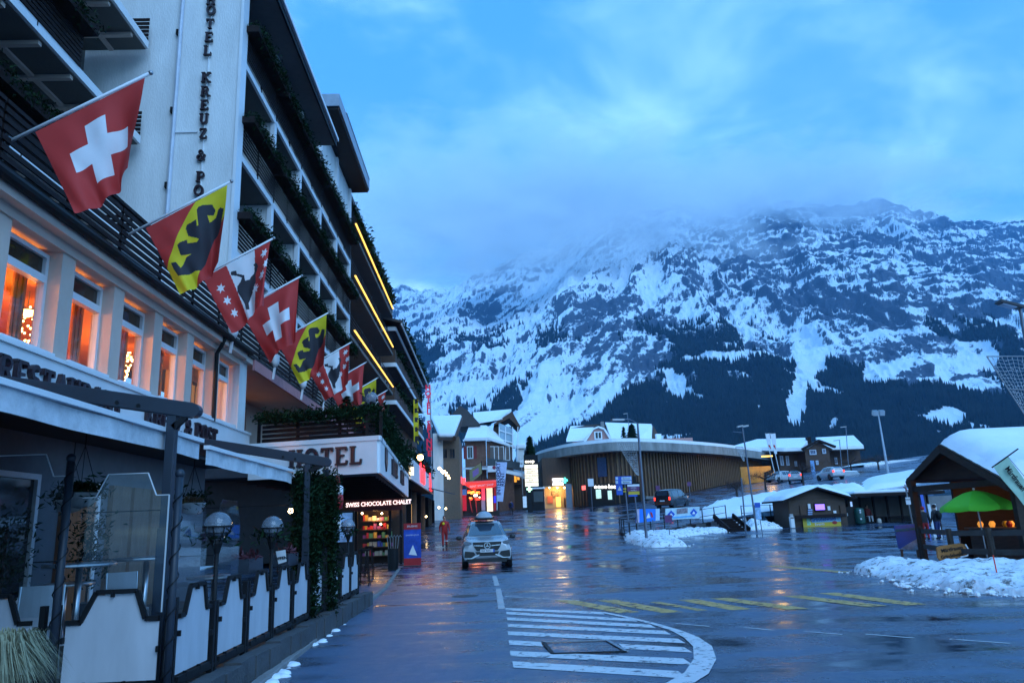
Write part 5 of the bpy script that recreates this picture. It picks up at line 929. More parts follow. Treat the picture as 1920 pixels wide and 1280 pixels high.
    # vertical hotel sign, black and yellow pennant
    u = thing('vertical_sign', 'tall vertical sign of red letters on a pole above the street', 'sign', at(805, 900, 60)); 
    for k, ch in enumerate('HOTEL SPINNE'):
        p = at(802.5 + k * .25, 727 + k * 11.2, 60)
        if ch != ' ': text('letter', ch, .62, p, (1, 0, 0), (0, 0, 1), mat('crimson_letter', (.35, .01, .05), .4, emit=(.8, .02, .06), est=.25), u, .06, .03)
    p, q = at(806, 722, 60.1), at(811, 862, 60.1); MB().tube([p, (p.x + .05, 60.1, q.z), (p.x + .05, 60.1, 4.5)], .05, 6).build('pole', M_STEEL, u); MB().beam((p.x, 60.1, p.z - .2), (-6.5, 60.1, p.z - .2), .05, .05).build('stay', M_BLACK, u)
    u = thing('pennant', 'long yellow and black bear pennant hanging over the street', 'flag', at(779, 830, 50)); M_ = []; p0, p1 = at(775, 748, 50), at(785, 826, 50); n = 36; mb = MB()
    mb.grid(lambda a_, b_: (p0.x + (p1.x - p0.x) * a_, 50 + .08 * math.sin(9 * b_ + 3 * a_), p0.z + (p1.z - p0.z) * b_ - .3 * a_ * (b_ > .9)), 8, n); mb.m = [1 if (((j // 4) % 2 == 0) and 2 <= i <= 5 + (j % 3)) else 0 for j in range(n) for i in range(8)]; mb.build('cloth', [M_FYEL, M_FBLK], u, True); MB().tube([(p0.x - .1, 50, p0.z), (p1.x + .1, 50, p0.z)], .02, 6).build('rod', M_BLACK, u); MB().tube([(p0.x, 50, p0.z), (-6.6, 50, p0.z)], .02, 6).build('arm', M_BLACK, u)
timber_block()
def far_street():
    # chalet with snow roof
    Y = 88; t = thing('snow_roof_chalet', 'small chalet with a white snow roof behind the red letter sign', 'chalet', at(840, 880, Y)); wall_y('wall', M_OAK, t, 826, 862, 818, 950, Y, 10, 2.0); wall_y('white_wall', M_WHITE, t, 812, 830, 812, 900, Y - 1, 6, 2.0)
    P = [at(808, 786, Y + 8), at(866, 784, Y + 8), at(852, 820, Y - 2), at(822, 820, Y - 2)]; MB().extr(P, (0, 0, -.3)).build('roof', M_ROOF, t); MB().extr([p + Vector((0, 0, .01)) for p in P], (0, 0, .5)).build('snow_cover', M_SNOW, t, bevel=.2); a, b = at(866, 784, Y + 8), at(852, 822, Y - 2.2); MB().beam(a, b, .3, .5).build('verge_board', M_BROWN, t)
    for px in (834, 848): p = at(px, 850, Y); window_y(t, Y - .01, p.x - .35, p.x + .35, p.z - .6, p.z + .6, M_OAK, M_GLASSD, .08, .06, 1)
    # corner house: brick, balconies, three roofs
    Y = 104; t = thing('corner_house', 'brick corner house with red shutters, steep dark gable and snowy hip roof', 'house', at(915, 905, Y)); M_BRICK = mat('old_brick', (.16, .075, .05), .85, var=.35, scale=2.2, bump=.3)
    wl = wall_y('wall', M_BRICK, t, 873, 913, 826, 960, Y, 12, 2.5); xr = at(913, 860, Y).x; xe = at(962, 860, Y + 6).x
    MB().extr([(xr, Y, 2.5), (xe, Y + 6, 2.5), (xe, Y + 12, 2.5), (xr, Y + 12, 2.5)], (0, 0, at(913, 826, Y).z - 2.5)).build('side_wall', M_BRICK, t)
    e = [at(870, 824, Y - .6), at(914, 822, Y - .8), at(966, 838, Y + 6)]; top = [at(880, 797, Y + 4), at(912, 797, Y + 4)]
    mb = MB(); mb.quad(e[0], e[1], top[1], top[0]); mb.quad(e[1], e[2], top[1]); mb.build('hip_snow', M_SNOW, t); MB().beam(e[0], e[1], .3, .35).build('eave', M_WHITE2, t); MB().beam(e[1], e[2], .3, .35).build('eave', M_WHITE2, t)
    p = at(881.5, 848, Y); window_y(wl, Y - .02, p.x - .42, p.x + .42, p.z - .85, p.z + .85, M_WHITE2, M_GLASSD, .1, .08, 1)
    for s in (-1, 1): box('shutter', mat('red_shutter', (.2, .02, .02), .7), wl, p.x + s * .46, p.x + s * .9, Y - .07, Y - .02, p.z - .85, p.z + .85)
    p = at(893, 890, Y); 
    for px, dy in ((918, 1.0), (926, 2.0), (936, 3.1), (947, 4.4)): a = at(px, 850, Y + dy - .15); mb = MB(); mb.box(a.x - .04, a.x + .7, Y + dy - .25, Y + dy - .2, a.z - 1, a.z + 1); f = mb.build('window', M_WHITE2, t); box('pane', mat('curtained_glass', (.12, .09, .08), .3), f, a.x + .06, a.x + .6, Y + dy - .28, Y + dy - .251, a.z - .9, a.z + .9)
    MB().extr([at(913, 858, Y - 1), at(975, 866, Y + 5.5), at(975, 880, Y + 5.5), at(913, 870, Y - 1)], (0, .15, 0)).build('balcony_parapet', mat('dark_parapet', (.05, .06, .065), .6), t)
    MB().extr([at(868, 876, Y - 1), at(915, 873, Y - 1.5), at(980, 885, Y + 5), at(980, 893, Y + 5), at(915, 880, Y - 1.5), at(868, 879, Y - 1)], (0, .3, 0)).build('shop_cornice', M_WHITE2, t)
    up = MB().extr([at(925, 800, Y + 5), at(962, 800, Y + 5), at(962, 862, Y + 5), at(925, 862, Y + 5)], (0, 7, 0)).build('upper_block', M_BROWN, t); MB().extr([at(935, 792, Y + 4.2), at(960, 803, Y + 4.2), at(961, 831, Y + 4.2), at(936, 827, Y + 4.2)], (0, .05, 0)).build('balcony_glass', mat('pale_balcony_glass', (.3, .42, .5), .15), up)
    for py in (806, 822): MB().beam(at(936, py, Y + 4.1), at(961, py + 8, Y + 4.1), .1, .15).build('balcony_edge', M_WHITE2, up)
    for px in (936, 948, 961, 971): MB().beam(at(px, 800, Y + 4.0), at(px, 862, Y + 4.0), .12, .12).build('balcony_post', M_WHITE2, up)
    g = [at(890, 795, Y + 4), at(887, 777, Y + 9), at(959, 771, Y + 9), at(942, 786, Y + 4), at(918, 795, Y + 4)]; MB().extr(g, (0, 0, .35)).build('upper_snow', M_SNOW, t); MB().extr([at(960, 771, Y + 4), at(976, 799, Y + 4), at(973, 801, Y + 4), at(955, 784, Y + 4), at(926, 797, Y + 4), at(926, 794, Y + 4)], (0, 6, 0)).build('upper_gable', M_BROWN, t)
    MB().extr([at(862, 760, Y + 3), at(876, 768, Y + 3), at(901, 796, Y + 3), at(862, 800, Y + 3), at(841, 784, Y + 3)], (0, 7, 0)).build('steep_roof', M_ROOF, t); MB().tube([at(845, 784, Y + 3), at(845, 770, Y + 3)], .12, 6).build('finial', M_BLACK, t)
    # shop with red awning
    Y = 96; t = thing('sports_shop', 'sports shop with a glowing red awning and bright window displays', 'shop', at(900, 957, Y)); wall_y('dark_front', M_DARK, t, 858, 936, 914, 962, Y, 6, 2.5)
    P = [at(867, 906, Y - 2.2), at(932, 902, Y - 2.2), at(931, 911, Y - 2.2), at(924, 914, Y - 2.2), at(884, 917, Y - 2.2)]; MB().extr(P, (0, 2, .3)).build('awning', mat('red_lit_awning', (.6, .03, .02), .5, emit=(1, .05, .03), est=.4), t); text('lettering', 'RENT SPORT SHOP', .34, at(903, 910, Y - 2.22), (1, 0, .06), (0, 0, 1), M_FWHITE, t, .01)
    def sign(nm, px0, px1, py0, py1, m, dy=-.3): a, b = at(px0, py0, Y + dy), at(px1, py1, Y + dy); return box(nm, m, t, a.x, b.x, Y + dy, Y + dy + .08, b.z, a.z)
    sign('red_board', 861.5, 875, 928, 957, mat('board_red', (.4, .01, .03), .4, emit=(.7, .01, .04), est=.25)); sign('blue_board', 862, 875, 917, 927.5, mat('board_blue', (.03, .2, .6), .4, emit=(.03, .2, .7), est=.3)); c = at(868.5, 933, Y - .32); MB().lathe([(.18, -.01), (.18, .01), (.12, .012), (.001, .012)], (0, 0, 0), 16).build('round_mark', M_FWHITE, t).matrix_world = frame_m(c, (1, 0, 0), (0, 0, 1))
    sign('pink_pillar', 902.5, 910, 914, 937, mat('pink_panel', (.7, .08, .2), .4, emit=(1, .1, .2), est=.35)); sign('grey_pillar', 902.5, 910, 937.4, 956, mat('grey_panel', (.35, .38, .5), .5)); sign('cream_display', 912, 924.5, 914, 958, mat('cream_display', (.8, .7, .5), .5, var=.6, scale=1.2, emit=(1, .8, .5), est=.7)); sign('red_strip', 925.5, 930.5, 914, 929, M_RED); sign('blue_strip', 925.5, 930.5, 929.4, 942, mat('blue_panel', (.03, .03, .6), .4, emit=(.03, .03, .9), est=.5)); sign('red_strip', 925.5, 930.5, 942.4, 957, M_RED)
    rnd = random.Random(8)
    for k in range(22): p = at(rnd.uniform(878, 901), rnd.uniform(918, 937), Y - .35); mcl = rnd.choice([glow('shop_orange', (1, .3, .05), 2.0), glow('shop_red', (1, .06, .03), 1.2), glow('shop_white', (1, .9, .75), 2.5), M_DARK]); w = rnd.uniform(.08, .3); box('display_item', mcl, t, p.x - w, p.x + w, Y - .4, Y - .3, p.z - w * .7, p.z + w * .7)
    for k in range(5): p = at(rnd.uniform(884, 900), 948, Y - .6); MB().beam((p.x, Y - .6, p.z - .8), (p.x + rnd.uniform(-.3, .5), Y - .5, p.z + .9), .12, .05).build('ski', rnd.choice([M_RED, M_STEEL, M_BLACK]), t)
    lamp('shop_window_light', at(890, 925, Y - 2.6), 70, (1, .35, .15), .4)
    for k, cl in enumerate(((.5, .15, .8), (.15, .1, .9), (.8, .2, .7), (1, .05, .08), (1, .05, .05))): p = at(845 + k * 6.2, 893 + k * 2.2, Y - 4); MB().box(p.x - .17, p.x + .17, p.y, p.y + .1, p.z - .4, p.z + .4).build('neon_tube', glow('neon_%d' % k, cl, 2.0), t)
    for k in range(16): p = at(823 + k * 1.3 + rnd.uniform(-1, 1), 878 + k * 1.1 + rnd.uniform(-5, 3), 82); MB().ball(p, .1, 6, 4).build('fairy_light', M_BULB, t)
    # flags and hung signs
    Y = 82; t = thing('beach_flag', 'tall blue-white rental banner flag with dark vertical letters', 'flag', at(938, 948, Y)); P = [at(930, 866, Y), at(951, 866, Y), at(943, 940, Y), at(932, 939, Y)]; MB().extr(P, (0, .02, 0)).build('cloth', mat('pale_blue_cloth', (.55, .62, .85), .7), t); MB().tube([at(930, 864, Y + .05), at(932, 945, Y + .05), at(932, 956, Y + .05)], .04, 6).build('pole', M_WHITE2, t); up_ = (at(931, 940, Y) - at(930, 866, Y)).normalized()
    text('lettering', 'INTERSPORT', .6, at(935, 897, Y - .01), -up_, (-1, 0, 0), mat('navy_ink', (.01, .02, .12), .5), t, .004, .02); text('lettering', 'RENT', .6, at(942.5, 898, Y - .01), -up_, (-1, 0, 0), mat('navy_ink', (.01, .02, .12), .5), t, .004, .02)
    Y = 98; t = thing('square_flag', 'olive and violet square flag hanging above the red awning', 'flag', at(893, 900, Y)); mb = MB(); mb.grid(lambda u, v: at(880 + 22 * u + 1.5 * v, 881 - 14 * u + 26 * v - 6 * u * v, Y).lerp(at(890, 880, Y), .02 * math.sin(6 * u)), 8, 8); mb.m = [1 if 2 <= i <= 5 and 2 <= j <= 5 else 0 for j in range(8) for i in range(8)]; mb.build('cloth', [mat('olive_cloth', (.2, .24, .12), .8), mat('violet_cloth', (.22, .16, .4), .8)], t); MB().tube([at(903, 864, Y + .1), at(903, 903, Y + .1)], .05, 6).build('pole', M_DARKW, t)
    t = thing('bank_sign', 'small white sign with a dark red mark on the corner house', 'sign', at(921, 878, 102)); a, b = at(914, 873, 102), at(931, 884, 102); box('board', M_WHITE2, t, a.x, b.x, 101.9, 102.4, b.z, a.z); c = at(926.5, 876, 101.88); MB().ball(c, .25, 10, 6, (1, .1, 1)).build('mark', mat('wine_mark', (.25, .01, .04), .5), t)
    t = thing('round_sign', 'round white sign with a ring beside the blue rental flag', 'sign', at(924.5, 893.5, 101)); o = MB().lathe([(.28, 0), (.28, .06), (.22, .08), (.001, .08)], (0, 0, 0), 18); ob = o.build('disc', M_WHITE2, t); ob.matrix_world = frame_m(at(924.5, 893.5, 101), (1, 0, 0), (0, 0, 1)); o = MB().lathe([(.11, .085), (.17, .085), (.17, .1), (.11, .1)], (0, 0, 0), 16).build('ring', M_BLACK, t); o.matrix_world = frame_m(at(924.5, 893.5, 100.98), (1, 0, 0), (0, 0, 1)); MB().beam(at(924.5, 893.5, 101.1), at(924.5, 893.5, 103), .06, .06).build('arm', M_BLACK, t)
    t = thing('lit_bay', 'amber lit window bay to the side of the corner house', 'window', at(963, 895, 112)); a, b = at(952, 888, 112), at(975, 903, 112); box('housing', M_BROWN, t, a.x - .3, b.x + .3, 112.02, 113, b.z - .4, a.z + .3)
    for k in range(4): x0 = a.x + (b.x - a.x) * k / 4 + .05; x1 = a.x + (b.x - a.x) * (k + 1) / 4 - .05; box('pane', glow('amber_pane', (1, .42, .05), 1.5 if k in (1, 2) else .8), t, x0, x1, 111.95, 112.0, b.z + (.0 if k in (1, 2) else .3), a.z)
    box('wall', M_BROWN, t, at(945, 895, 113).x, at(985, 895, 113).x, 113.01, 116, 3.6, at(960, 872, 113).z); MB().extr([at(925, 876, 110), at(985, 888, 110), at(985, 898, 110), at(925, 880, 110)], (0, 1, .4)).build('canopy', M_STEEL, t)
    t = thing('white_annex', 'small white snow-capped annex right of the corner house', 'house', at(978, 850, 118)); wall_y('wall', M_WHITE, t, 970, 983, 842, 880, 118, 5, 4.0); a = at(977, 838, 118); box('snow_cap', M_SNOW, t, at(968, 840, 118).x, at(986, 840, 118).x, 117.6, 123, at(977, 841.5, 118).z, at(977, 832, 118).z, bevel=.2)
    for k, (px, py) in enumerate(((978, 864), (978, 873))): q = thing('street_plate', ['upper white street plate beside the sign pylon', 'lower white street plate beside the sign pylon'][k], 'sign', at(px, py, 108), 'street plates'); a, b = at(974.5, py - 2, 108), at(981.5, py + 2.2, 108); box('plate', M_WHITE2, q, a.x, b.x, 108, 108.06, b.z, a.z); MB().tube([((a.x + b.x) / 2, 108.1, a.z + .1), ((a.x + b.x) / 2, 108.1, 3.5)], .04, 6).build('pole', M_STEEL, q)
    # pylon with five lit panels
    Y = 100; t = thing('sign_pylon', 'tall dark pylon with five glowing white panels', 'sign', at(994, 955, Y)); a, b = at(982, 853, Y), at(1010, 955, Y); box('column', M_BLACK, t, at(987, 900, Y).x, at(997, 900, Y).x, Y + .02, Y + .4, 2.8, a.z); box('head', M_BLACK, t, a.x, at(1008, 860, Y).x, Y - .02, Y + .4, at(994, 869, Y).z, a.z)
    text('lettering', 'coop', .62, at(993, 864.5, Y - .03), (1, 0, 0), (0, 0, 1), M_LITW, t, .02, .03)
    for k in range(5):
        p, q = at(983.3 + .35 * k, 871.3 + 8.3 * k, Y), at(1008.3 + .35 * k, 877.6 + 8.3 * k, Y); pn = box('panel', glow('pylon_panel', (1, .88, .62), .62), t, p.x, q.x, Y - .1, Y + .3, q.z, p.z)
        if k in (1, 2, 3): text('lettering', ['', 'EIGER+', 'RESTAURANT', 'BAR', ''][k], .34, at(996, 875 + 8.3 * k, Y - .11), (1, 0, 0), (0, 0, 1), mat('orange_ink', (.55, .2, .05), .5), t, .003)
    for s in (0, 1): c = at(992.5, 916.5, Y - .1); (MB().box(c.x - .35, c.x + .35, Y - .12, Y - .02, c.z - .13, c.z + .13) if s else MB().box(c.x - .13, c.x + .13, Y - .125, Y - .02, c.z - .36, c.z + .36)).build('cross_bar', glow('green_cross', (.5, 1, .6), 1.6), t)
    a, b = at(980, 930, Y - .5), at(988, 951, Y - .5); u = thing('poster_case', 'lit poster case at the foot of the pylon', 'poster', at(984, 953, Y - .5)); box('frame', M_BLACK, u, a.x - .1, b.x + .1, Y - .45, Y - .2, b.z - .3, a.z + .15); box('poster', mat('poster_pale', (.35, .45, .55), .4, var=.5, scale=4, emit=(.4, .6, .8), est=.35), u, a.x, b.x, Y - .5, Y - .46, b.z, a.z)
    u = thing('booth', 'dark glazed booth between pylon and the round building', 'booth', at(1008, 953, 104)); wall_y('wall', M_BLACK, u, 999, 1021, 916, 955, 104, 3, 3.2); a, b = at(1000, 921, 104), at(1019, 940, 104); box('pane', M_GLASSD, u, a.x, b.x, 103.95, 103.99, b.z, a.z); box('snow_cap', M_SNOW, u, a.x - .2, b.x + .3, 103.8, 107, at(1010, 916, 104).z, at(1010, 913.5, 104).z)
    p = on_g(977, 946); mb = MB(); mb.lathe([(1.3, 0), (1.0, .4), (.5, .8), (.05, .95)], (p.x, p.y, p.z - .1), 10, 1.2, .8); o = mb.build('snow_pile', M_SNOW, None, True); tag(o, 'small snow pile beside the poster case', 'snow')
far_street()
# ================================================================ ROUND BUILDING AND THE SQUARE
def hull_offset(pts, d):
    out = []
    for i, p in enumerate(pts):
        a = pts[max(i - 1, 0)]; b = pts[min(i + 1, len(pts) - 1)]; t = (Vector(b) - Vector(a)).normalized(); out.append(Vector((p[0] - t.y * d, p[1] + t.x * d)))
    return out
def smooth(pts, n=4):
    out = []
    for i in range(len(pts) - 1):
        p0, p1, p2, p3 = [Vector(pts[max(0, min(len(pts) - 1, k))]) for k in (i - 1, i, i + 1, i + 2)]
        for k in range(n): t = k / n; out.append(.5 * ((2 * p1) + (p2 - p0) * t + (2 * p0 - 5 * p1 + 4 * p2 - p3) * t * t + (3 * p1 - p0 - 3 * p2 + p3) * t ** 3))
    return out + [Vector(pts[-1])]
def round_building():
    ZT = 12.1; px = [(1000, 854), (1008, 849.5), (1030, 843), (1070, 834.5), (1122, 828.5), (1167, 825.5), (1242, 827), (1336, 833.5), (1400, 841), (1446, 848)]
    e = [on_z(x, y, ZT) for x, y in px]; E_ = smooth([(p.x, p.y) for p in e], 5); back = [Vector((E_[-1].x + 4, E_[-1].y + 30)), Vector((E_[0].x + 6, E_[0].y + 40))]
    t = thing('round_building', 'long round timber-slatted building with a concrete roof rim under snow', 'building', (15, 100, 3.4)); M_RIM = mat('rim_concrete', (.27, .27, .26), .85, var=.45, scale=.8, stretch=(1, 1, .35), bump=.3)
    ring = E_ + back; MB().extr([(p.x, p.y, ZT - 1.35) for p in ring], (0, 0, 1.2)).build('roof_rim', M_RIM, t)
    mb = MB(); i_ = hull_offset(E_, .35); mb.extr([(p.x, p.y, ZT - .148) for p in i_ + back], (0, 0, .5)); mb.build('snow_cover', M_SNOW, t)
    Wl = hull_offset(E_, 1.9); WB = Wl + [back[0] + Vector((-2, -2)), back[1] + Vector((2, -2))]
    M_WD = mat('larch_boards', (.07, .036, .02), .7, var=.3, scale=1.5, stretch=(4, 4, .4)); wl = MB()
    for a, b in zip(Wl, Wl[1:]):
        pa = a; ok = True
        wl.quad((a.x, a.y, 1.5), (b.x, b.y, 1.5), (b.x, b.y, ZT - 1.36), (a.x, a.y, ZT - 1.36))
    wl.extr([(p.x, p.y, 1.5) for p in (Wl[-1], back[0] + Vector((-2, -2)), back[1] + Vector((2, -2)), Wl[0])], (0, 0, .1)); wall = wl.build('wall', M_WD, t)
    # vertical battens set along the wall
    acc = 0; last = Wl[0]; tot = 0; n = 0
    for a, b in zip(Wl, Wl[1:]):
        L_ = (b - a).length; d = (b - a).normalized()
        s = (-acc) % .62
        while s < L_:
            p = a + d * s; q = Vector((d.y, -d.x)); prj = None; tot += 1
            c = Vector((p.x + q.x * .1, p.y + q.y * .1)); zb = gz(c.x, c.y) + .15
            r = Matrix(CAM_ROT).inverted() @ (Vector((c.x, c.y, 6)) - Vector(CAM_POS)); pxx = 960 + FPX * r.x / -r.z
            if pxx > 1070: piece('batten', 'batten', unit, mat('batten_larch', (.15, .08, .037), .7, var=.3, scale=2), (c.x, c.y, (zb + ZT - 1.4) / 2), t, (0, 0, math.atan2(d.y, d.x)), (.24 if pxx < 1310 else .34, .16, ZT - 1.4 - zb))
            s += .62
        acc = (acc + L_) % .62
    def on_wall(pxl, pyl):
        best = None; r = ray(pxl, pyl); r = r / r.y
        for a, b in zip(Wl, Wl[1:]):
            for k in range(12):
                p = a.lerp(b, k / 12); 
                if best is None or abs(p.x - r.x * p.y) < best[0]: best = (abs(p.x - r.x * p.y), p.y, (b - a).normalized())
        return Vector(CAM_POS) + r * best[1], best[2]
    def wall_panel(nm, x0, x1, y0, y1, m, off=.35, th=.12, parent=None):
        a, d = on_wall(x0, y0); b, d2 = on_wall(x1, y1); D = Vector((b.x - a.x, b.y - a.y, 0)).normalized(); n = Vector((D.y, -D.x, 0)); za, zb = a.z, b.z
        return MB().extr([Vector((a.x, a.y, za)) + n * off, Vector((b.x, b.y, za)) + n * off, Vector((b.x, b.y, zb)) + n * off, Vector((a.x, a.y, zb)) + n * off], n * -th).build(nm, m, parent or t), D, n
    wall_panel('window', 1121, 1140, 858, 893, mat('blue_window', (.03, .06, .13), .15, var=.3))
    bk, D, n = wall_panel('black_front', 1103, 1203, 909, 949, M_BLACK, 1.9, 1.6)
    for k, x in enumerate((1118, 1124.5, 1130.5, 1137, 1143, 1148, 1153)): p, _ = on_wall(x, 913); text('lit_letter', 'eooolo'[k] if k < 6 else 'c', .75, p + n * 2.05, D, (0, 0, 1), glow('letter_white', (1, .92, .8), 2.0), t, .03, .03)
    wall_panel('red_lit_square', 1108, 1114.5, 910.5, 918, glow('lit_red_square', (1, .12, .1), 1.6), 2.1)
    for x0, x1, y0, y1 in ((1129, 1139, 918, 934), (1150, 1158, 920, 936)): wall_panel('lit_poster', x0, x1, y0, y1, mat('lit_poster', (.5, .7, .6), .4, var=.6, scale=3, emit=(.6, .9, .8), est=.55), 2.1)
    wall_panel('plinth', 1205, 1390, 930, 934, M_CONC, .6, .3)
    # warm lit entrance at the left end
    a, D0 = on_wall(1022, 915); M_ENT = mat('entrance_timber', (.5, .34, .16), .6, var=.2, scale=2, stretch=(4, 4, .3)); Y = on_wall(1071, 930)[0].y - .9; fl = gz(a.x, Y)
    x0, x1 = at(1021, 930, Y).x, at(1071, 930, Y).x; zt = at(1045, 912, Y).z
    box('entrance_back', M_ENT, t, x0, x1, Y + 2.0, Y + 2.1, fl, zt); box('entrance_ceiling', M_ENT, t, x0, x1, Y, Y + 2.0, zt, zt + .12); box('entrance_side', M_WHITE, t, x0 - .12, x0, Y, Y + 8, fl, zt + .12); box('entrance_block', M_WD, t, x0 - .12, x1, Y + .02, Y + 9, zt + .12, ZT - 1.36); box('entrance_column', mat('grey_blue_panel', (.25, .28, .33), .6), t, at(1061, 930, Y).x, x1 + .1, Y - .3, Y, fl, zt + .3); box('entrance_floor', M_CONC, t, x0, x1, Y, Y + 2.0, fl - .2, fl + .02)
    for xa, xb, ya, yb, m in ((1026, 1037, 930, 943, mat('orange_poster', (.6, .14, .05), .5)), (1035, 1048, 920, 931, mat('shop_shelf', (.3, .16, .06), .5, var=.8, scale=5)), (1042, 1052, 931, 950, mat('lit_card', (.9, .6, .15), .5, emit=(1, .6, .12), est=.7)), (1057, 1061, 933, 950, M_BROWN)):
        p, q = at(xa, ya, Y + 1.9), at(xb, yb, Y + 1.9); box('display', m, t, p.x, q.x, Y + 1.8, Y + 1.9, q.z, p.z)
    for xx in (1030, 1045, 1058): p = at(xx, 914, Y + .3); MB().ball(p, .12, 8, 6).build('downlight', M_BULB, t)
    lamp('entrance_light', at(1045, 918, Y + .8), 150, (1, .66, .28), .4)
    a, b = at(1035.5, 896.5, Y - .4), at(1056.5, 909, Y - .4); box('sign_box', glow('white_sign_box', (1, .96, .9), 1.6), t, a.x, b.x, Y - .4, Y - .1, b.z, a.z); text('lettering', 'EIGER', .62, at(1046, 902.7, Y - .41), (1, 0, .03), (0, 0, 1), mat('grey_ink', (.12, .12, .13), .5), t, .004, .03); c = at(1059.5, 900, Y - .4)
    for s in (0, 1): (MB().box(c.x - .38, c.x + .38, Y - .4, Y - .25, c.z - .13, c.z + .13) if s else MB().box(c.x - .13, c.x + .13, Y - .405, Y - .25, c.z - .38, c.z + .38)).build('plus_bar', glow('teal_plus', (.1, .85, .7), 1.6), t)
    # amber lit recess at the right end
    p0, p1 = at(1403, 900, 112), at(1448, 900, 112); zf = gz(p0.x, 111); box('garage_wall', mat('amber_wall', (.5, .24, .04), .7, var=.35, scale=.6), t, p0.x - 1, p1.x, 112.0, 112.3, zf - 1, at(1420, 874, 112).z); lamp('garage_light', (p0.x + 2.2, 109.6, zf + 3.4), 150, (1, .55, .08), .5); MB().box(p0.x + 1.4, p0.x + 3, 109.2, 109.4, zf + 3.7, zf + 3.9).build('garage_lamp', M_LED, t)
    box('garage_box', M_BLACK, t, at(1411, 915, 111).x, at(1424, 915, 111).x, 110.8, 111.6, zf, at(1415, 905, 111).z)
    for k in range(9): p = at(1434 + 2.2 * k, 893 - .9 * k, 108 + k * .3); slat('ramp_baluster', M_DARKW, p.x - .06, p.x + .06, p.y - .06, p.y + .06, p.z - 1.2, p.z + .6, t)
round_building()
def far_right():
    # pink house behind
    Y = 148; t = thing('pink_house', 'pink house with white snow roofs behind the round building', 'house', at(1100, 850, Y)); wall_y('wall', mat('pink_plaster', (.5, .24, .2), .85, var=.08), t, 1075, 1300, 824, 850, Y, 10, 6)
    MB().extr([at(1096, 836, Y - 3), at(1146, 836, Y - 3), at(1142, 820, Y - 3), at(1131, 806, Y - 3), at(1122, 803, Y - 3), at(1112, 806, Y - 3)], (0, 8, 0)).build('gable', MATS['pink_plaster'], t); 
    MB().extr([at(1062, 828, Y - 1), at(1098, 826, Y - 1), at(1116, 801, Y + 5), at(1070, 803, Y + 5)], (0, 0, .5)).build('snow_roof', M_SNOW, t); MB().extr([at(1146, 826, Y - 1), at(1222, 826, Y - 1), at(1222, 799, Y + 5), at(1135, 796, Y + 5)], (0, 0, .5)).build('snow_roof', M_SNOW, t); mb = MB(); 
    for a, b in ((at(1096, 828, Y - 3.4), at(1112, 804, Y - 3.4)), (at(1112, 804, Y - 3.4), at(1122, 800, Y - 3.4)), (at(1122, 800, Y - 3.4), at(1133, 804, Y - 3.4)), (at(1133, 804, Y - 3.4), at(1148, 828, Y - 3.4))): MB().beam(a, b, .4, .3).build('verge', M_WHITE2, t)
    MB().extr([at(1066, 803, Y + 4), at(1098, 797, Y + 4), at(1114, 795, Y + 4), at(1133, 795, Y + 4), at(1140, 799, Y + 4), at(1066, 806, Y + 4)], (0, 2, 0)).build('ridge', M_ROOF, t); box('chimney', M_CONC, t, at(1131, 790, Y).x, at(1137, 790, Y).x, Y + 3, Y + 4, at(1134, 805, Y).z, at(1134, 786, Y).z)
    p = at(1121.5, 816, Y - 3); f = MB().box(p.x - .75, p.x + .75, Y - 3.15, Y - 3.02, p.z - .75, p.z + .75).build('window', M_WHITE2, t); 
    for s in (-.3, .3): box('pane', M_GLASSD, f, p.x + s - .22, p.x + s + .22, Y - 3.2, Y - 3.151, p.z - .55, p.z + .55)
    MB().extr([at(1196, 826, Y - 2), at(1222, 826, Y - 2), at(1223, 800, Y + 1)], (0, 0, .4)).build('snow_gable', M_SNOW, t); MB().extr([at(1222, 828, Y - 2.2), at(1242, 828, Y - 2.2), at(1225, 798, Y + 2)], (0, 2, 0)).build('side_gable', M_BROWN, t); MB().extr([at(1232, 827, Y - 4), at(1239, 827, Y - 4), at(1240, 813, Y - 4), at(1230, 813, Y - 4)], (0, 1, 0)).build('dormer_snow', M_SNOW, t)
    # long station chalet
    Y = 128; t = thing('station_chalet', 'long brown station chalet with snow roof and central gable', 'building', at(1540, 895, Y)); wall_y('wall', M_BROWN, t, 1462, 1616, 842, 905, Y, 12, 5.5); 
    MB().extr([at(1375, 842, Y + 2), at(1470, 846, Y - 2), at(1505, 845, Y - 2), at(1520, 826, Y + 6), at(1420, 829, Y + 8)], (0, 0, .6)).build('snow_roof', M_SNOW, t); MB().extr([at(1545, 845, Y - 2), at(1620, 841, Y - 2), at(1601, 822, Y + 6), at(1530, 826, Y + 6)], (0, 0, .6)).build('snow_roof', M_SNOW, t); MB().beam(at(1462, 848, Y - 2.2), at(1622, 842.5, Y - 2.2), .3, .3).build('eave', M_DARKW, t)
    g = MB().extr([at(1508, 846, Y - 2.5), at(1562, 842, Y - 2.5), at(1534, 827, Y - 2.5)], (0, 3, 0)).build('gable', M_BROWN, t); wall_y('gable_wall', M_BROWN, t, 1512, 1558, 840, 900, Y - 2.4, 3, 5.5); MB().beam(at(1504, 842, Y - 3), at(1534, 825.5, Y - 3), .6, .35).build('verge', M_DARKW, g); MB().beam(at(1534, 825.5, Y - 3), at(1566, 837.5, Y - 3), .6, .35).build('verge', M_DARKW, g)
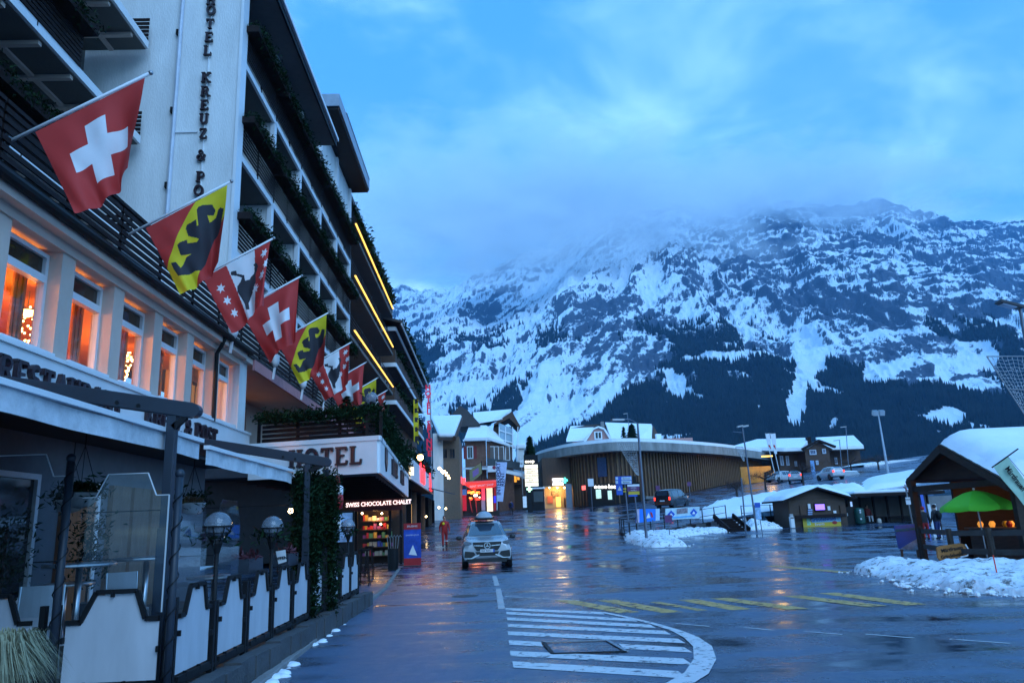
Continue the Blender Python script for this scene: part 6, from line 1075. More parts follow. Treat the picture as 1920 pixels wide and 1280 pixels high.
    for a, b, c, d in ((1517, 1531, 843, 852), (1541, 1549, 841, 850), (1529, 1535, 863, 871), (1472, 1480, 852, 870), (1483, 1491, 852, 870), (1500, 1506, 862, 872), (1576, 1583, 855, 868)): p, q = at(a, c, Y - 2.5), at(b, d, Y - 2.5); off = 0 if 1510 < a < 1560 else 2.4; window_y(t, Y - 2.45 + off, p.x, q.x, q.z, p.z, mat('blue_white_frame', (.5, .55, .65), .5), mat('pale_dusk_glass', (.08, .12, .22), .12), .15, .12, 2 if b - a > 10 else 1)
    box('chimney', M_DARKW, t, at(1529, 825, Y).x, at(1535, 825, Y).x, Y + 3, Y + 4, at(1532, 829, Y).z, at(1532, 815, Y).z)
    MB().extr([at(1519, 863, Y - 4), at(1526, 863, Y - 4), at(1531, 899, Y - 4), at(1523, 899, Y - 4)], (0, .1, 0)).build('blue_banner', mat('sky_banner', (.2, .4, .7), .6, var=.3, scale=2), t)
    # low platform building
    Y = 116; t = thing('platform_building', 'low brown building with a flat snow roof behind the tall lamp', 'building', at(1680, 905, Y)); wall_y('wall', mat('ochre_timber', (.1, .06, .035), .8), t, 1628, 1790, 872, 915, Y, 8, 5.5); a, b = at(1622, 868, Y), at(1760, 858, Y); MB().extr([at(1620, 871, Y - 1.5), at(1800, 862, Y - 1.5), at(1800, 856, Y - 1.5), at(1650, 864, Y - 1.5)], (0, 8, .2)).build('snow_roof', M_SNOW, t); MB().beam(at(1620, 873, Y - 1.6), at(1800, 864, Y - 1.6), .2, .3).build('eave', M_WHITE2, t)
    for k in range(6): p = at(1684 + 12 * k, 892, Y); box('door', M_DARKW, t, p.x - .5, p.x + .5, Y - .06, Y - .01, p.z - 1.2, p.z + 1.0)
    MB().ball(at(1646, 892, Y - .3), .15, 8, 6).build('wall_lamp', glow('pink_lamp', (1, .4, .25), 4), t)
    # conifer and garden tree
    def spruce(px, pyt, pyb, Y, rad, label, seed, n=900):
        b = at(px, pyb, Y); tp = at(px, pyt, Y); h = tp.z - b.z; u = thing('spruce_tree', label, 'tree', b); MB().tube([b, (b.x, b.y, tp.z - .2)], [.25, .03], 7).build('trunk', M_BARK, u); m = MB(); rnd = random.Random(seed)
        for i in range(n):
            k = rnd.random() ** .8; z = b.z + h * (.08 + .92 * k); lay = (k * 9) % 1; r = rad * (1 - k) * (.6 + .4 * (1 - lay)) + .05; a = rnd.random() * 6.28; rr = r * (.35 + .65 * rnd.random()); q = Vector((b.x + rr * math.cos(a), b.y + rr * math.sin(a), z)); d = Vector((math.cos(a), math.sin(a), -.35)) * rad * .28; e = Vector((-d.y, d.x, .1)) * .35; m.add([q - e, q + d, q + e, q - d * .3 + Vector((0, 0, .1))], [(0, 1, 2, 3)])
        m.build('crown', M_FIR, u)['kind'] = 'stuff'
    spruce(996, 818, 890, 122, 2.0, 'dark spruce behind the glowing sign pylon', 1); spruce(1188, 795, 845, 138, 2.2, 'dark green conifer rising behind the round building roof', 2); spruce(1172, 800, 845, 140, 1.2, 'thin conifer beside the pink house', 3, 350)
    # pollarded trees with red-brown twigs
    for i, (px, yc, yb, Y, rx) in enumerate(((1433, 893, 925, 90, 2.0), (1503, 880, 912, 84, 1.6), (1380, 912, 944, 75, .9), (1594, 865, 900, 104, 4.2), (1645, 862, 900, 100, 2.0))):
        c = at(px, yc, Y); b = Vector((c.x, c.y, gz(c.x, c.y) - .1)); u = thing('pollard_tree', ['bare pollard tree before the amber lit recess', 'bare reddish pollard tree between the parked cars', 'small bare tree on the snow bank by the round building', 'wide bare pollard trees crown before the station chalet', 'bare pollard tree beside the tall twin lamp'][i], 'tree', b, 'bare pollard trees'); MB().tube([b, (c.x, c.y, c.z - .2)], [.13, .09], 7).build('trunk', M_BARK, u); m = MB(); lm = MB(); rnd = random.Random(50 + i)
        for k in range(7): a = k * .9; lm.tube([(c.x, c.y, c.z - .3), (c.x + rx * .4 * math.cos(a), c.y + rx * .4 * math.sin(a), c.z + .05), (c.x + rx * .8 * math.cos(a), c.y + rx * .8 * math.sin(a), c.z + .25)], [.06, .04, .02], 5)
        lm.build('limbs', M_BARK, u)['kind'] = 'stuff'
        for k in range(420): a = rnd.random() * 6.28; r = rx * math.sqrt(rnd.random()); q = Vector((c.x + r * math.cos(a), c.y + r * math.sin(a), c.z + rnd.gauss(0, .22))); d = Vector((rnd.gauss(0, .3), rnd.gauss(0, .3), rnd.uniform(.1, .6))); e = Vector((.02, .02, 0)); m.add([q - e, q + e, q + d], [(0, 1, 2)])
        m.build('twigs', mat('red_twig', (.05, .022, .018), .9, var=.3), u)['kind'] = 'stuff'
    # two tall white flags
    for i, px in enumerate((1441, 1450)):
        Y = 98; t = thing('mast_flag', ['shorter narrow white mast flag, nearer the round building', 'narrow white mast flag beside the station chalet'][i], 'flag', at(px + 8, 890, Y), 'narrow mast flags'); MB().tube([at(px - 6 + i, 812, Y), at(px + 12, 888, Y), at(px + 14, 899, Y)], .05, 6).build('mast', M_WHITE2, t); P = [at(px - 6, 813, Y - .05), at(px + 2 + i * 2, 812, Y - .05), at(px + 7, 845 + 6 * i, Y - .05), at(px + 2, 844 + 6 * i, Y - .05)]; MB().extr(P, (0, .02, 0)).build('cloth', M_FWHITE, t); MB().extr([at(px - 1, 834, Y - .06), at(px + 3, 834, Y - .06), at(px + 5, 843, Y - .06)], (0, -.01, 0)).build('print', M_FRED, t)
far_right()
def island():
    # retaining wall, railing with banners, stairs, snow
    t = thing('retaining_wall', 'dark boarded retaining wall below the upper road', 'wall', (12, 48, .4)); W_ = WALL_LINE[:2]; (x0, y0), (x1, y1) = W_; L_ = math.hypot(x1 - x0, y1 - y0); n = int(L_ / .55)
    for i in range(n):
        a = i / n; b = (i + .96) / n; p = Vector((x0 + (x1 - x0) * a, y0 + (y1 - y0) * a)); q = Vector((x0 + (x1 - x0) * b, y0 + (y1 - y0) * b)); zt = g_up(p.x - .5, p.y + .4) + .1; zb = gz(p.x + .5, p.y - .5) - .1; m = (p + q) / 2; d = (q - p).normalized()
        MB().obox((m.x, m.y, (zt + zb) / 2), (d.x * (q - p).length / 2, d.y * (q - p).length / 2, 0), (-d.y * .16, d.x * .16, 0), (0, 0, (zt - zb) / 2)).build('plank', M_STONE if i % 3 else M_DARKW, t)
    for (xa, ya), (xb, yb) in zip(WALL_LINE[2:4], WALL_LINE[3:5]):
        nn = 10
        for i in range(nn): a = i / nn; p = Vector((xa + (xb - xa) * a, ya + (yb - ya) * a)); q = Vector((xa + (xb - xa) * (a + .095), ya + (yb - ya) * (a + .095))); MB().beam((p.x, p.y, .95), (q.x, q.y, .95), .2, 1.2).build('plank', M_DARKW, t)
    xa, ya = WALL_LINE[4]; MB().beam((xa, ya + .1, 1.2), (70, 63.1, 1.6), .25, 2.6).build('long_wall', M_CONC, t)
    # stairs
    s = thing('stairs', 'flight of dark timber steps up to the snowy road', 'stairs', on_g(1385, 997)); P0 = Vector((17.7, 54.6, 0)); d = Vector((.0, 1, 0)); w = Vector((1, .18, 0)).normalized()
    a, b = on_g(1369, 997), on_g(1406, 995); w = (b - a); w.z = 0; L2 = w.length; w.normalize(); dd = Vector((-w.y, w.x, 0)); zb = gz(a.x, a.y)
    for k in range(6): c = a + w * (L2 / 2) + dd * (.18 + .34 * k); MB().obox((c.x, c.y, zb + .16 * (k + .5) - .03), w * (L2 / 2), dd * .2, (0, 0, .06)).build('tread', M_DARKW, s); MB().obox((c.x + dd.x * .19, c.y + dd.y * .19, zb + .16 * (k + .5) - .11), w * (L2 / 2), dd * .02, (0, 0, .08)).build('riser', M_BLACK, s)
    for sgn in (0, 1): p = a + w * (L2 * sgn); MB().beam((p.x, p.y, zb + .1), (p.x + dd.x * 2.1, p.y + dd.y * 2.1, zb + 1.1), .12, .3).build('stringer', M_DARKW, s); 
    # railing on the wall
    def rail(name, lab, pts, h=1.0, bars=2, grp=None):
        r = thing(name, lab, 'railing', pts[0], grp)
        for p in pts: box('post', M_BLACK, r, p.x - .03, p.x + .03, p.y - .03, p.y + .03, p.z - .15, p.z + h)
        for p, q in zip(pts, pts[1:]):
            for k in range(bars): z = h * (k + 1) / bars - .04; MB().tube([p + Vector((0, 0, z)), q + Vector((0, 0, z))], .022, 6).build('bar', M_BLACK, r)
        return r
    wl = [Vector((8.6 + 9.0 * k / 8, 49.5 + 7.0 * k / 8 + .1, 0)) for k in range(9)]; wl = [Vector((p.x - .05, p.y, g_up(p.x - .4, p.y + .3) + .05)) for p in wl]
    rail('railing', 'black metal railing on the retaining wall, carrying two banners', wl)
    rl = [on_g(x, y) for x, y in ((1163, 1000), (1171, 1006), (1182, 1012))]; r = rail('railing', 'short railing at the tip of the traffic island', [Vector((p.x, p.y, p.z + .02)) for p in rl], 1.0); MB().beam(rl[0] + Vector((0, 0, .06)), rl[-1] + Vector((0, 0, .06)), .16, .14).build('base_beam', M_DARKW, r)
    sp = [at(x, y, 57.5) for x, y in ((1392, 968), (1420, 966), (1452, 966), (1476, 966))]; rail('railing', 'black railing on the snow bank left of the kiosk', [Vector((p.x, 57.6 + .3 * i, 1.35)) for i, p in enumerate(sp)], 1.05)
    def banner(lab, px0, px1, pyt0, pyb0, pyt1, pyb1, Y, m, extra=None):
        u = thing('banner', lab, 'banner', at((px0 + px1) / 2, pyb0, Y)); P = [at(px0, pyt0, Y), at(px1, pyt1, Y + 1.7), at(px1, pyb1, Y + 1.7), at(px0, pyb0, Y)]; MB().extr(P, (.02, -.03, 0)).build('cloth', m, u)
        return u, P
    def pt(P, u, v, off=.05): p = P[0].lerp(P[1], u).lerp(P[3].lerp(P[2], u), v); return p + Vector((.02, -off, 0))
    def decal(u, P, nm, uv, m, off=.05): MB().extr([pt(P, a, b, off) for a, b in uv], (0, -.006, 0)).build(nm, m, u)
    M_PB = mat('banner_azure', (.02, .2, .75), .5, var=.08); u, P = banner('blue banner with a white mountain emblem on the island railing', 1192, 1236, 954, 980, 953, 975, 50.1, M_PB)
    decal(u, P, 'side_strip', [(.82, 0), (1, 0), (1, 1), (.82, 1)], mat('banner_pale', (.45, .6, .75), .5)); decal(u, P, 'left_strip', [(0, 0), (.13, 0), (.13, 1), (0, 1)], mat('banner_rose', (.5, .4, .5), .5)); decal(u, P, 'emblem_triangle', [(.42, .72), (.52, .3), (.60, .72)], M_FWHITE); decal(u, P, 'emblem_bird', [(.58, .25), (.66, .3), (.72, .68), (.66, .7)], M_FRED)
    u, P = banner('pale banner with two diamond emblems and a photo on the railing', 1247, 1311, 953, 974, 949, 971, 52.0, mat('banner_sky', (.5, .66, .72), .5)); decal(u, P, 'photo', [(.32, .08), (.64, .05), (.64, .5), (.32, .55)], mat('photo_print', (.25, .2, .22), .4, var=.8, scale=6)); decal(u, P, 'blue_line', [(.2, .78), (.85, .72), (.85, .84), (.2, .9)], mat('azure_print', (.1, .4, .75), .5))
    for cx, cy in ((.16, .55), (.82, .5)): decal(u, P, 'diamond', [(cx, cy - .36), (cx + .11, cy), (cx, cy + .36), (cx - .11, cy)], M_BLUE); decal(u, P, 'diamond_peak', [(cx - .05, cy + .12), (cx, cy - .14), (cx + .05, cy + .12)], M_FWHITE, .06)
    # snow heaps and banks (heightfield blankets)
    def bank(name, lab, outline, hmax, seed, dirt=.0, n=34):
        xs = [p[0] for p in outline]; ys = [p[1] for p in outline]; X0, X1, Y0, Y1 = min(xs), max(xs), min(ys), max(ys); gx, gy = np.meshgrid(np.linspace(X0, X1, n), np.linspace(Y0, Y1, n))
        d = np.full(gx.shape, 1e9)
        for (ax, ay), (bx, by) in zip(outline, outline[1:] + outline[:1]):
            vx, vy = bx - ax, by - ay; tt = np.clip(((gx - ax) * vx + (gy - ay) * vy) / (vx * vx + vy * vy + 1e-9), 0, 1); d = np.minimum(d, np.hypot(gx - ax - tt * vx, gy - ay - tt * vy))
        ins = inpoly(gx, gy, outline); sd = np.where(ins, d, -d); dm = min(.7, max(.3, float(np.max(sd)))); h = hmax * np.clip(sd / dm + .02, -.2, 1) ; h = np.where(sd > 0, hmax * np.sqrt(np.clip(sd / dm, 0, 1)), -.15)
        h = h + np.where(sd > 0, (fbm(gx * 1.7, gy * 1.7, 4, seed) - .5) * .9 * hmax + (fbm(gx * 6, gy * 6, 4, seed + 5, .7) - .5) * .4 * hmax, 0)
        vs = [(float(gx[j, i]), float(gy[j, i]), gz(float(gx[j, i]), float(gy[j, i])) + float(h[j, i])) for j in range(n) for i in range(n)]; mb = MB(); mb.v = vs; mb.f = [(j * n + i, j * n + i + 1, (j + 1) * n + i + 1, (j + 1) * n + i) for j in range(n - 1) for i in range(n - 1) if sd[j, i] > -.35 or sd[j + 1, i + 1] > -.35]; mb.m = [0] * len(mb.f)
        o = mb.build(name, M_DIRTY if dirt else M_SNOW, None, True); tag(o, lab, 'snow', kind='structure'); return o
    M_DIRTY = mat('dirty_snow', (.8, .83, .86), .6, var=.05, bump=1.0, bscale=9, spec=.3); N = M_DIRTY.node_tree.nodes; Lk = M_DIRTY.node_tree.links; b_ = N['Principled BSDF']; old = b_.inputs['Base Color'].links[0].from_socket; ge = N.new('ShaderNodeNewGeometry'); nz = N.new('ShaderNodeTexNoise'); nz.inputs['Scale'].default_value = 4.5; nz.inputs['Detail'].default_value = 9; nz.inputs['Roughness'].default_value = .72; Lk.new(ge.outputs['Position'], nz.inputs['Vector']); mr = N.new('ShaderNodeMapRange'); mr.inputs[1].default_value = .53; mr.inputs[2].default_value = .61; Lk.new(nz.outputs[0], mr.inputs[0]); mx = N.new('ShaderNodeMix'); mx.data_type = 'RGBA'; Lk.new(mr.outputs[0], mx.inputs[0]); Lk.new(old, mx.inputs[6]); mx.inputs[7].default_value = (.16, .15, .14, 1); Lk.new(mx.outputs[2], b_.inputs['Base Color'])
    def crumbs(lab, pts, n, seed):
        m = MB(); rnd = random.Random(seed)
        for i in range(n):
            k = rnd.randrange(len(pts) - 1); q = Vector(pts[k]).lerp(Vector(pts[k + 1]), rnd.random()); x, y = q.x + rnd.gauss(0, .22), q.y + rnd.gauss(0, .22); r = rnd.uniform(.012, .05) * (1 if rnd.random() < .9 else 2); m.ball((x, y, gz(x, y) + r * .4), r, 6, 4, (rnd.uniform(.7, 1.4), rnd.uniform(.7, 1.4), rnd.uniform(.5, .9)))
        o = m.build('snow', M_DIRTY, None, False); tag(o, lab, 'snow', kind='stuff')
    crumbs('ice crumbs along the edge of the long snow heap', [(10.1, 21.6), (9.7, 18.4), (9.2, 16.8), (9.3, 15.2), (10.0, 13.6), (11.5, 12.4), (15.5, 12.5)], 330, 3); crumbs('ice crumbs at the foot of the island snow', [(8.0, 45), (8.2, 40), (10.3, 39.9), (10.9, 46.8), (13.4, 50.2), (16.3, 52.4)], 120, 4)
    def gp(*p): return [(lambda q: (q.x, q.y))(on_g(x, y)) for x, y in p]
    bank('snow_heap', 'long dirty snow heap in front of the market hut fence', [(9.9, 20.8), (9.6, 18.4), (9.2, 16.8), (9.3, 15.2), (10.0, 13.6), (11.5, 12.4), (15.5, 12.6), (16.5, 15.5), (14.2, 18.3), (12.4, 19.9), (11.8, 21.6), (11.0, 22.4), (10.3, 22.0)], .3, 5, 1, 90)
    bank('snow_bank', 'snow bank on the traffic island below the retaining wall', [(8.5, 49), (8.0, 45.5), (7.97, 42.5), (8.41, 39.8), (10.24, 39.9), (10.7, 43.5), (10.9, 46.8), (13.4, 50.3), (14.7, 51.4), (16.3, 52.4), (16.8, 55.6), (12.5, 52.4)], .36, 15, 1, 64)
    bank('snow_bank', 'snow drift between the steps and the kiosk', gp((1407, 994), (1430, 992), (1470, 990)) + [(20.8, 58.0), (19.4, 57.3), (18.6, 56.8)], .5, 25, 1, 30)
    bank('snow_bank', 'smooth snow slope above the railing left of the kiosk', [(19.0, 58.2), (21.4, 59.6), (27.6, 60.4), (31, 61.5), (36, 73), (32, 76), (26.5, 77), (21.5, 73), (18.0, 66), (16.6, 60)], .5, 35, 0, 44)
    bank('snow_bank', 'snow strip along the upper road behind the bus shelter', [(33, 66), (60, 68), (64, 78), (50, 82), (40, 80)], .45, 45, 0, 30)
    bank('snow_bank', 'small snow bank by the road at the foot of the round building', gp((1345, 940), (1352, 948), (1366, 949), (1372, 941)), .35, 55, 0, 14)
island()
def kiosk():
    Y = 55.0; t = thing('kiosk', 'small timber kiosk with snowy gable roof and yellow banner', 'kiosk', at(1530, 987, Y)); x0, x1 = at(1479, 960, Y).x, at(1587, 960, Y).x; ze = at(1480, 936, Y).z - .0; zr = at(1528, 916, Y).z; zb = gz((x0 + x1) / 2, Y) - .1
    M_KW = mat('kiosk_timber', (.07, .042, .028), .7, var=.3, scale=3, stretch=(1, 1, 7)); w = box('wall', M_KW, t, x0, x1, Y, Y + 3, zb, ze)
    for k in range(9): z = zb + .25 + k * (ze - zb - .3) / 9; slat('board', M_KW, x0 + .05, x1 - .05, Y - .035, Y - .004, z, z + (ze - zb) / 9 - .035, w)
    gable_wall(t, x0, x1, Y, ze - .02, zr - .1, .15, M_KW); gable(t, x0, x1, Y, Y + 3.2, ze, zr, 'y', .55, .3, .12, M_DARKW)
    def bx(nm, a, b, c, d, m, off=.08, th=.04): p, q = at(a, c, Y - off), at(b, d, Y - off); return box(nm, m, t, p.x, q.x, Y - off - th, Y - off, q.z, p.z)
    bx('screen_case', 1526, 1548, 943, 957.5, M_BLACK); bx('screen', 1528, 1546.5, 945, 955, mat('lit_screen', (.05, .02, .5), .3, var=.9, scale=4, emit=(.25, .15, 1.0), est=1.6), .13); bx('price_list', 1514, 1520, 944, 953, M_FWHITE); bx('notice', 1551, 1557, 948.5, 956, M_FWHITE); bx('notice', 1562, 1568, 957, 961.5, M_FWHITE)
    for k in range(3): bx('leaflet_row', 1514.5, 1523, 954.5 + 4.2 * k, 957 + 4.2 * k, mat('leaflet', (.3, .4, .65), .5))
    for a in (1499, 1574): f = bx('shutter', a, a + 13, 947, 966, M_BROWN)
    bx('counter', 1488, 1584, 966, 968.5, M_DARKW, .3, .2); bx('till_light', 1534, 1542, 965, 966.3, M_LITW, .35)
    bn = bx('banner', 1504, 1577.5, 968, 987, mat('banner_yellow', (.62, .46, .03), .5, var=.15, scale=2), .14, .03); bx('banner_sky', 1521, 1577, 968.5, 977, mat('banner_cyan', (.25, .55, .75), .5), .175, .005); bx('banner_figure', 1512, 1520.5, 971, 984, mat('banner_figure', (.3, .6, .4), .5, var=.6, scale=9), .175, .005); text('lettering', 'Grindelwald', .38, at(1543, 973, Y - .19), (1, 0, .04), (0, 0, 1), mat('royal_blue_ink', (.01, .06, .4), .5), t, .004, .015); text('lettering', 'Events', .27, at(1537, 982, Y - .19), (1, 0, .04), (0, 0, 1), M_FWHITE, t, .004, .01)
    q = at(1565, 979, Y - .18); MB().ball(q, .12, 8, 6, (1.6, .1, 1)).build('banner_skier', M_RED, t)
    p = at(1485, 978, Y - 1.0); u = thing('litter_bin', 'slim white and steel litter bin left of the kiosk', 'bin', (p.x, Y - 1, gz(p.x, Y - 1))); box('body', M_WHITE2, u, p.x - .14, p.x + .14, Y - 1.14, Y - .86, gz(p.x, Y - 1) + .02, at(1485, 968, Y - 1).z, bevel=.02); box('mouth', M_BLACK, u, p.x - .12, p.x + .12, Y - 1.16, Y - 1.145, at(1485, 971, Y - 1).z, at(1485, 969, Y - 1).z); box('hood', M_STEEL, u, p.x - .1, p.x + .1, Y - 1.08, Y - .9, at(1485, 968, Y - 1).z, at(1485, 963, Y - 1).z)
    # bus shelter
    Y = 56; t = thing('bus_shelter', 'long dark bus shelter under a snowy flat roof', 'shelter', at(1660, 990, Y)); x0, x1 = at(1596, 960, Y).x, at(1760, 960, Y).x; zb = gz(x0, Y); zt = at(1650, 924, Y).z; r = box('roof', M_DARKW, t, x0 - .2, x1, Y - 1.2, Y + 1.6, zt - .22, zt - .02); box('snow_cover', M_SNOW, r, x0 - .1, x1, Y - 1.1, Y + 1.6, zt - .019, zt + .2, bevel=.08); box('back_wall', mat('shelter_board', (.06, .055, .05), .7, var=.2, scale=2), t, x0, x1, Y + 1.4, Y + 1.5, zb - .1, zt - .23)
    for k in range(7): p = x0 + .1 + k * (x1 - x0 - .3) / 6; box('post', M_DARKW, t, p, p + .12, Y + .9, Y + 1.05, zb - .1, zt - .23)
    box('bench', M_DARKW, t, x0 + .8, x1 - .5, Y + .7, Y + 1.2, zb + .4, zb + .46); [box('bench_leg', M_BLACK, t, x, x + .08, Y + .75, Y + 1.1, zb - .05, zb + .4) for x in (x0 + 1, x0 + 3, x0 + 5)]
    p, q = at(1594, 940, Y - .6), at(1600, 957, Y - .6); u = thing('timetable_case', 'lit timetable case at the corner of the shelter', 'sign', (p.x, Y - .6, zb)); box('case', M_BLACK, u, p.x - .05, q.x + .05, Y - .55, Y - .5, q.z - .05, p.z + .05); box('timetable', mat('timetable_print', (.4, .55, .8), .4, var=.5, scale=6, emit=(.4, .6, 1), est=.4), u, p.x, q.x, Y - .6, Y - .56, q.z, p.z); [box('leg', M_BLACK, u, x, x + .05, Y - .55, Y - .5, zb - .05, q.z - .05) for x in (p.x, q.x - .05)]
    p = at(1614, 985, Y - .9); u = thing('recycling_bin', 'dark green round bin before the bus shelter', 'bin', (p.x, Y - .9, zb)); MB().lathe([(.32, 0), (.36, .1), (.36, .95), (.3, 1.1), (.05, 1.15)], (p.x, Y - .9, zb), 16).build('drum', mat('bin_green', (.01, .07, .06), .4), u, True); [MB().ball((p.x - .08, Y - 1.25, zb + z), .07, 8, 6).build('label_dot', M_FWHITE, u) for z in (.35, .8, .95)]
    p = at(1597, 982, Y - 1); u = thing('black_cabinet', 'black cabinet between kiosk and bus shelter', 'cabinet', (p.x, Y - 1, zb)); box('body', M_BLACK, u, p.x - .3, p.x + .5, Y - .9, Y - .3, zb - .05, zb + 1.25, bevel=.03); box('handle', M_STEEL, u, p.x - .2, p.x - .15, Y - .93, Y - .9, zb + .6, zb + .8)
kiosk()
def market_hut():
    t = thing('market_hut', 'open timber market hut with a thick snow roof on the right', 'hut', (16, 23, 0)); M_HW = mat('hut_timber', (.034, .022, .015), .75, var=.35, scale=2, stretch=(1, 1, 6))
    X0, XB = 14.0, 22.0; ya, yr, yb = 20.0, 23.0, 26.0; ze1, ze2, zr = 2.12, 2.5, 3.42
    for s, (ye, ze) in enumerate(((ya, ze1), (yb, ze2))):
        P = [Vector((X0 + .05, yr, zr)), Vector((X0 + (-.1, .5)[s], ye, ze)), Vector((XB, ye, ze)), Vector((XB, yr, zr))]; r = MB().extr(P, (0, 0, .1)).build('roof', M_HW, t)
        nsh = 16
        for k in range(nsh): a = P[0].lerp(P[1], k / nsh); b = P[0].lerp(P[1], (k + .93) / nsh); MB().extr([a + Vector((-.06, 0, .1)), b + Vector((-.06, 0, .1)), b + Vector((.5, 0, .13)), a + Vector((.5, 0, .13))], (0, 0, .035 + .01 * (k % 2))).build('shingle', M_HW, r)
        def sf(u, v, P=P): p = P[0].lerp(P[1], u).lerp(P[3].lerp(P[2], u), v); e = min(1, 10 * v + .0) ** .5; e2 = min(1, (1 - u) * 9) ** .5 if u > .5 else 1; return p + Vector((.12 * (1 - e), 0, .14 + .42 * e * e2 * (1 - .12 * u) + .03 * math.sin(9 * u + 4 * v) + .02 * math.sin(23 * u)))
        MB().grid(sf, 24, 24).build('snow_cover', M_SNOW, r, True); mb = MB(); mb.grid(lambda u, v, P=P: (lambda p, q: p.lerp(q, v))(P[0].lerp(P[1], u) + Vector((.0, 0, .145)), Vector(sf(u, .02, P))), 24, 4); mb.build('snow_edge', M_SNOW, r, True)
        mb = MB(); mb.beam(P[0] + Vector((-.05, 0, -.02)), P[1] + Vector((-.05, 0, -.02)), .06, .2); mb.build('verge_board', M_HW, r)
    for x, y in ((14.35, 20.5), (14.35, 25.5), (18.2, 20.5), (18.2, 25.5), (21.6, 20.5), (21.6, 25.5)): box('post', M_HW, t, x - .09, x + .09, y - .09, y + .09, 0, 2.35 if y < 23 else 2.6)
    box('tie_beam', M_HW, t, 14.3, 14.5, 20.3, 25.7, 2.2, 2.38); MB().extr([(14.42, 20.4, 2.385), (14.42, 25.6, 2.6), (14.42, 23.0, 3.35)], (.1, 0, 0)).build('gable_boarding', M_HW, t); box('back_wall', mat('hut_orange_wall', (.16, .06, .02), .7, var=.3, scale=2), t, 18.6, 18.75, 20.4, 25.6, 0, 2.9); box('side_wall', M_HW, t, 15.7, 21.6, 25.5, 25.6, 0, 2.5)
    c = box('counter', M_BROWN, t, 15.6, 16.3, 20.9, 24.8, .0, .95); box('counter_top', M_OAK, t, 15.5, 16.4, 20.8, 24.9, .952, 1.0)
    rnd = random.Random(4)
    for k in range(14): y = 21 + k * .26; MB().lathe([(.06, 0), (.09, .1), (.05, .18)], (15.9 + rnd.uniform(-.2, .2), y, 1.002), 10).build('jar', rnd.choice([M_RED, M_YELLOW, mat('jar_glow', (.8, .3, .05), .3, emit=(1, .4, .06), est=.5), M_FWHITE]), c)
    MB().box(15.7, 16.5, 21.3, 22.0, 1.5, 2.05).build('lit_panel', mat('hut_panel', (.3, .4, .5), .3, var=.6, scale=5, emit=(.4, .7, .9), est=.5), t); MB().ball((16.4, 21.4, 2.0), .06, 8, 6).build('bulb', M_BULB, t); lamp('hut_light', (16.8, 22.2, 1.95), 60, (1, .42, .1), .1)
    # banner on the hut
    Y = 19.6; u = thing('market_banner', 'long pale green banner with dark gothic lettering hung on the hut', 'banner', at(1905, 900, Y)); P = [at(1863, 875, Y), at(1890, 855, Y), at(1960, 960, Y), at(1935, 968, Y)]; mb = MB(); mb.grid(lambda a, b: P[0].lerp(P[1], a).lerp(P[3].lerp(P[2], a), b) + Vector((0, .03 * math.sin(7 * b + 2 * a), 0)), 6, 14); mb.build('cloth', mat('pale_green_cloth', (.34, .5, .38), .8), u); d = (P[3] - P[0]).normalized(); text('lettering', 'Märtfrauen Grindelwald', .215, P[0].lerp(P[1], .5) + d * .93 + Vector((0, -.05, 0)), d, (P[1] - P[0]), M_BLACK, u, .004, .02, 'CENTER', xs=.72); MB().tube([at(1860, 876, Y + .02), at(1909, 841, Y + .02)], .018, 6).build('rod', M_BLACK, u); MB().tube([at(1889, 855, Y + .02), at(1917, 888, Y + .3), at(1926, 900, 20)], .008, 4).build('cord', M_BLACK, u)
    # parasol
    b = on_z(1853, 1052, .0); Y = 21.8; b = Vector((at(1853, 1052, Y).x, Y, 0)); tp = at(1826, 919, Y); u = thing('parasol', 'bright lime green parasol beside the market hut', 'parasol', b); ax = (tp - Vector((b.x, b.y, .1))).normalized(); MB().tube([(b.x, b.y, .1), tp], .02, 8).build('pole', M_STEEL, u); MB().lathe([(.26, 0), (.25, .06), (.05, .1)], b, 18).build('foot', M_FWHITE, u)
    m = Matrix.Translation(tp) @ Vector((0, 0, 1)).rotation_difference(ax).to_matrix().to_4x4(); n = 8; rad = at(1890, 945, Y).x - at(1826, 945, Y).x; prof = [(0, 0), (.25, -.06), (.55, -.2), (.8, -.36), (1.0, -.52)]; R_ = 1.0; mb = MB()
    for k in range(n):
        a0, a1 = 2 * math.pi * k / n, 2 * math.pi * (k + 1) / n
        mb.grid(lambda u_, v_, a0=a0, a1=a1: m @ Vector((lambda r, z, a: (r * math.cos(a) * (1 - .06 * math.sin(math.pi * u_)), r * math.sin(a) * (1 - .06 * math.sin(math.pi * u_)), z - .03 * math.sin(math.pi * u_) * v_))(np.interp(v_, [0, .25, .5, .75, .92, 1], [0, .27, .54, .8, 1, 1.0]) * R_ * 1.0, float(np.interp(v_, [0, .25, .5, .75, .92, 1], [0, -.05, -.17, -.32, -.46, -.55])), a0 + (a1 - a0) * u_)), 4, 10)
    mb.build('canopy', mat('lime_cloth', (.1, .5, .012), .7, var=.06, scale=2), u, True); MB().ball(m @ Vector((0, 0, .04)), .035, 8, 6).build('finial', M_FWHITE, u)
    for k in range(n): a = 2 * math.pi * k / n; MB().tube([m @ Vector((.02, 0, -.5)), m @ Vector((.55 * math.cos(a), .55 * math.sin(a), -.22))], .006, 4).build('rib', M_STEEL, u)
    # fence, log sign, poster board
    F = [on_z(x, y) for x, y in ((1737, 1056), (1795, 1071), (1866, 1066), (1935, 1075))]; F[2] = Vector((14.0, 20.0, 0)); F[3] = Vector((15.4, 18.6, 0)); F = [Vector((12.9, 23.2, 0)), Vector((12.25, 20.6, 0)), Vector((12.95, 19.6, 0)), Vector((14.4, 18.4, 0))]
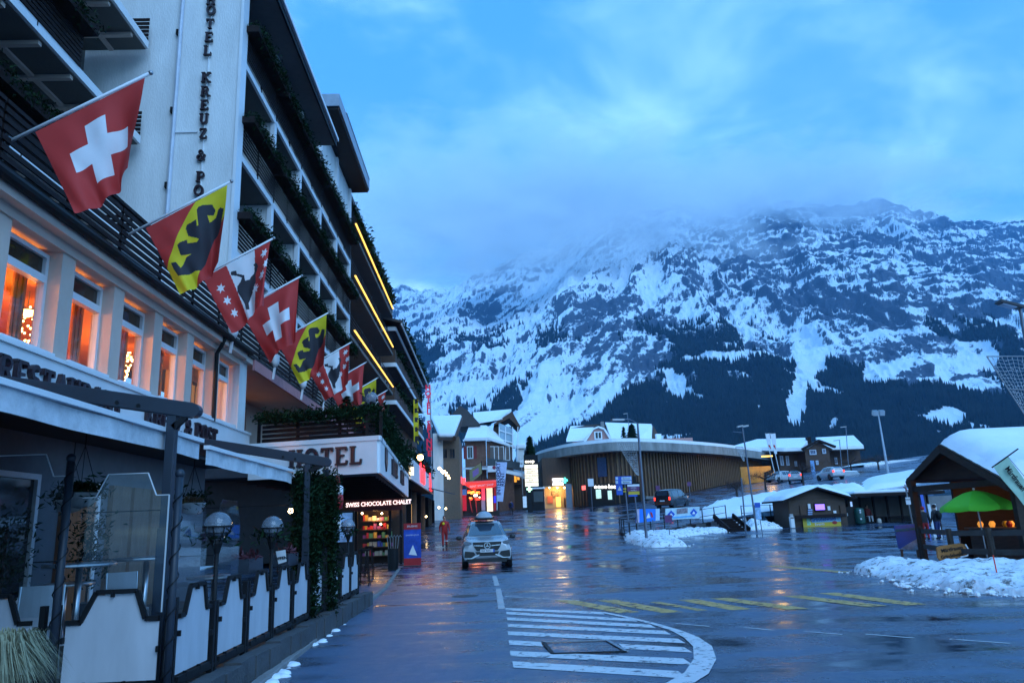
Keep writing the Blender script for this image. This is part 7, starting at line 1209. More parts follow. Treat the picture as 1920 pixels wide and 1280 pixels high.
    F = [on_z(1737, 1055), on_z(1793, 1070), Vector((at(1865, 1050, 19.6).x, 19.6, 0)), Vector((at(1940, 1050, 18.6).x, 18.6, 0))]; f = thing('rail_fence', 'rough dark two-rail timber fence around the market hut', 'fence', F[1])
    for p in F: MB().tube([p + Vector((0, 0, -.05)), p + Vector((-.03, 0, 1.1))], [.09, .075], 7).build('post', M_HW, f)
    for p, q in zip(F, F[1:]):
        for z in (.5, .97): MB().beam(p + Vector((0, 0, z)), q + Vector((0, 0, z + .02)), .06, .14).build('rail', mat('grey_rail', (.045, .042, .04), .8, var=.3), f)
    Y = F[1].y - .25; a, b = at(1755, 1022, Y), at(1816, 1045, Y); u = thing('log_sign', 'orange-brown log slice sign with burnt lettering on the fence', 'sign', at(1785, 1050, Y)); ol = [at(1757, 1026, Y), at(1763, 1023, Y), at(1800, 1018, Y), at(1809, 1020, Y), at(1815, 1030, Y), at(1813, 1041, Y), at(1800, 1044, Y), at(1764, 1051, Y), at(1759, 1045, Y)]; MB().extr(ol, (0, .06, 0)).build('slab', mat('log_slice', (.3, .11, .02), .6, var=.3, scale=5, stretch=(1, 1, 6)), u); text('lettering', 'Märtfrauen', .135, at(1785, 1029, Y - .005), (1, 0, .13), (0, 0, 1), M_BLACK, u, .003, .02); text('lettering', 'Grindelwald', .125, at(1785, 1041, Y - .005), (1, 0, .13), (0, 0, 1), M_BLACK, u, .003, .02); MB().tube([p + Vector((.01, -.01, 0)) for p in ol[3:7]], .02, 6).build('frost_edge', M_SNOW, u); [MB().tube([at(x, 1024, Y + .08), at(x, 1008, Y + .1)], .008, 4).build('hook', M_STEEL, u) for x in (1770, 1800)]
    Y = 26.5; u = thing('poster_board', 'leaning blue mountain poster board behind the snow heap', 'poster', at(1705, 1045, Y)); P = [at(1677, 985, Y), at(1721, 981, Y), at(1722, 1030, Y), at(1686, 1028, Y)]; MB().extr(P, (0, .06, 0)).build('board', mat('poster_azure', (.015, .12, .5), .4, var=.15, scale=2.5), u); MB().extr([P[3].lerp(P[0], -.03) + Vector((0, -.01, 0)), P[2] + Vector((0, -.01, 0)), P[2].lerp(P[1], .45) + Vector((0, -.01, 0)), P[3].lerp(P[0], .3).lerp(P[2], .4) + Vector((0, -.01, 0))], (0, -.01, 0)).build('print_snowfield', mat('poster_snow', (.3, .42, .55), .5, var=.6, scale=5), u); text('lettering', 'GRINDELWALD', .125, P[0].lerp(P[1], .5) + Vector((0, -.02, -.17)), (1, 0, .05), (0, 0, 1), mat('green_ink', (.05, .3, .15), .5), u, .003, .01)
    for x in (1688, 1718): MB().tube([at(x, 1010, Y + .08), (at(x, 1010, Y).x, Y + .05, -.02)], .05, 6).build('leg', M_OAK, u)
    Y = 16.2; p = at(1873, 1100, Y); q = at(1862, 1040, Y); u = thing('snow_stake', 'thin orange-red snow stake in the heap', 'stake', (p.x, Y, 0)); MB().tube([(p.x + .02, Y, -.05), q], .014, 6).build('rod', mat('stake_orange', (.8, .05, .02), .4), u); MB().tube([q, q + (q - p) * .35], .013, 6).build('tip', M_HW, u)
    a = at(1712, 920, 30); # no-parking sign
    Y = 30; u = thing('no_parking_sign', 'round blue no-parking sign with white plates beside the hut', 'sign', (a.x, Y, 0)); c = at(1699, 917, Y); o = MB().lathe([(.2, 0), (.2, .02), (.001, .02)], (0, 0, 0), 20).build('disc', M_BLUE, u); o.matrix_world = frame_m(c, (1, 0, 0), (0, 0, 1)); o = MB().lathe([(.15, .022), (.2, .022), (.2, .03), (.15, .03)], (0, 0, 0), 20).build('red_ring', M_RED, u); o.matrix_world = frame_m(c, (1, 0, 0), (0, 0, 1)); MB().beam(c + Vector((-.11, -.03, .11)), c + Vector((.11, -.03, -.11)), .01, .05, (0, 1, 0)).build('slash', M_RED, u)
    p, q = at(1697, 932, Y), at(1712, 945, Y); box('plate', M_FWHITE, u, p.x, q.x, Y - .02, Y, q.z, p.z); text('lettering', 'MARKT', .1, at(1704.5, 936, Y - .022), (1, 0, 0), (0, 0, 1), M_BLACK, u, .002); MB().tube([c + Vector((0, .03, .2)), (c.x + .1, Y + .03, 0)], .03, 6).build('pole', M_STEEL, u)
market_hut()
# ================================================================ POLES, SIGNS, VEHICLES, PEOPLE
M_POLE = mat('pole_steel', (.16, .19, .24), .45, .6, var=.1)
def net_ornament(parent, P, name='light_net', nx=8, ny=7):
    """wire light net in the shape of a tapering sail between four points: top left, top right, bottom right, bottom left"""
    tl, tr, br, bl = P; fr = MB(); [fr.tube([a, b], .018, 5) for a, b in ((tl, tr), (tr, br), (br, bl), (bl, tl), (tl.lerp(bl, .5), tr.lerp(br, .5)))]; fr.build('net_frame', M_STEEL, parent)
    m = MB(); f = lambda u, v: tl.lerp(tr, u).lerp(bl.lerp(br, u), v); rnd = random.Random(1)
    for i in range(1, nx): m.tube([f(i / nx + .02 * math.sin(5 * k), k / 6) for k in range(7)], .006, 3)
    for j in range(1, ny * 2): m.tube([f(k / 6, j / (ny * 2) + .012 * math.sin(3 * k + j)) for k in range(7)], .006, 3)
    for k in range(120): m.ball(f(rnd.random(), rnd.random()), .018, 4, 3)
    m.build('net_wires', mat('net_white', (.5, .52, .55), .5), parent)['kind'] = 'stuff'
def poles():
    b = on_g(1213, 1019); Y = b.y; u = thing('lamp_post', 'tall slim lamp post on the island with a wire light net', 'lamp post', b); tp = at(1191, 794, Y); MB().tube([b - Vector((0, 0, .05)), (b.x, b.y, tp.z)], [.085, .06], 9).build('shaft', M_POLE, u); MB().tube([(b.x, b.y, tp.z), (b.x - .5, b.y - .2, tp.z + .25), (b.x - 1.2, b.y - .4, tp.z + .2)], .03, 6).build('arm', M_POLE, u); MB().obox((b.x - 1.2, b.y - .4, tp.z + .2), (.35, .06, .0), (-.03, .13, 0), (0, 0, .05)).build('lamp_head', M_STEEL, u)
    net_ornament(u, [at(1157, 831, Y), at(1192, 830, Y), at(1198, 891, Y), at(1193, 889, Y)])
    b = at(1417, 978, 52); b.z = gz(b.x, 52); u = thing('lamp_post', 'tall twin lamp post in the middle behind the steps', 'lamp post', b); tp = at(1395, 800, 52); MB().tube([b, (b.x - .2, 52, tp.z)], [.07, .05], 8).build('shaft', M_POLE, u); [MB().obox((b.x - .2 + s, 52, tp.z + .05), (.2, 0, .03), (0, .12, 0), (0, 0, .05)).build('lamp_head', M_STEEL, u) for s in (-.16, .22)]; net_ornament(u, [at(1379, 838, 52), at(1393, 838, 52), at(1396, 864, 52), at(1394, 864, 52)], nx=4, ny=4); MB().tube([(b.x - .2, 52, tp.z - .4), (b.x - .9, 52, tp.z - .3)], .02, 5).build('arm', M_POLE, u)
    b = at(1397, 985, 50); b.z = gz(b.x, 50); u = thing('short_post', 'plain grey post at the top of the steps', 'post', b); MB().tube([b, at(1390, 898, 50)], .05, 8).build('shaft', M_POLE, u); MB().ball(at(1390, 897, 50), .06, 8, 6).build('cap', M_POLE, u)
    b = at(1668, 905, 84); b.z = gz(b.x, 84) - .1; u = thing('lamp_post', 'tall pale twin floodlight post behind the bus shelter', 'lamp post', b); tp = at(1647, 777, 84); MB().tube([b, tp], [.16, .07], 8).build('shaft', mat('pale_pole', (.4, .45, .52), .4, .4), u); [MB().obox((tp.x + s, 84, tp.z + .2), (.28, 0, 0), (0, .2, .1), (0, -.1, .25)).build('lamp_head', M_STEEL, u) for s in (-.35, .4)]
    for i, (px, pt_, pb, Y, lab) in enumerate(((1578, 825, 888, 98, 'thin street lamp before the station chalet, left of its gable end'), (1590, 800, 893, 101, 'thin tall mast right of the station chalet gable'), (1180, 775, 800, 150, 'thin street lamp above the pink house roof'))):
        b = at(px, pb, Y); u = thing('street_lamp', lab, 'lamp post', b); tp = at(px - 4, pt_, Y); MB().tube([b + Vector((0, 0, -2.0)), tp], .05, 6).build('shaft', M_POLE, u); MB().obox(tp + Vector((-.35, 0, 0)), (.4, 0, .03), (0, .1, 0), (0, 0, .05)).build('lamp_head', M_STEEL, u)
    # near street lamp at the right edge
    Y = 20.0; h = at(1893, 571, Y); e = at(1932, 690, Y); u = thing('street_lamp', 'large street lamp head reaching in at the right edge', 'lamp post', (e.x + .25, Y, 0)); MB().tube([h + Vector((.28, 0, -.1)), e, (e.x + .25, Y, 4.0), (e.x + .3, Y, 0)], [.045, .06, .08, .09], 9).build('shaft', M_POLE, u); MB().obox(h, (.33, 0, -.1), (0, .14, 0), (.02, 0, .045)).build('lamp_head', M_ANTH, u, bevel=.02); MB().obox(h + Vector((-.07, 0, -.045)), (.19, 0, -.058), (0, .11, 0), (.004, 0, .012)).build('lens', mat('lamp_lens', (.35, .45, .6), .15), u)
    net_ornament(u, [at(1850, 668, Y), at(1945, 668, Y), at(1950, 800, Y), at(1930, 790, Y)], nx=10, ny=9)
    # direction signs
    b = on_g(1181, 1005); Y = b.y; u = thing('direction_signpost', 'signpost with white and blue direction plates and a pedestrian sign', 'sign', b); MB().tube([b, (b.x - .1, Y, at(1172, 892, Y).z)], .045, 8).build('pole', M_POLE, u); MB().tube([(b.x + .55, Y, b.z), (b.x + .5, Y, at(1190, 892, Y).z)], .045, 8).build('pole', M_POLE, u)
    def plate(nm, x0, x1, y0, y1, m, off=0.08): p, q = at(x0, y0, Y - off), at(x1, y1, Y - off); return box(nm, m, u, p.x, q.x, Y - off - .02, Y - off, q.z, p.z)
    plate('back_plate', 1153, 1185, 893, 907, M_BLUE); 
    for k in range(2): plate('white_plate', 1165, 1184, 894 + 7 * k, 899 + 7 * k, mat('plate_pale', (.5, .6, .72), .4), .11); plate('arrow_plate', 1154, 1159, 894 + 7 * k, 899 + 7 * k, MATS['plate_pale'], .11); text('lettering', ('Zentrum', 'Bahnhof')[k], .13, at(1174, 896.6 + 7 * k, Y - .135), (1, 0, 0), (0, 0, 1), M_BLACK, u, .002)
    plate('black_plate', 1185, 1193, 892, 906, M_BLACK); plate('pedestrian_sign', 1155, 1168, 909, 927, M_BLUE); c = [at(1158, 919, Y - .13), at(1161.5, 911, Y - .13), at(1165.5, 919, Y - .13)]; MB().extr(c, (0, -.005, 0)).build('pedestrian_triangle', M_FWHITE, u); [MB().beam(at(1161.5, 913, Y - .14), at(x, 918.5, Y - .14), .006, .05, (0, 1, 0)).build('pedestrian_figure', M_BLACK, u) for x in (1160, 1163.4)]
    for k, (y0, y1, m) in enumerate(((908, 911, M_FWHITE), (911.8, 916, M_PLUM), (916.6, 920.5, M_PLUM), (921, 923.5, M_YELLOW), (924, 926.5, M_YELLOW), (927, 930, M_BLUE))): plate('guide_plate', 1176 + (k > 2) * 2, 1199 - (k > 4) * 4, y0, y1, m)
    for y in (914, 918.7): text('lettering', 'HOTELS', .1, at(1188, y, Y - .105), (1, 0, 0), (0, 0, 1), M_FWHITE, u, .002)
    for k in range(2): plate('yellow_bar', 1168.5, 1174, 915 + 5 * k, 917 + 5 * k, M_YELLOW)
    # two no-parking signs at the round building, small posts
    for i, (px, py, Y, yb, lab) in enumerate(((1107.5, 902.5, 86, 946, 'blue no-parking sign before the black shop front'), (1233, 914, 80, 935, 'small dark road sign left of the black van'), (1292, 907, 84, 928, 'small dark road sign behind the black van'), (1253, 972, 47, 1012, 'low dark round sign at the island snow edge'), (1224, 975, 47, 1008, 'thin grey marker post in the island snow'))):
        c = at(px, py, Y); u = thing('road_sign', lab, 'sign', (c.x, Y, gz(c.x, Y)), 'small road signs'); MB().tube([(c.x, Y, gz(c.x, Y) - .05), (c.x, Y, c.z)], .03, 6).build('pole', M_POLE, u)
        if i < 4: s = .32 if i == 0 else .22; box('plate', M_FWHITE if i == 0 else M_PLUM, u, c.x - s, c.x + s, Y - .05, Y - .03, c.z - s * (1.6 if i == 0 else 1), c.z + s); o = MB().lathe([(s * .8, 0), (s * .8, .02), (.001, .02)], (0, 0, 0), 16).build('disc', M_BLUE if i == 0 else M_DARK, u); o.matrix_world = frame_m((c.x, Y - .055, c.z), (1, 0, 0), (0, 0, 1))
        else: MB().ball(c, .04, 6, 5).build('cap', M_POLE, u)
    p = at(1458, 960, 49); u = thing('route_board', 'slender pale blue timetable board standing before the snow bank', 'sign', (at(1425, 990, 49).x, 49, gz(20, 49))); a, b = at(1414, 942, 49), at(1428, 973, 49); box('board', mat('route_print', (.3, .5, .75), .5, var=.4, scale=6), u, a.x, b.x, 48.97, 49, b.z, a.z); box('header', M_BLUE, u, a.x, b.x, 48.955, 48.968, a.z - .3, a.z); MB().tube([((a.x + b.x) / 2 + .1, 49.05, b.z), ((a.x + b.x) / 2 + .15, 49.05, gz(20, 49) - .05)], .03, 6).build('leg', M_POLE, u)
    p = on_g(1382, 957); u = thing('grit_box', 'small grey grit box on the snow bank above the steps', 'box', at(1385, 966, 62)); a, b = at(1375, 953, 62), at(1391, 967, 62); box('body', mat('grit_grey', (.4, .42, .42), .7), u, a.x, b.x, 62, 62.8, b.z - .3, a.z - .1); box('lid', M_STEEL, u, a.x - .03, b.x + .03, 61.95, 62.85, a.z - .098, a.z)
M_PLUM = mat('plum_sign', (.12, .03, .12), .4)
poles()
# ---------------------------------------------------------------- vehicles
M_TYRE = mat('tyre', (.015, .015, .016), .85); M_TRIM = mat('black_trim', (.015, .016, .018), .4); M_CHROME = mat('chrome', (.7, .72, .75), .15, 1.0, var=.03); M_CARGL = mat('car_glass', (.03, .05, .075), .05, spec=1.0, var=.1, coat=1.0); M_HEADL = mat('headlight', (.12, .14, .17), .08, spec=.9, var=.4, scale=14); M_TAIL = glow('tail_light', (1, .04, .02), 2.0)
def vehicle(name, label, cat, loc, head, st, paint, windows, wheels, W, group=None):
    """st: stations (y, z_bottom, w_bottom, z_belt, w_belt, z_top, w_top) from front to back; head = direction the front points"""
    t = thing(name, label, cat, loc, group); L = Vector(loc); f = Vector((head[0], head[1], 0)).normalized(); s = Vector((-f.y, f.x, 0)) * -1
    if len(head) > 2: f = Vector(head).normalized()
    T = lambda p: L + s * p[0] - f * p[1] + Vector((0, 0, p[2]))
    rows = []
    for y, zb, wb, zm, wm, zt, wt in st: rows.append([(-wb, y, zb), (-wm, y, zb + (zm - zb) * .45), (-wm, y, zm), (-wt, y, zt - .05), (-wt + .12, y, zt), (wt - .12, y, zt), (wt, y, zt - .05), (wm, y, zm), (wm, y, zb + (zm - zb) * .45), (wb, y, zb)])
    mb = MB(); n = 10; vs = [T(p) for r in rows for p in r]; fs = []
    for i in range(len(rows) - 1):
        for k in range(n): k2 = (k + 1) % n; fs.append((i * n + k, i * n + k2, (i + 1) * n + k2, (i + 1) * n + k))
    fs += [tuple(range(n)), tuple(range((len(rows) - 1) * n, len(rows) * n))]; mb.add(vs, fs); body = mb.build('body', paint, t, True, .035); body.data.set_sharp_from_angle(angle=R(38)) if hasattr(body.data, 'set_sharp_from_angle') else None
    cen = T((0, 0, .9))
    def patch(nm, i, k, inset=(.06, .06, .06, .06), m=M_CARGL, off=.012, i2=None):
        i2 = i + 1 if i2 is None else i2; a, b, c, d = [T(rows[q][z]) for q, z in ((i, k), (i, (k + 1) % n), (i2, (k + 1) % n), (i2, k))]
        q = lambda u, v: a.lerp(b, u).lerp(d.lerp(c, u), v); P = [q(inset[0], inset[2]), q(1 - inset[1], inset[2]), q(1 - inset[1], 1 - inset[3]), q(inset[0], 1 - inset[3])]; nn = (P[1] - P[0]).cross(P[2] - P[0]).normalized(); nn = nn if nn.dot((P[0] + P[2]) / 2 - cen) > 0 else -nn
        MB().extr([p + nn * off for p in P], nn * .006).build(nm, m, t)
    for w in windows: patch(*w)
    for y, r in wheels:
        for sx in (-1, 1):
            c = T((sx * (W - .13), y, r)); wh = MB(); prof = [(r * .62, -.12), (r * .93, -.12), (r, -.08), (r, .08), (r * .93, .12), (r * .62, .12)]
            wh.lathe(prof, (0, 0, 0), 24); wo = wh.build('wheel', M_TYRE, t); m = Matrix((f, Vector((0, 0, 1)), (s * sx))).transposed().to_4x4(); m.translation = c; wo.data.transform(m)
            ri = MB(); ri.lathe([(r * .62, .06), (r * .58, .1), (r * .2, .11), (.001, .11)], (0, 0, 0), 20); ro = ri.build('rim', M_STEEL, wo); ro.data.transform(m)
            ar = MB(); ar.lathe([(r * 1.04, -.02), (r * 1.16, -.02), (r * 1.16, .135), (r * 1.04, .135)], (0, 0, 0), 24); ao = ar.build('wheel_arch', M_TRIM, t); ao.data.transform(m)
    return t, T
def suv():
    g = on_g(912, 1063); L = Vector((-.14, 32.6, 0)); L.z = gz(L.x, L.y)
    st = [(-2.46, .42, .72, .66, .80, .90, .70), (-2.36, .30, .86, .70, .92, 1.02, .80), (-2.0, .27, .92, .74, .965, 1.08, .86), (-1.35, .26, .93, .8, .975, 1.13, .88), (-.98, .26, .93, .86, .975, 1.17, .86), (-.12, .26, .93, .98, .965, 1.70, .66), (.6, .26, .93, 1.0, .97, 1.78, .66), (1.6, .26, .93, 1.02, .97, 1.76, .65), (2.25, .3, .92, 1.04, .95, 1.60, .60), (2.46, .4, .86, 1.0, .9, 1.08, .8)]
    st = [(y, a, b, c, d, e, f) for y, a, b, c, d, e, f in st]; M_SIL = mat('silver_paint', (.46, .48, .51), .26, .25, var=.04, coat=.6)
    hd = (.035, -1)
    wins = [('windscreen', 4, 4, (.02, .02, .06, .08)), ('windscreen_side', 4, 3, (.1, .1, .1, .12)), ('windscreen_side', 4, 5, (.1, .1, .1, .12)), ('side_window', 5, 2, (.12, .12, .05, .03)), ('side_window', 6, 2, (.12, .12, .03, .03)), ('side_window', 7, 2, (.12, .12, .03, .2)), ('side_window', 5, 6, (.12, .12, .05, .03)), ('side_window', 6, 6, (.12, .12, .03, .03)), ('side_window', 7, 6, (.12, .12, .03, .2))]
    t, T = vehicle('silver_car', 'silver off-road estate car with a roof box, parked facing the viewer', 'car', L, hd, st, M_SIL, wins, [(-1.5, .38), (1.45, .38)], .975)
    def plate(nm, pts, m, y=-2.5, d=.03, p=t): return MB().extr([T((x, y, z)) for x, z in pts], T((0, y - d, 0)) - T((0, y, 0))).build(nm, m, p)
    gr = plate('grille', [(-.56, .98), (.56, .98), (.50, .80), (.40, .66), (-.40, .66), (-.50, .80)], M_TRIM, -2.45, .05); plate('grille_bar', [(-.5, .845), (-.16, .825), (-.16, .855), (-.5, .875)], M_CHROME, -2.505, .02); plate('grille_bar', [(.5, .845), (.16, .825), (.16, .855), (.5, .875)], M_CHROME, -2.505, .02)
    e = MB(); n = 24
    for k in range(n): a0, a1 = 2 * math.pi * k / n, 2 * math.pi * (k + 1) / n; e.add([T((r * math.cos(a), -2.53, .84 + r * math.sin(a))) for r, a in ((.105, a0), (.125, a0), (.125, a1), (.105, a1))], [(0, 1, 2, 3)])
    for k in range(3): a = math.pi / 2 + k * 2 * math.pi / 3; e.add([T((.11 * math.cos(a), -2.532, .84 + .11 * math.sin(a))), T((.022 * math.cos(a + 1.05), -2.532, .84 + .022 * math.sin(a + 1.05))), T((.022 * math.cos(a - 1.05), -2.532, .84 + .022 * math.sin(a - 1.05)))], [(0, 1, 2)])
    e.build('emblem', M_CHROME, t)
    for s in (-1, 1):
        plate('headlight', [(s * .60, .86), (s * .88, .90), (s * .93, 1.0), (s * .80, 1.04), (s * .60, .98)], M_HEADL, -2.40, .05); plate('air_intake', [(s * .52, .62), (s * .86, .66), (s * .88, .42), (s * .62, .40), (s * .46, .52)], M_TRIM, -2.42, .05); plate('chrome_lip', [(s * .30, .50), (s * .42, .44), (s * .60, .37), (s * .88, .375), (s * .88, .40), (s * .62, .405), (s * .46, .475), (s * .32, .53)], M_CHROME, -2.475, .02)
        m = MB(); c = T((s * 1.09, -.85, 1.13)); m.ball(c, .11, 10, 7, (1.2, .9, .85)); m.build('mirror', M_TRIM, t, True); MB().tube([T((s * .92, -.85, 1.08)), c], .025, 6).build('mirror_arm', M_TRIM, t); MB().tube([T((s * .6, -.1, 1.77)), T((s * .62, .4, 1.86)), T((s * .6, 1.9, 1.8))], .02, 6).build('roof_rail', M_TRIM, t); plate('daytime_lamp', [(s * .62, .985), (s * .8, 1.03), (s * .8, 1.045), (s * .62, 1.0)], mat('drl', (.6, .65, .7), .3), -2.455, .01)
    plate('lower_grille', [(-.46, .62), (.46, .62), (.36, .47), (-.36, .47)], M_TRIM, -2.44, .05); pl = plate('number_plate', [(-.27, .60), (.27, .60), (.27, .71), (-.27, .71)], M_FWHITE, -2.5, .03); text('lettering', '1 HOF 430', .095, T((.02, -2.534, .655)), T((1, 0, 0)) - T((0, 0, 0)), (0, 0, 1), M_BLACK, t, .002, .01); plate('plate_stripe', [(-.27, .60), (-.22, .60), (-.22, .71), (-.27, .71)], M_BLUE, -2.532, .003); plate('underbody', [(-.8, .42), (.8, .42), (.74, .22), (-.74, .22)], M_TRIM, -2.38, .04)
    # roof box
    b = thing('roof_box', 'rounded grey roof box on the silver car', 'roof box', T((0, .4, 1.9))); m = MB(); C = [(-.95, .24, .08), (-.75, .33, .2), (0, .36, .3), (.8, .36, .3), (1.2, .32, .24), (1.3, .26, .1)]; rows = [[T((w * math.cos(a), .55 + y, 1.90 + max(0, math.sin(a)) * h)) for a in [math.pi * k / 10 for k in range(11)]] for y, w, h in C]; vs = [p for r in rows for p in r]; fs = [(i * 11 + k, i * 11 + k + 1, (i + 1) * 11 + k + 1, (i + 1) * 11 + k) for i in range(len(rows) - 1) for k in range(10)] + [tuple(range(11)), tuple(range((len(rows) - 1) * 11, len(rows) * 11))] + [(i * 11, (i + 1) * 11, (i + 1) * 11 + 10, i * 11 + 10) for i in range(len(rows) - 1)]; m.add(vs, fs); m.build('shell', mat('roof_box_grey', (.36, .4, .45), .4), b, True); MB().obox(T((0, .8, 1.90)), (T((.4, 0, 0)) - T((0, 0, 0))), (T((0, 1.0, 0)) - T((0, 0, 0))), (0, 0, .025)).build('tray', M_TRIM, b); [MB().beam(T((-.55, y, 1.85)), T((.55, y, 1.85)), .05, .04).build('cross_bar', M_TRIM, b) for y in (.1, 1.4)]
suv()
def other_vehicles():
    stv = [(-2.4, .4, .7, .7, .8, .95, .7), (-2.2, .3, .88, .8, .92, 1.15, .8), (-1.5, .28, .92, .9, .95, 1.3, .84), (-.7, .28, .92, 1.05, .95, 1.86, .74), (.4, .28, .92, 1.05, .95, 1.93, .76), (1.9, .28, .92, 1.05, .95, 1.92, .76), (2.35, .32, .9, 1.05, .93, 1.82, .72), (2.42, .4, .86, 1.0, .9, 1.1, .84)]
    wins = [('side_window', i, k, (.15, .12, .04, .04)) for i in (3, 4, 5) for k in (2, 6)] + [('rear_window', 6, 4, (.05, .05, .15, .3)), ('windscreen', 2, 4, (.05, .05, .05, .05))]
    p = at(1262, 951, 80); p.z = gz(p.x, 80); hd = (.62, .78, .04); t, T = vehicle('black_van', 'black people carrier driving away past the round building', 'car', p, hd, stv, mat('black_paint', (.012, .014, .02), .2, var=.05, coat=.8), wins, [(-1.5, .34), (1.5, .34)], .95)
    for s in (-1, 1): MB().obox(T((s * .82, 2.44, 1.0)), (T((.07, 0, 0)) - T((0, 0, 0))), (T((0, .03, 0)) - T((0, 0, 0))), (0, 0, .16)).build('tail_light', M_TAIL, t); MB().ball(T((s * 1.05, -.9, 1.2)), .1, 8, 6).build('mirror', M_TRIM, t)
    MB().obox(T((0, 2.45, .8)), (T((.26, 0, 0)) - T((0, 0, 0))), (T((0, .015, 0)) - T((0, 0, 0))), (0, 0, .06)).build('number_plate', M_FWHITE, t)
    sth = [(-1.95, .4, .6, .62, .72, .8, .62), (-1.8, .28, .78, .68, .82, .92, .72), (-1.0, .26, .82, .75, .86, 1.0, .74), (-.3, .26, .82, .85, .86, 1.46, .6), (.5, .26, .82, .85, .86, 1.52, .6), (1.5, .28, .82, .88, .85, 1.48, .58), (1.85, .3, .8, .9, .83, 1.3, .56), (1.95, .42, .74, .85, .78, .95, .72)]
    wn = [('side_window', i, k, (.15, .12, .05, .05)) for i in (3, 4) for k in (2, 6)] + [('rear_window', 5, 4, (.06, .06, .1, .1)), ('rear_window', 6, 4, (.06, .06, .1, .4)), ('windscreen', 2, 4, (.05, .05, .05, .05))]
    for i, (px, py, Y, hd, col, lab) in enumerate(((1462, 899, 104, (-.8, -.5), (.5, .52, .55), 'white car nosing out beside the round building'), (1492, 901, 96, (.35, .9), (.4, .42, .46), 'silver car with red tail lights beside the reddish tree'), (1558, 904, 92, (-.12, 1), (.5, .52, .55), 'white hatchback seen from behind on the upper road'))):
        p = at(px, py, Y); p.z = gz(p.x, p.y); t, T = vehicle('parked_car', lab, 'car', p, hd, sth, mat('car_paint_%d' % i, col, .3, .2, var=.04, coat=.5), wn, [(-1.2, .31), (1.2, .31)], .86, 'cars on the upper road')
        for s in (-1, 1): MB().obox(T((s * .68, 1.93, .92)), (T((.1, 0, 0)) - T((0, 0, 0))), (T((0, .04, 0)) - T((0, 0, 0))), (0, 0, .12)).build('tail_light', M_TAIL, t); MB().obox(T((s * .6, -1.93, .7)), (T((.13, 0, 0)) - T((0, 0, 0))), (T((0, .04, 0)) - T((0, 0, 0))), (0, 0, .07)).build('headlight', M_HEADL, t)
        MB().obox(T((0, 1.97, .7)), (T((.24, 0, 0)) - T((0, 0, 0))), (T((0, .01, 0)) - T((0, 0, 0))), (0, 0, .055)).build('number_plate', M_FWHITE, t)
    p = at(1588, 898, 97); u = thing('snowy_car', 'parked car buried under a pale snow cover by the lamp', 'car', p); MB().lathe([(1.0, -.9), (1.05, -.3), (.9, .0), (.75, .3), (.3, .36)], p + Vector((0, 0, .6)), 18, 2.0, 1.0).build('cover', mat('snow_covered_paint', (.3, .33, .36), .5), u, True); MB().lathe([(.76, .29), (.7, .4), (.2, .47)], p + Vector((0, 0, .6)), 18, 2.0, 1.0).build('snow_cap', M_SNOW, u, True)
other_vehicles()
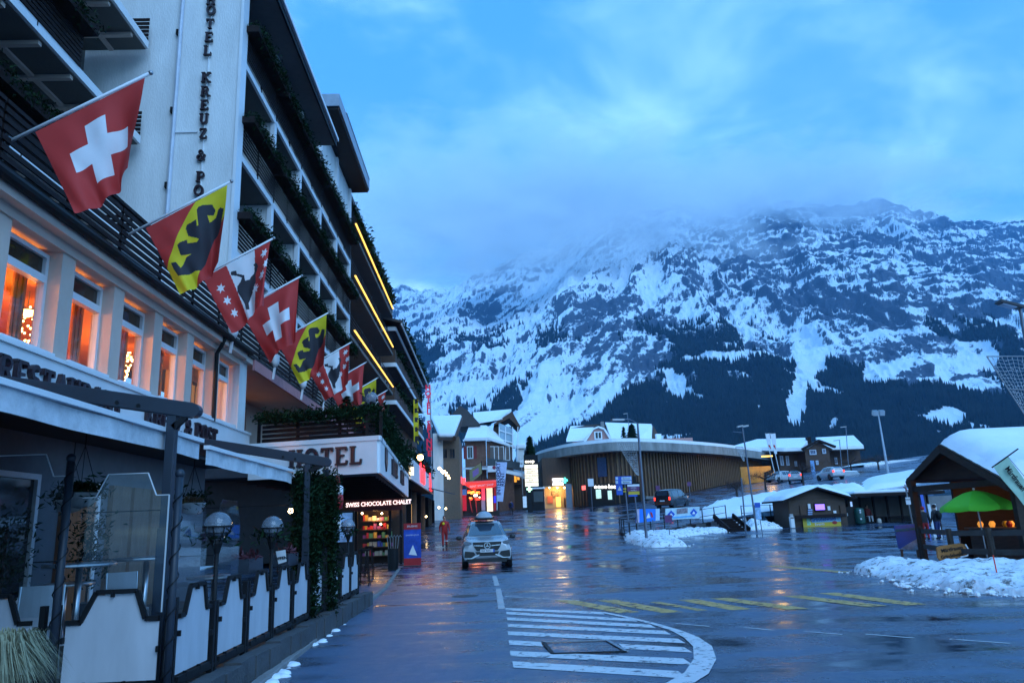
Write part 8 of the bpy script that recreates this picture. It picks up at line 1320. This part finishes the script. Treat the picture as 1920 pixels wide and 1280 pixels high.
# ---------------------------------------------------------------- people
M_SKIN = mat('skin', (.42, .24, .17), .6, var=.05)
def person(label, loc, h, head, top, legs, shoes, hair, pose='stand', extra=None, chest=None):
    t = thing('person', label, 'person', loc); L = Vector(loc); f = Vector((head[0], head[1], 0)).normalized(); s = Vector((f.y, -f.x, 0)); k = h / 1.75
    T = lambda x, y, z: L + (s * x + f * y) * k + Vector((0, 0, z * k))
    V = []; Ed = []; Rd = []
    def j(p, r, par=None): V.append(T(*p)); Rd.append(r * k * 1.12); (Ed.append((par, len(V) - 1)) if par is not None else None); return len(V) - 1
    sit = pose == 'sit'; zh = .52 if sit else .92
    pel = j((0, 0, zh), .15); sp = j((0, .02 if not sit else .03, zh + .22), .145, pel); ch = j((0, .02, zh + .42), .165, sp); nk = j((0, .02, zh + .57), .065, ch); hd = j((0, .04, zh + .68), .085, nk); ht = j((0, .035, zh + .80), .075, hd)
    for sx in (-1, 1):
        ph = (1 if sx > 0 else -1) * (.11 if pose == 'walk' else .02); sh = j((sx * .19, .01, zh + .48), .07, ch)
        el = j((sx * .27, -.02 - ph * .6, zh + .22), .052, sh); wr = j((sx * .27, .08 - ph * 1.1, zh + .0), .038, el); hn = j((sx * .265, .10 - ph * 1.2, zh - .07), .04, wr)
        for q in range(4): j((sx * (.245 + .014 * q), .115 - ph * 1.2, zh - .145 + .008 * abs(q - 1.5)), .011, hn)
        j((sx * .225, .15 - ph * 1.2, zh - .09), .012, hn)
        hp = j((sx * .1, 0, zh - .06), .095, pel)
        if sit: kn = j((sx * .12, .42, zh - .02), .065, hp); an = j((sx * .12, .44, .09), .048, kn); to = j((sx * .13, .58, .04), .042, an)
        else: kn = j((sx * .105, .04 + ph * 1.1, .48), .066, hp); an = j((sx * .105, -.02 + ph * 1.6, .09), .048, kn); to = j((sx * .11, .13 + ph * 1.6, .04), .042, an)
    me = bpy.data.meshes.new('body'); me.from_pydata([tuple(v) for v in V], Ed, []); o = bpy.data.objects.new('body_cage', me); TMP.collection.objects.link(o); m = o.modifiers.new('skin', 'SKIN'); m.use_smooth_shade = True
    sv = me.skin_vertices[0].data
    for i, r in enumerate(Rd): sv[i].radius = (r, r)
    sv[0].use_root = True; o.modifiers.new('sub', 'SUBSURF').levels = 2; bm = bpy.data.meshes.new_from_object(o.evaluated_get(tmp_graph())); bpy.data.objects.remove(o)
    bm.materials.clear(); [bm.materials.append(x) for x in (top, legs, shoes, M_SKIN)]
    for p in bm.polygons:
        c = p.center - L; z = c.z / k; lat = abs(c.dot(s)) / k; fw = c.dot(f) / k
        p.material_index = 2 if z < .13 else (3 if z > zh + .585 else ((3 if (lat > .2 and z < zh - .03 and not sit) else (1 if ((z < zh - .02 and lat < .21) or (sit and fw > .12 and z < zh + .05)) else 0))))
    b = bpy.data.objects.new('body', bm); link(b, t); bm.shade_smooth()
    c = T(0, .04, zh + .735); hr = MB(); hr.ball(T(0, .015, zh + .77), .105 * k, 12, 8, (1, 1, 1.05)); hb = hr.build('hair' if hair[1] == 'hair' else hair[1], hair[0], t, True)
    fc = MB(); fc.ball(T(0, .10, zh + .74), .075 * k, 10, 8, (.9, .8, 1.15)); fo = fc.build('face', M_SKIN, t, True); n_ = MB(); n_.ball(T(0, .165, zh + .73), .016 * k, 6, 5); n_.build('nose', M_SKIN, fo); [MB().ball(T(sx * .03, .155, zh + .755), .01 * k, 6, 4).build('eye', M_BLACK, fo) for sx in (-1, 1)]; MB().obox(T(0, .158, zh + .70), s * .022 * k, f * .006 * k, (0, 0, .005)).build('mouth', M_RED, fo)
    if chest: MB().ball(T(.07, .15, zh + .42), .085 * k, 10, 6, (1, .5, 1)).build('chest_patch', chest, t)
    if extra == 'stripes': [MB().lathe([(.088, -.02), (.094, -.02), (.094, .02), (.088, .02)], T(sx * .105, .02, .36), 12).build('reflective_stripe', M_FWHITE, t) for sx in (-1, 1)]
    if extra == 'pack': MB().ball(T(0, -.2, zh + .32), .2 * k, 10, 8, (.8, .6, 1.2)).build('backpack', M_BLACK, t, True)
    return t
M_REDS = mat('red_ski_suit', (.32, .012, .012), .7, var=.15); M_BLKC = mat('black_cloth', (.015, .015, .02), .8); M_NAVY = mat('navy_cloth', (.015, .03, .13), .8); M_HAT = mat('dark_hat', (.03, .02, .02), .9)
def people():
    p = Vector((at(834, 1021, 47).x, 47, 0)); p.z = gz(p.x, p.y); person('person in a red ski suit with yellow chest patch walking towards the viewer', p, 1.8, (.1, -1), M_REDS, M_REDS, M_BLKC, (M_HAT, 'helmet'), 'walk', 'stripes', M_FYEL)
    Y = 93; q = at(958, 946, Y); q.z = gz(q.x, Y); person('person in blue jacket walking up the side street', q, 1.75, (.3, 1), M_NAVY, M_BLKC, M_BLKC, (M_HAT, 'hair'), 'walk', 'pack')
    Y = 111; q = at(1041, 951, Y); q.z = gz(q.x, Y); person('person in dark coat standing before the lit entrance', q, 1.75, (.2, 1), M_BLKC, M_BLKC, M_BLKC, (M_HAT, 'hair'))
    q = Vector((at(1738, 1008, 38).x, 38, gz(25, 38))); person('person in black jacket, red trousers and red cap behind the hut fence', q, 1.6, (.4, 1), M_BLKC, M_REDS, M_BLKC, (M_REDS, 'cap'))
    q = Vector((at(1761, 1006, 38.5).x, 38.5, gz(26, 38))); person('person all in dark clothes beside the red-capped person', q, 1.68, (-.3, 1), M_BLKC, M_NAVY, M_BLKC, (M_HAT, 'hair'), 'stand', 'pack')
    Y = 56.6; q = Vector((at(1634, 985, Y).x, Y + .35, gz(30, 56))); person('person in a dark red jacket sitting in the bus shelter', q, 1.7, (0, -1), mat('wine_jacket', (.16, .02, .02), .8), mat('pale_trousers', (.45, .48, .52), .8), M_BLKC, (M_HAT, 'hair'), 'sit')
    p = at(1650, 985, 55.6); u = thing('bag', 'pale bag on the ground beside the sitting person', 'bag', (p.x, 55.6, gz(p.x, 55.6))); z = gz(p.x, 55.6); MB().lathe([(.14, 0), (.17, .08), (.15, .3), (.05, .36)], (p.x, 55.6, z), 10, 1, .6).build('sack', mat('pale_bag', (.45, .42, .38), .8), u, True); MB().tube([(p.x - .08, 55.6, z + .3), (p.x, 55.6, z + .46), (p.x + .08, 55.6, z + .3)], .012, 5).build('handle', M_BLACK, u)
    Y = 40; p = at(1751, 990, Y); u = thing('ski_rack', 'white and blue skis and boards leaning behind the hut', 'skis', (p.x, Y, gz(p.x, Y))); [MB().beam((p.x - .6 + .3 * k, Y, gz(p.x, Y)), (p.x - .5 + .3 * k, Y + .3, gz(p.x, Y) + 1.7 + .5 * (k == 1)), .16, .03, (0, 1, 0)).build('ski', [M_FWHITE, M_BLUE, mat('ski_pale', (.5, .55, .6), .4), M_FWHITE][k], u) for k in range(4)]; MB().beam((p.x - .9, Y + .3, gz(p.x, Y) + .9), (p.x + .6, Y + .3, gz(p.x, Y) + .9), .05, .05).build('rack_bar', M_DARKW, u); [box('rack_post', M_DARKW, u, p.x + x, p.x + x + .06, Y + .28, Y + .34, gz(p.x, Y) - .05, gz(p.x, Y) + 1) for x in (-.9, .55)]
people()
bpy.data.scenes.remove(TMP)
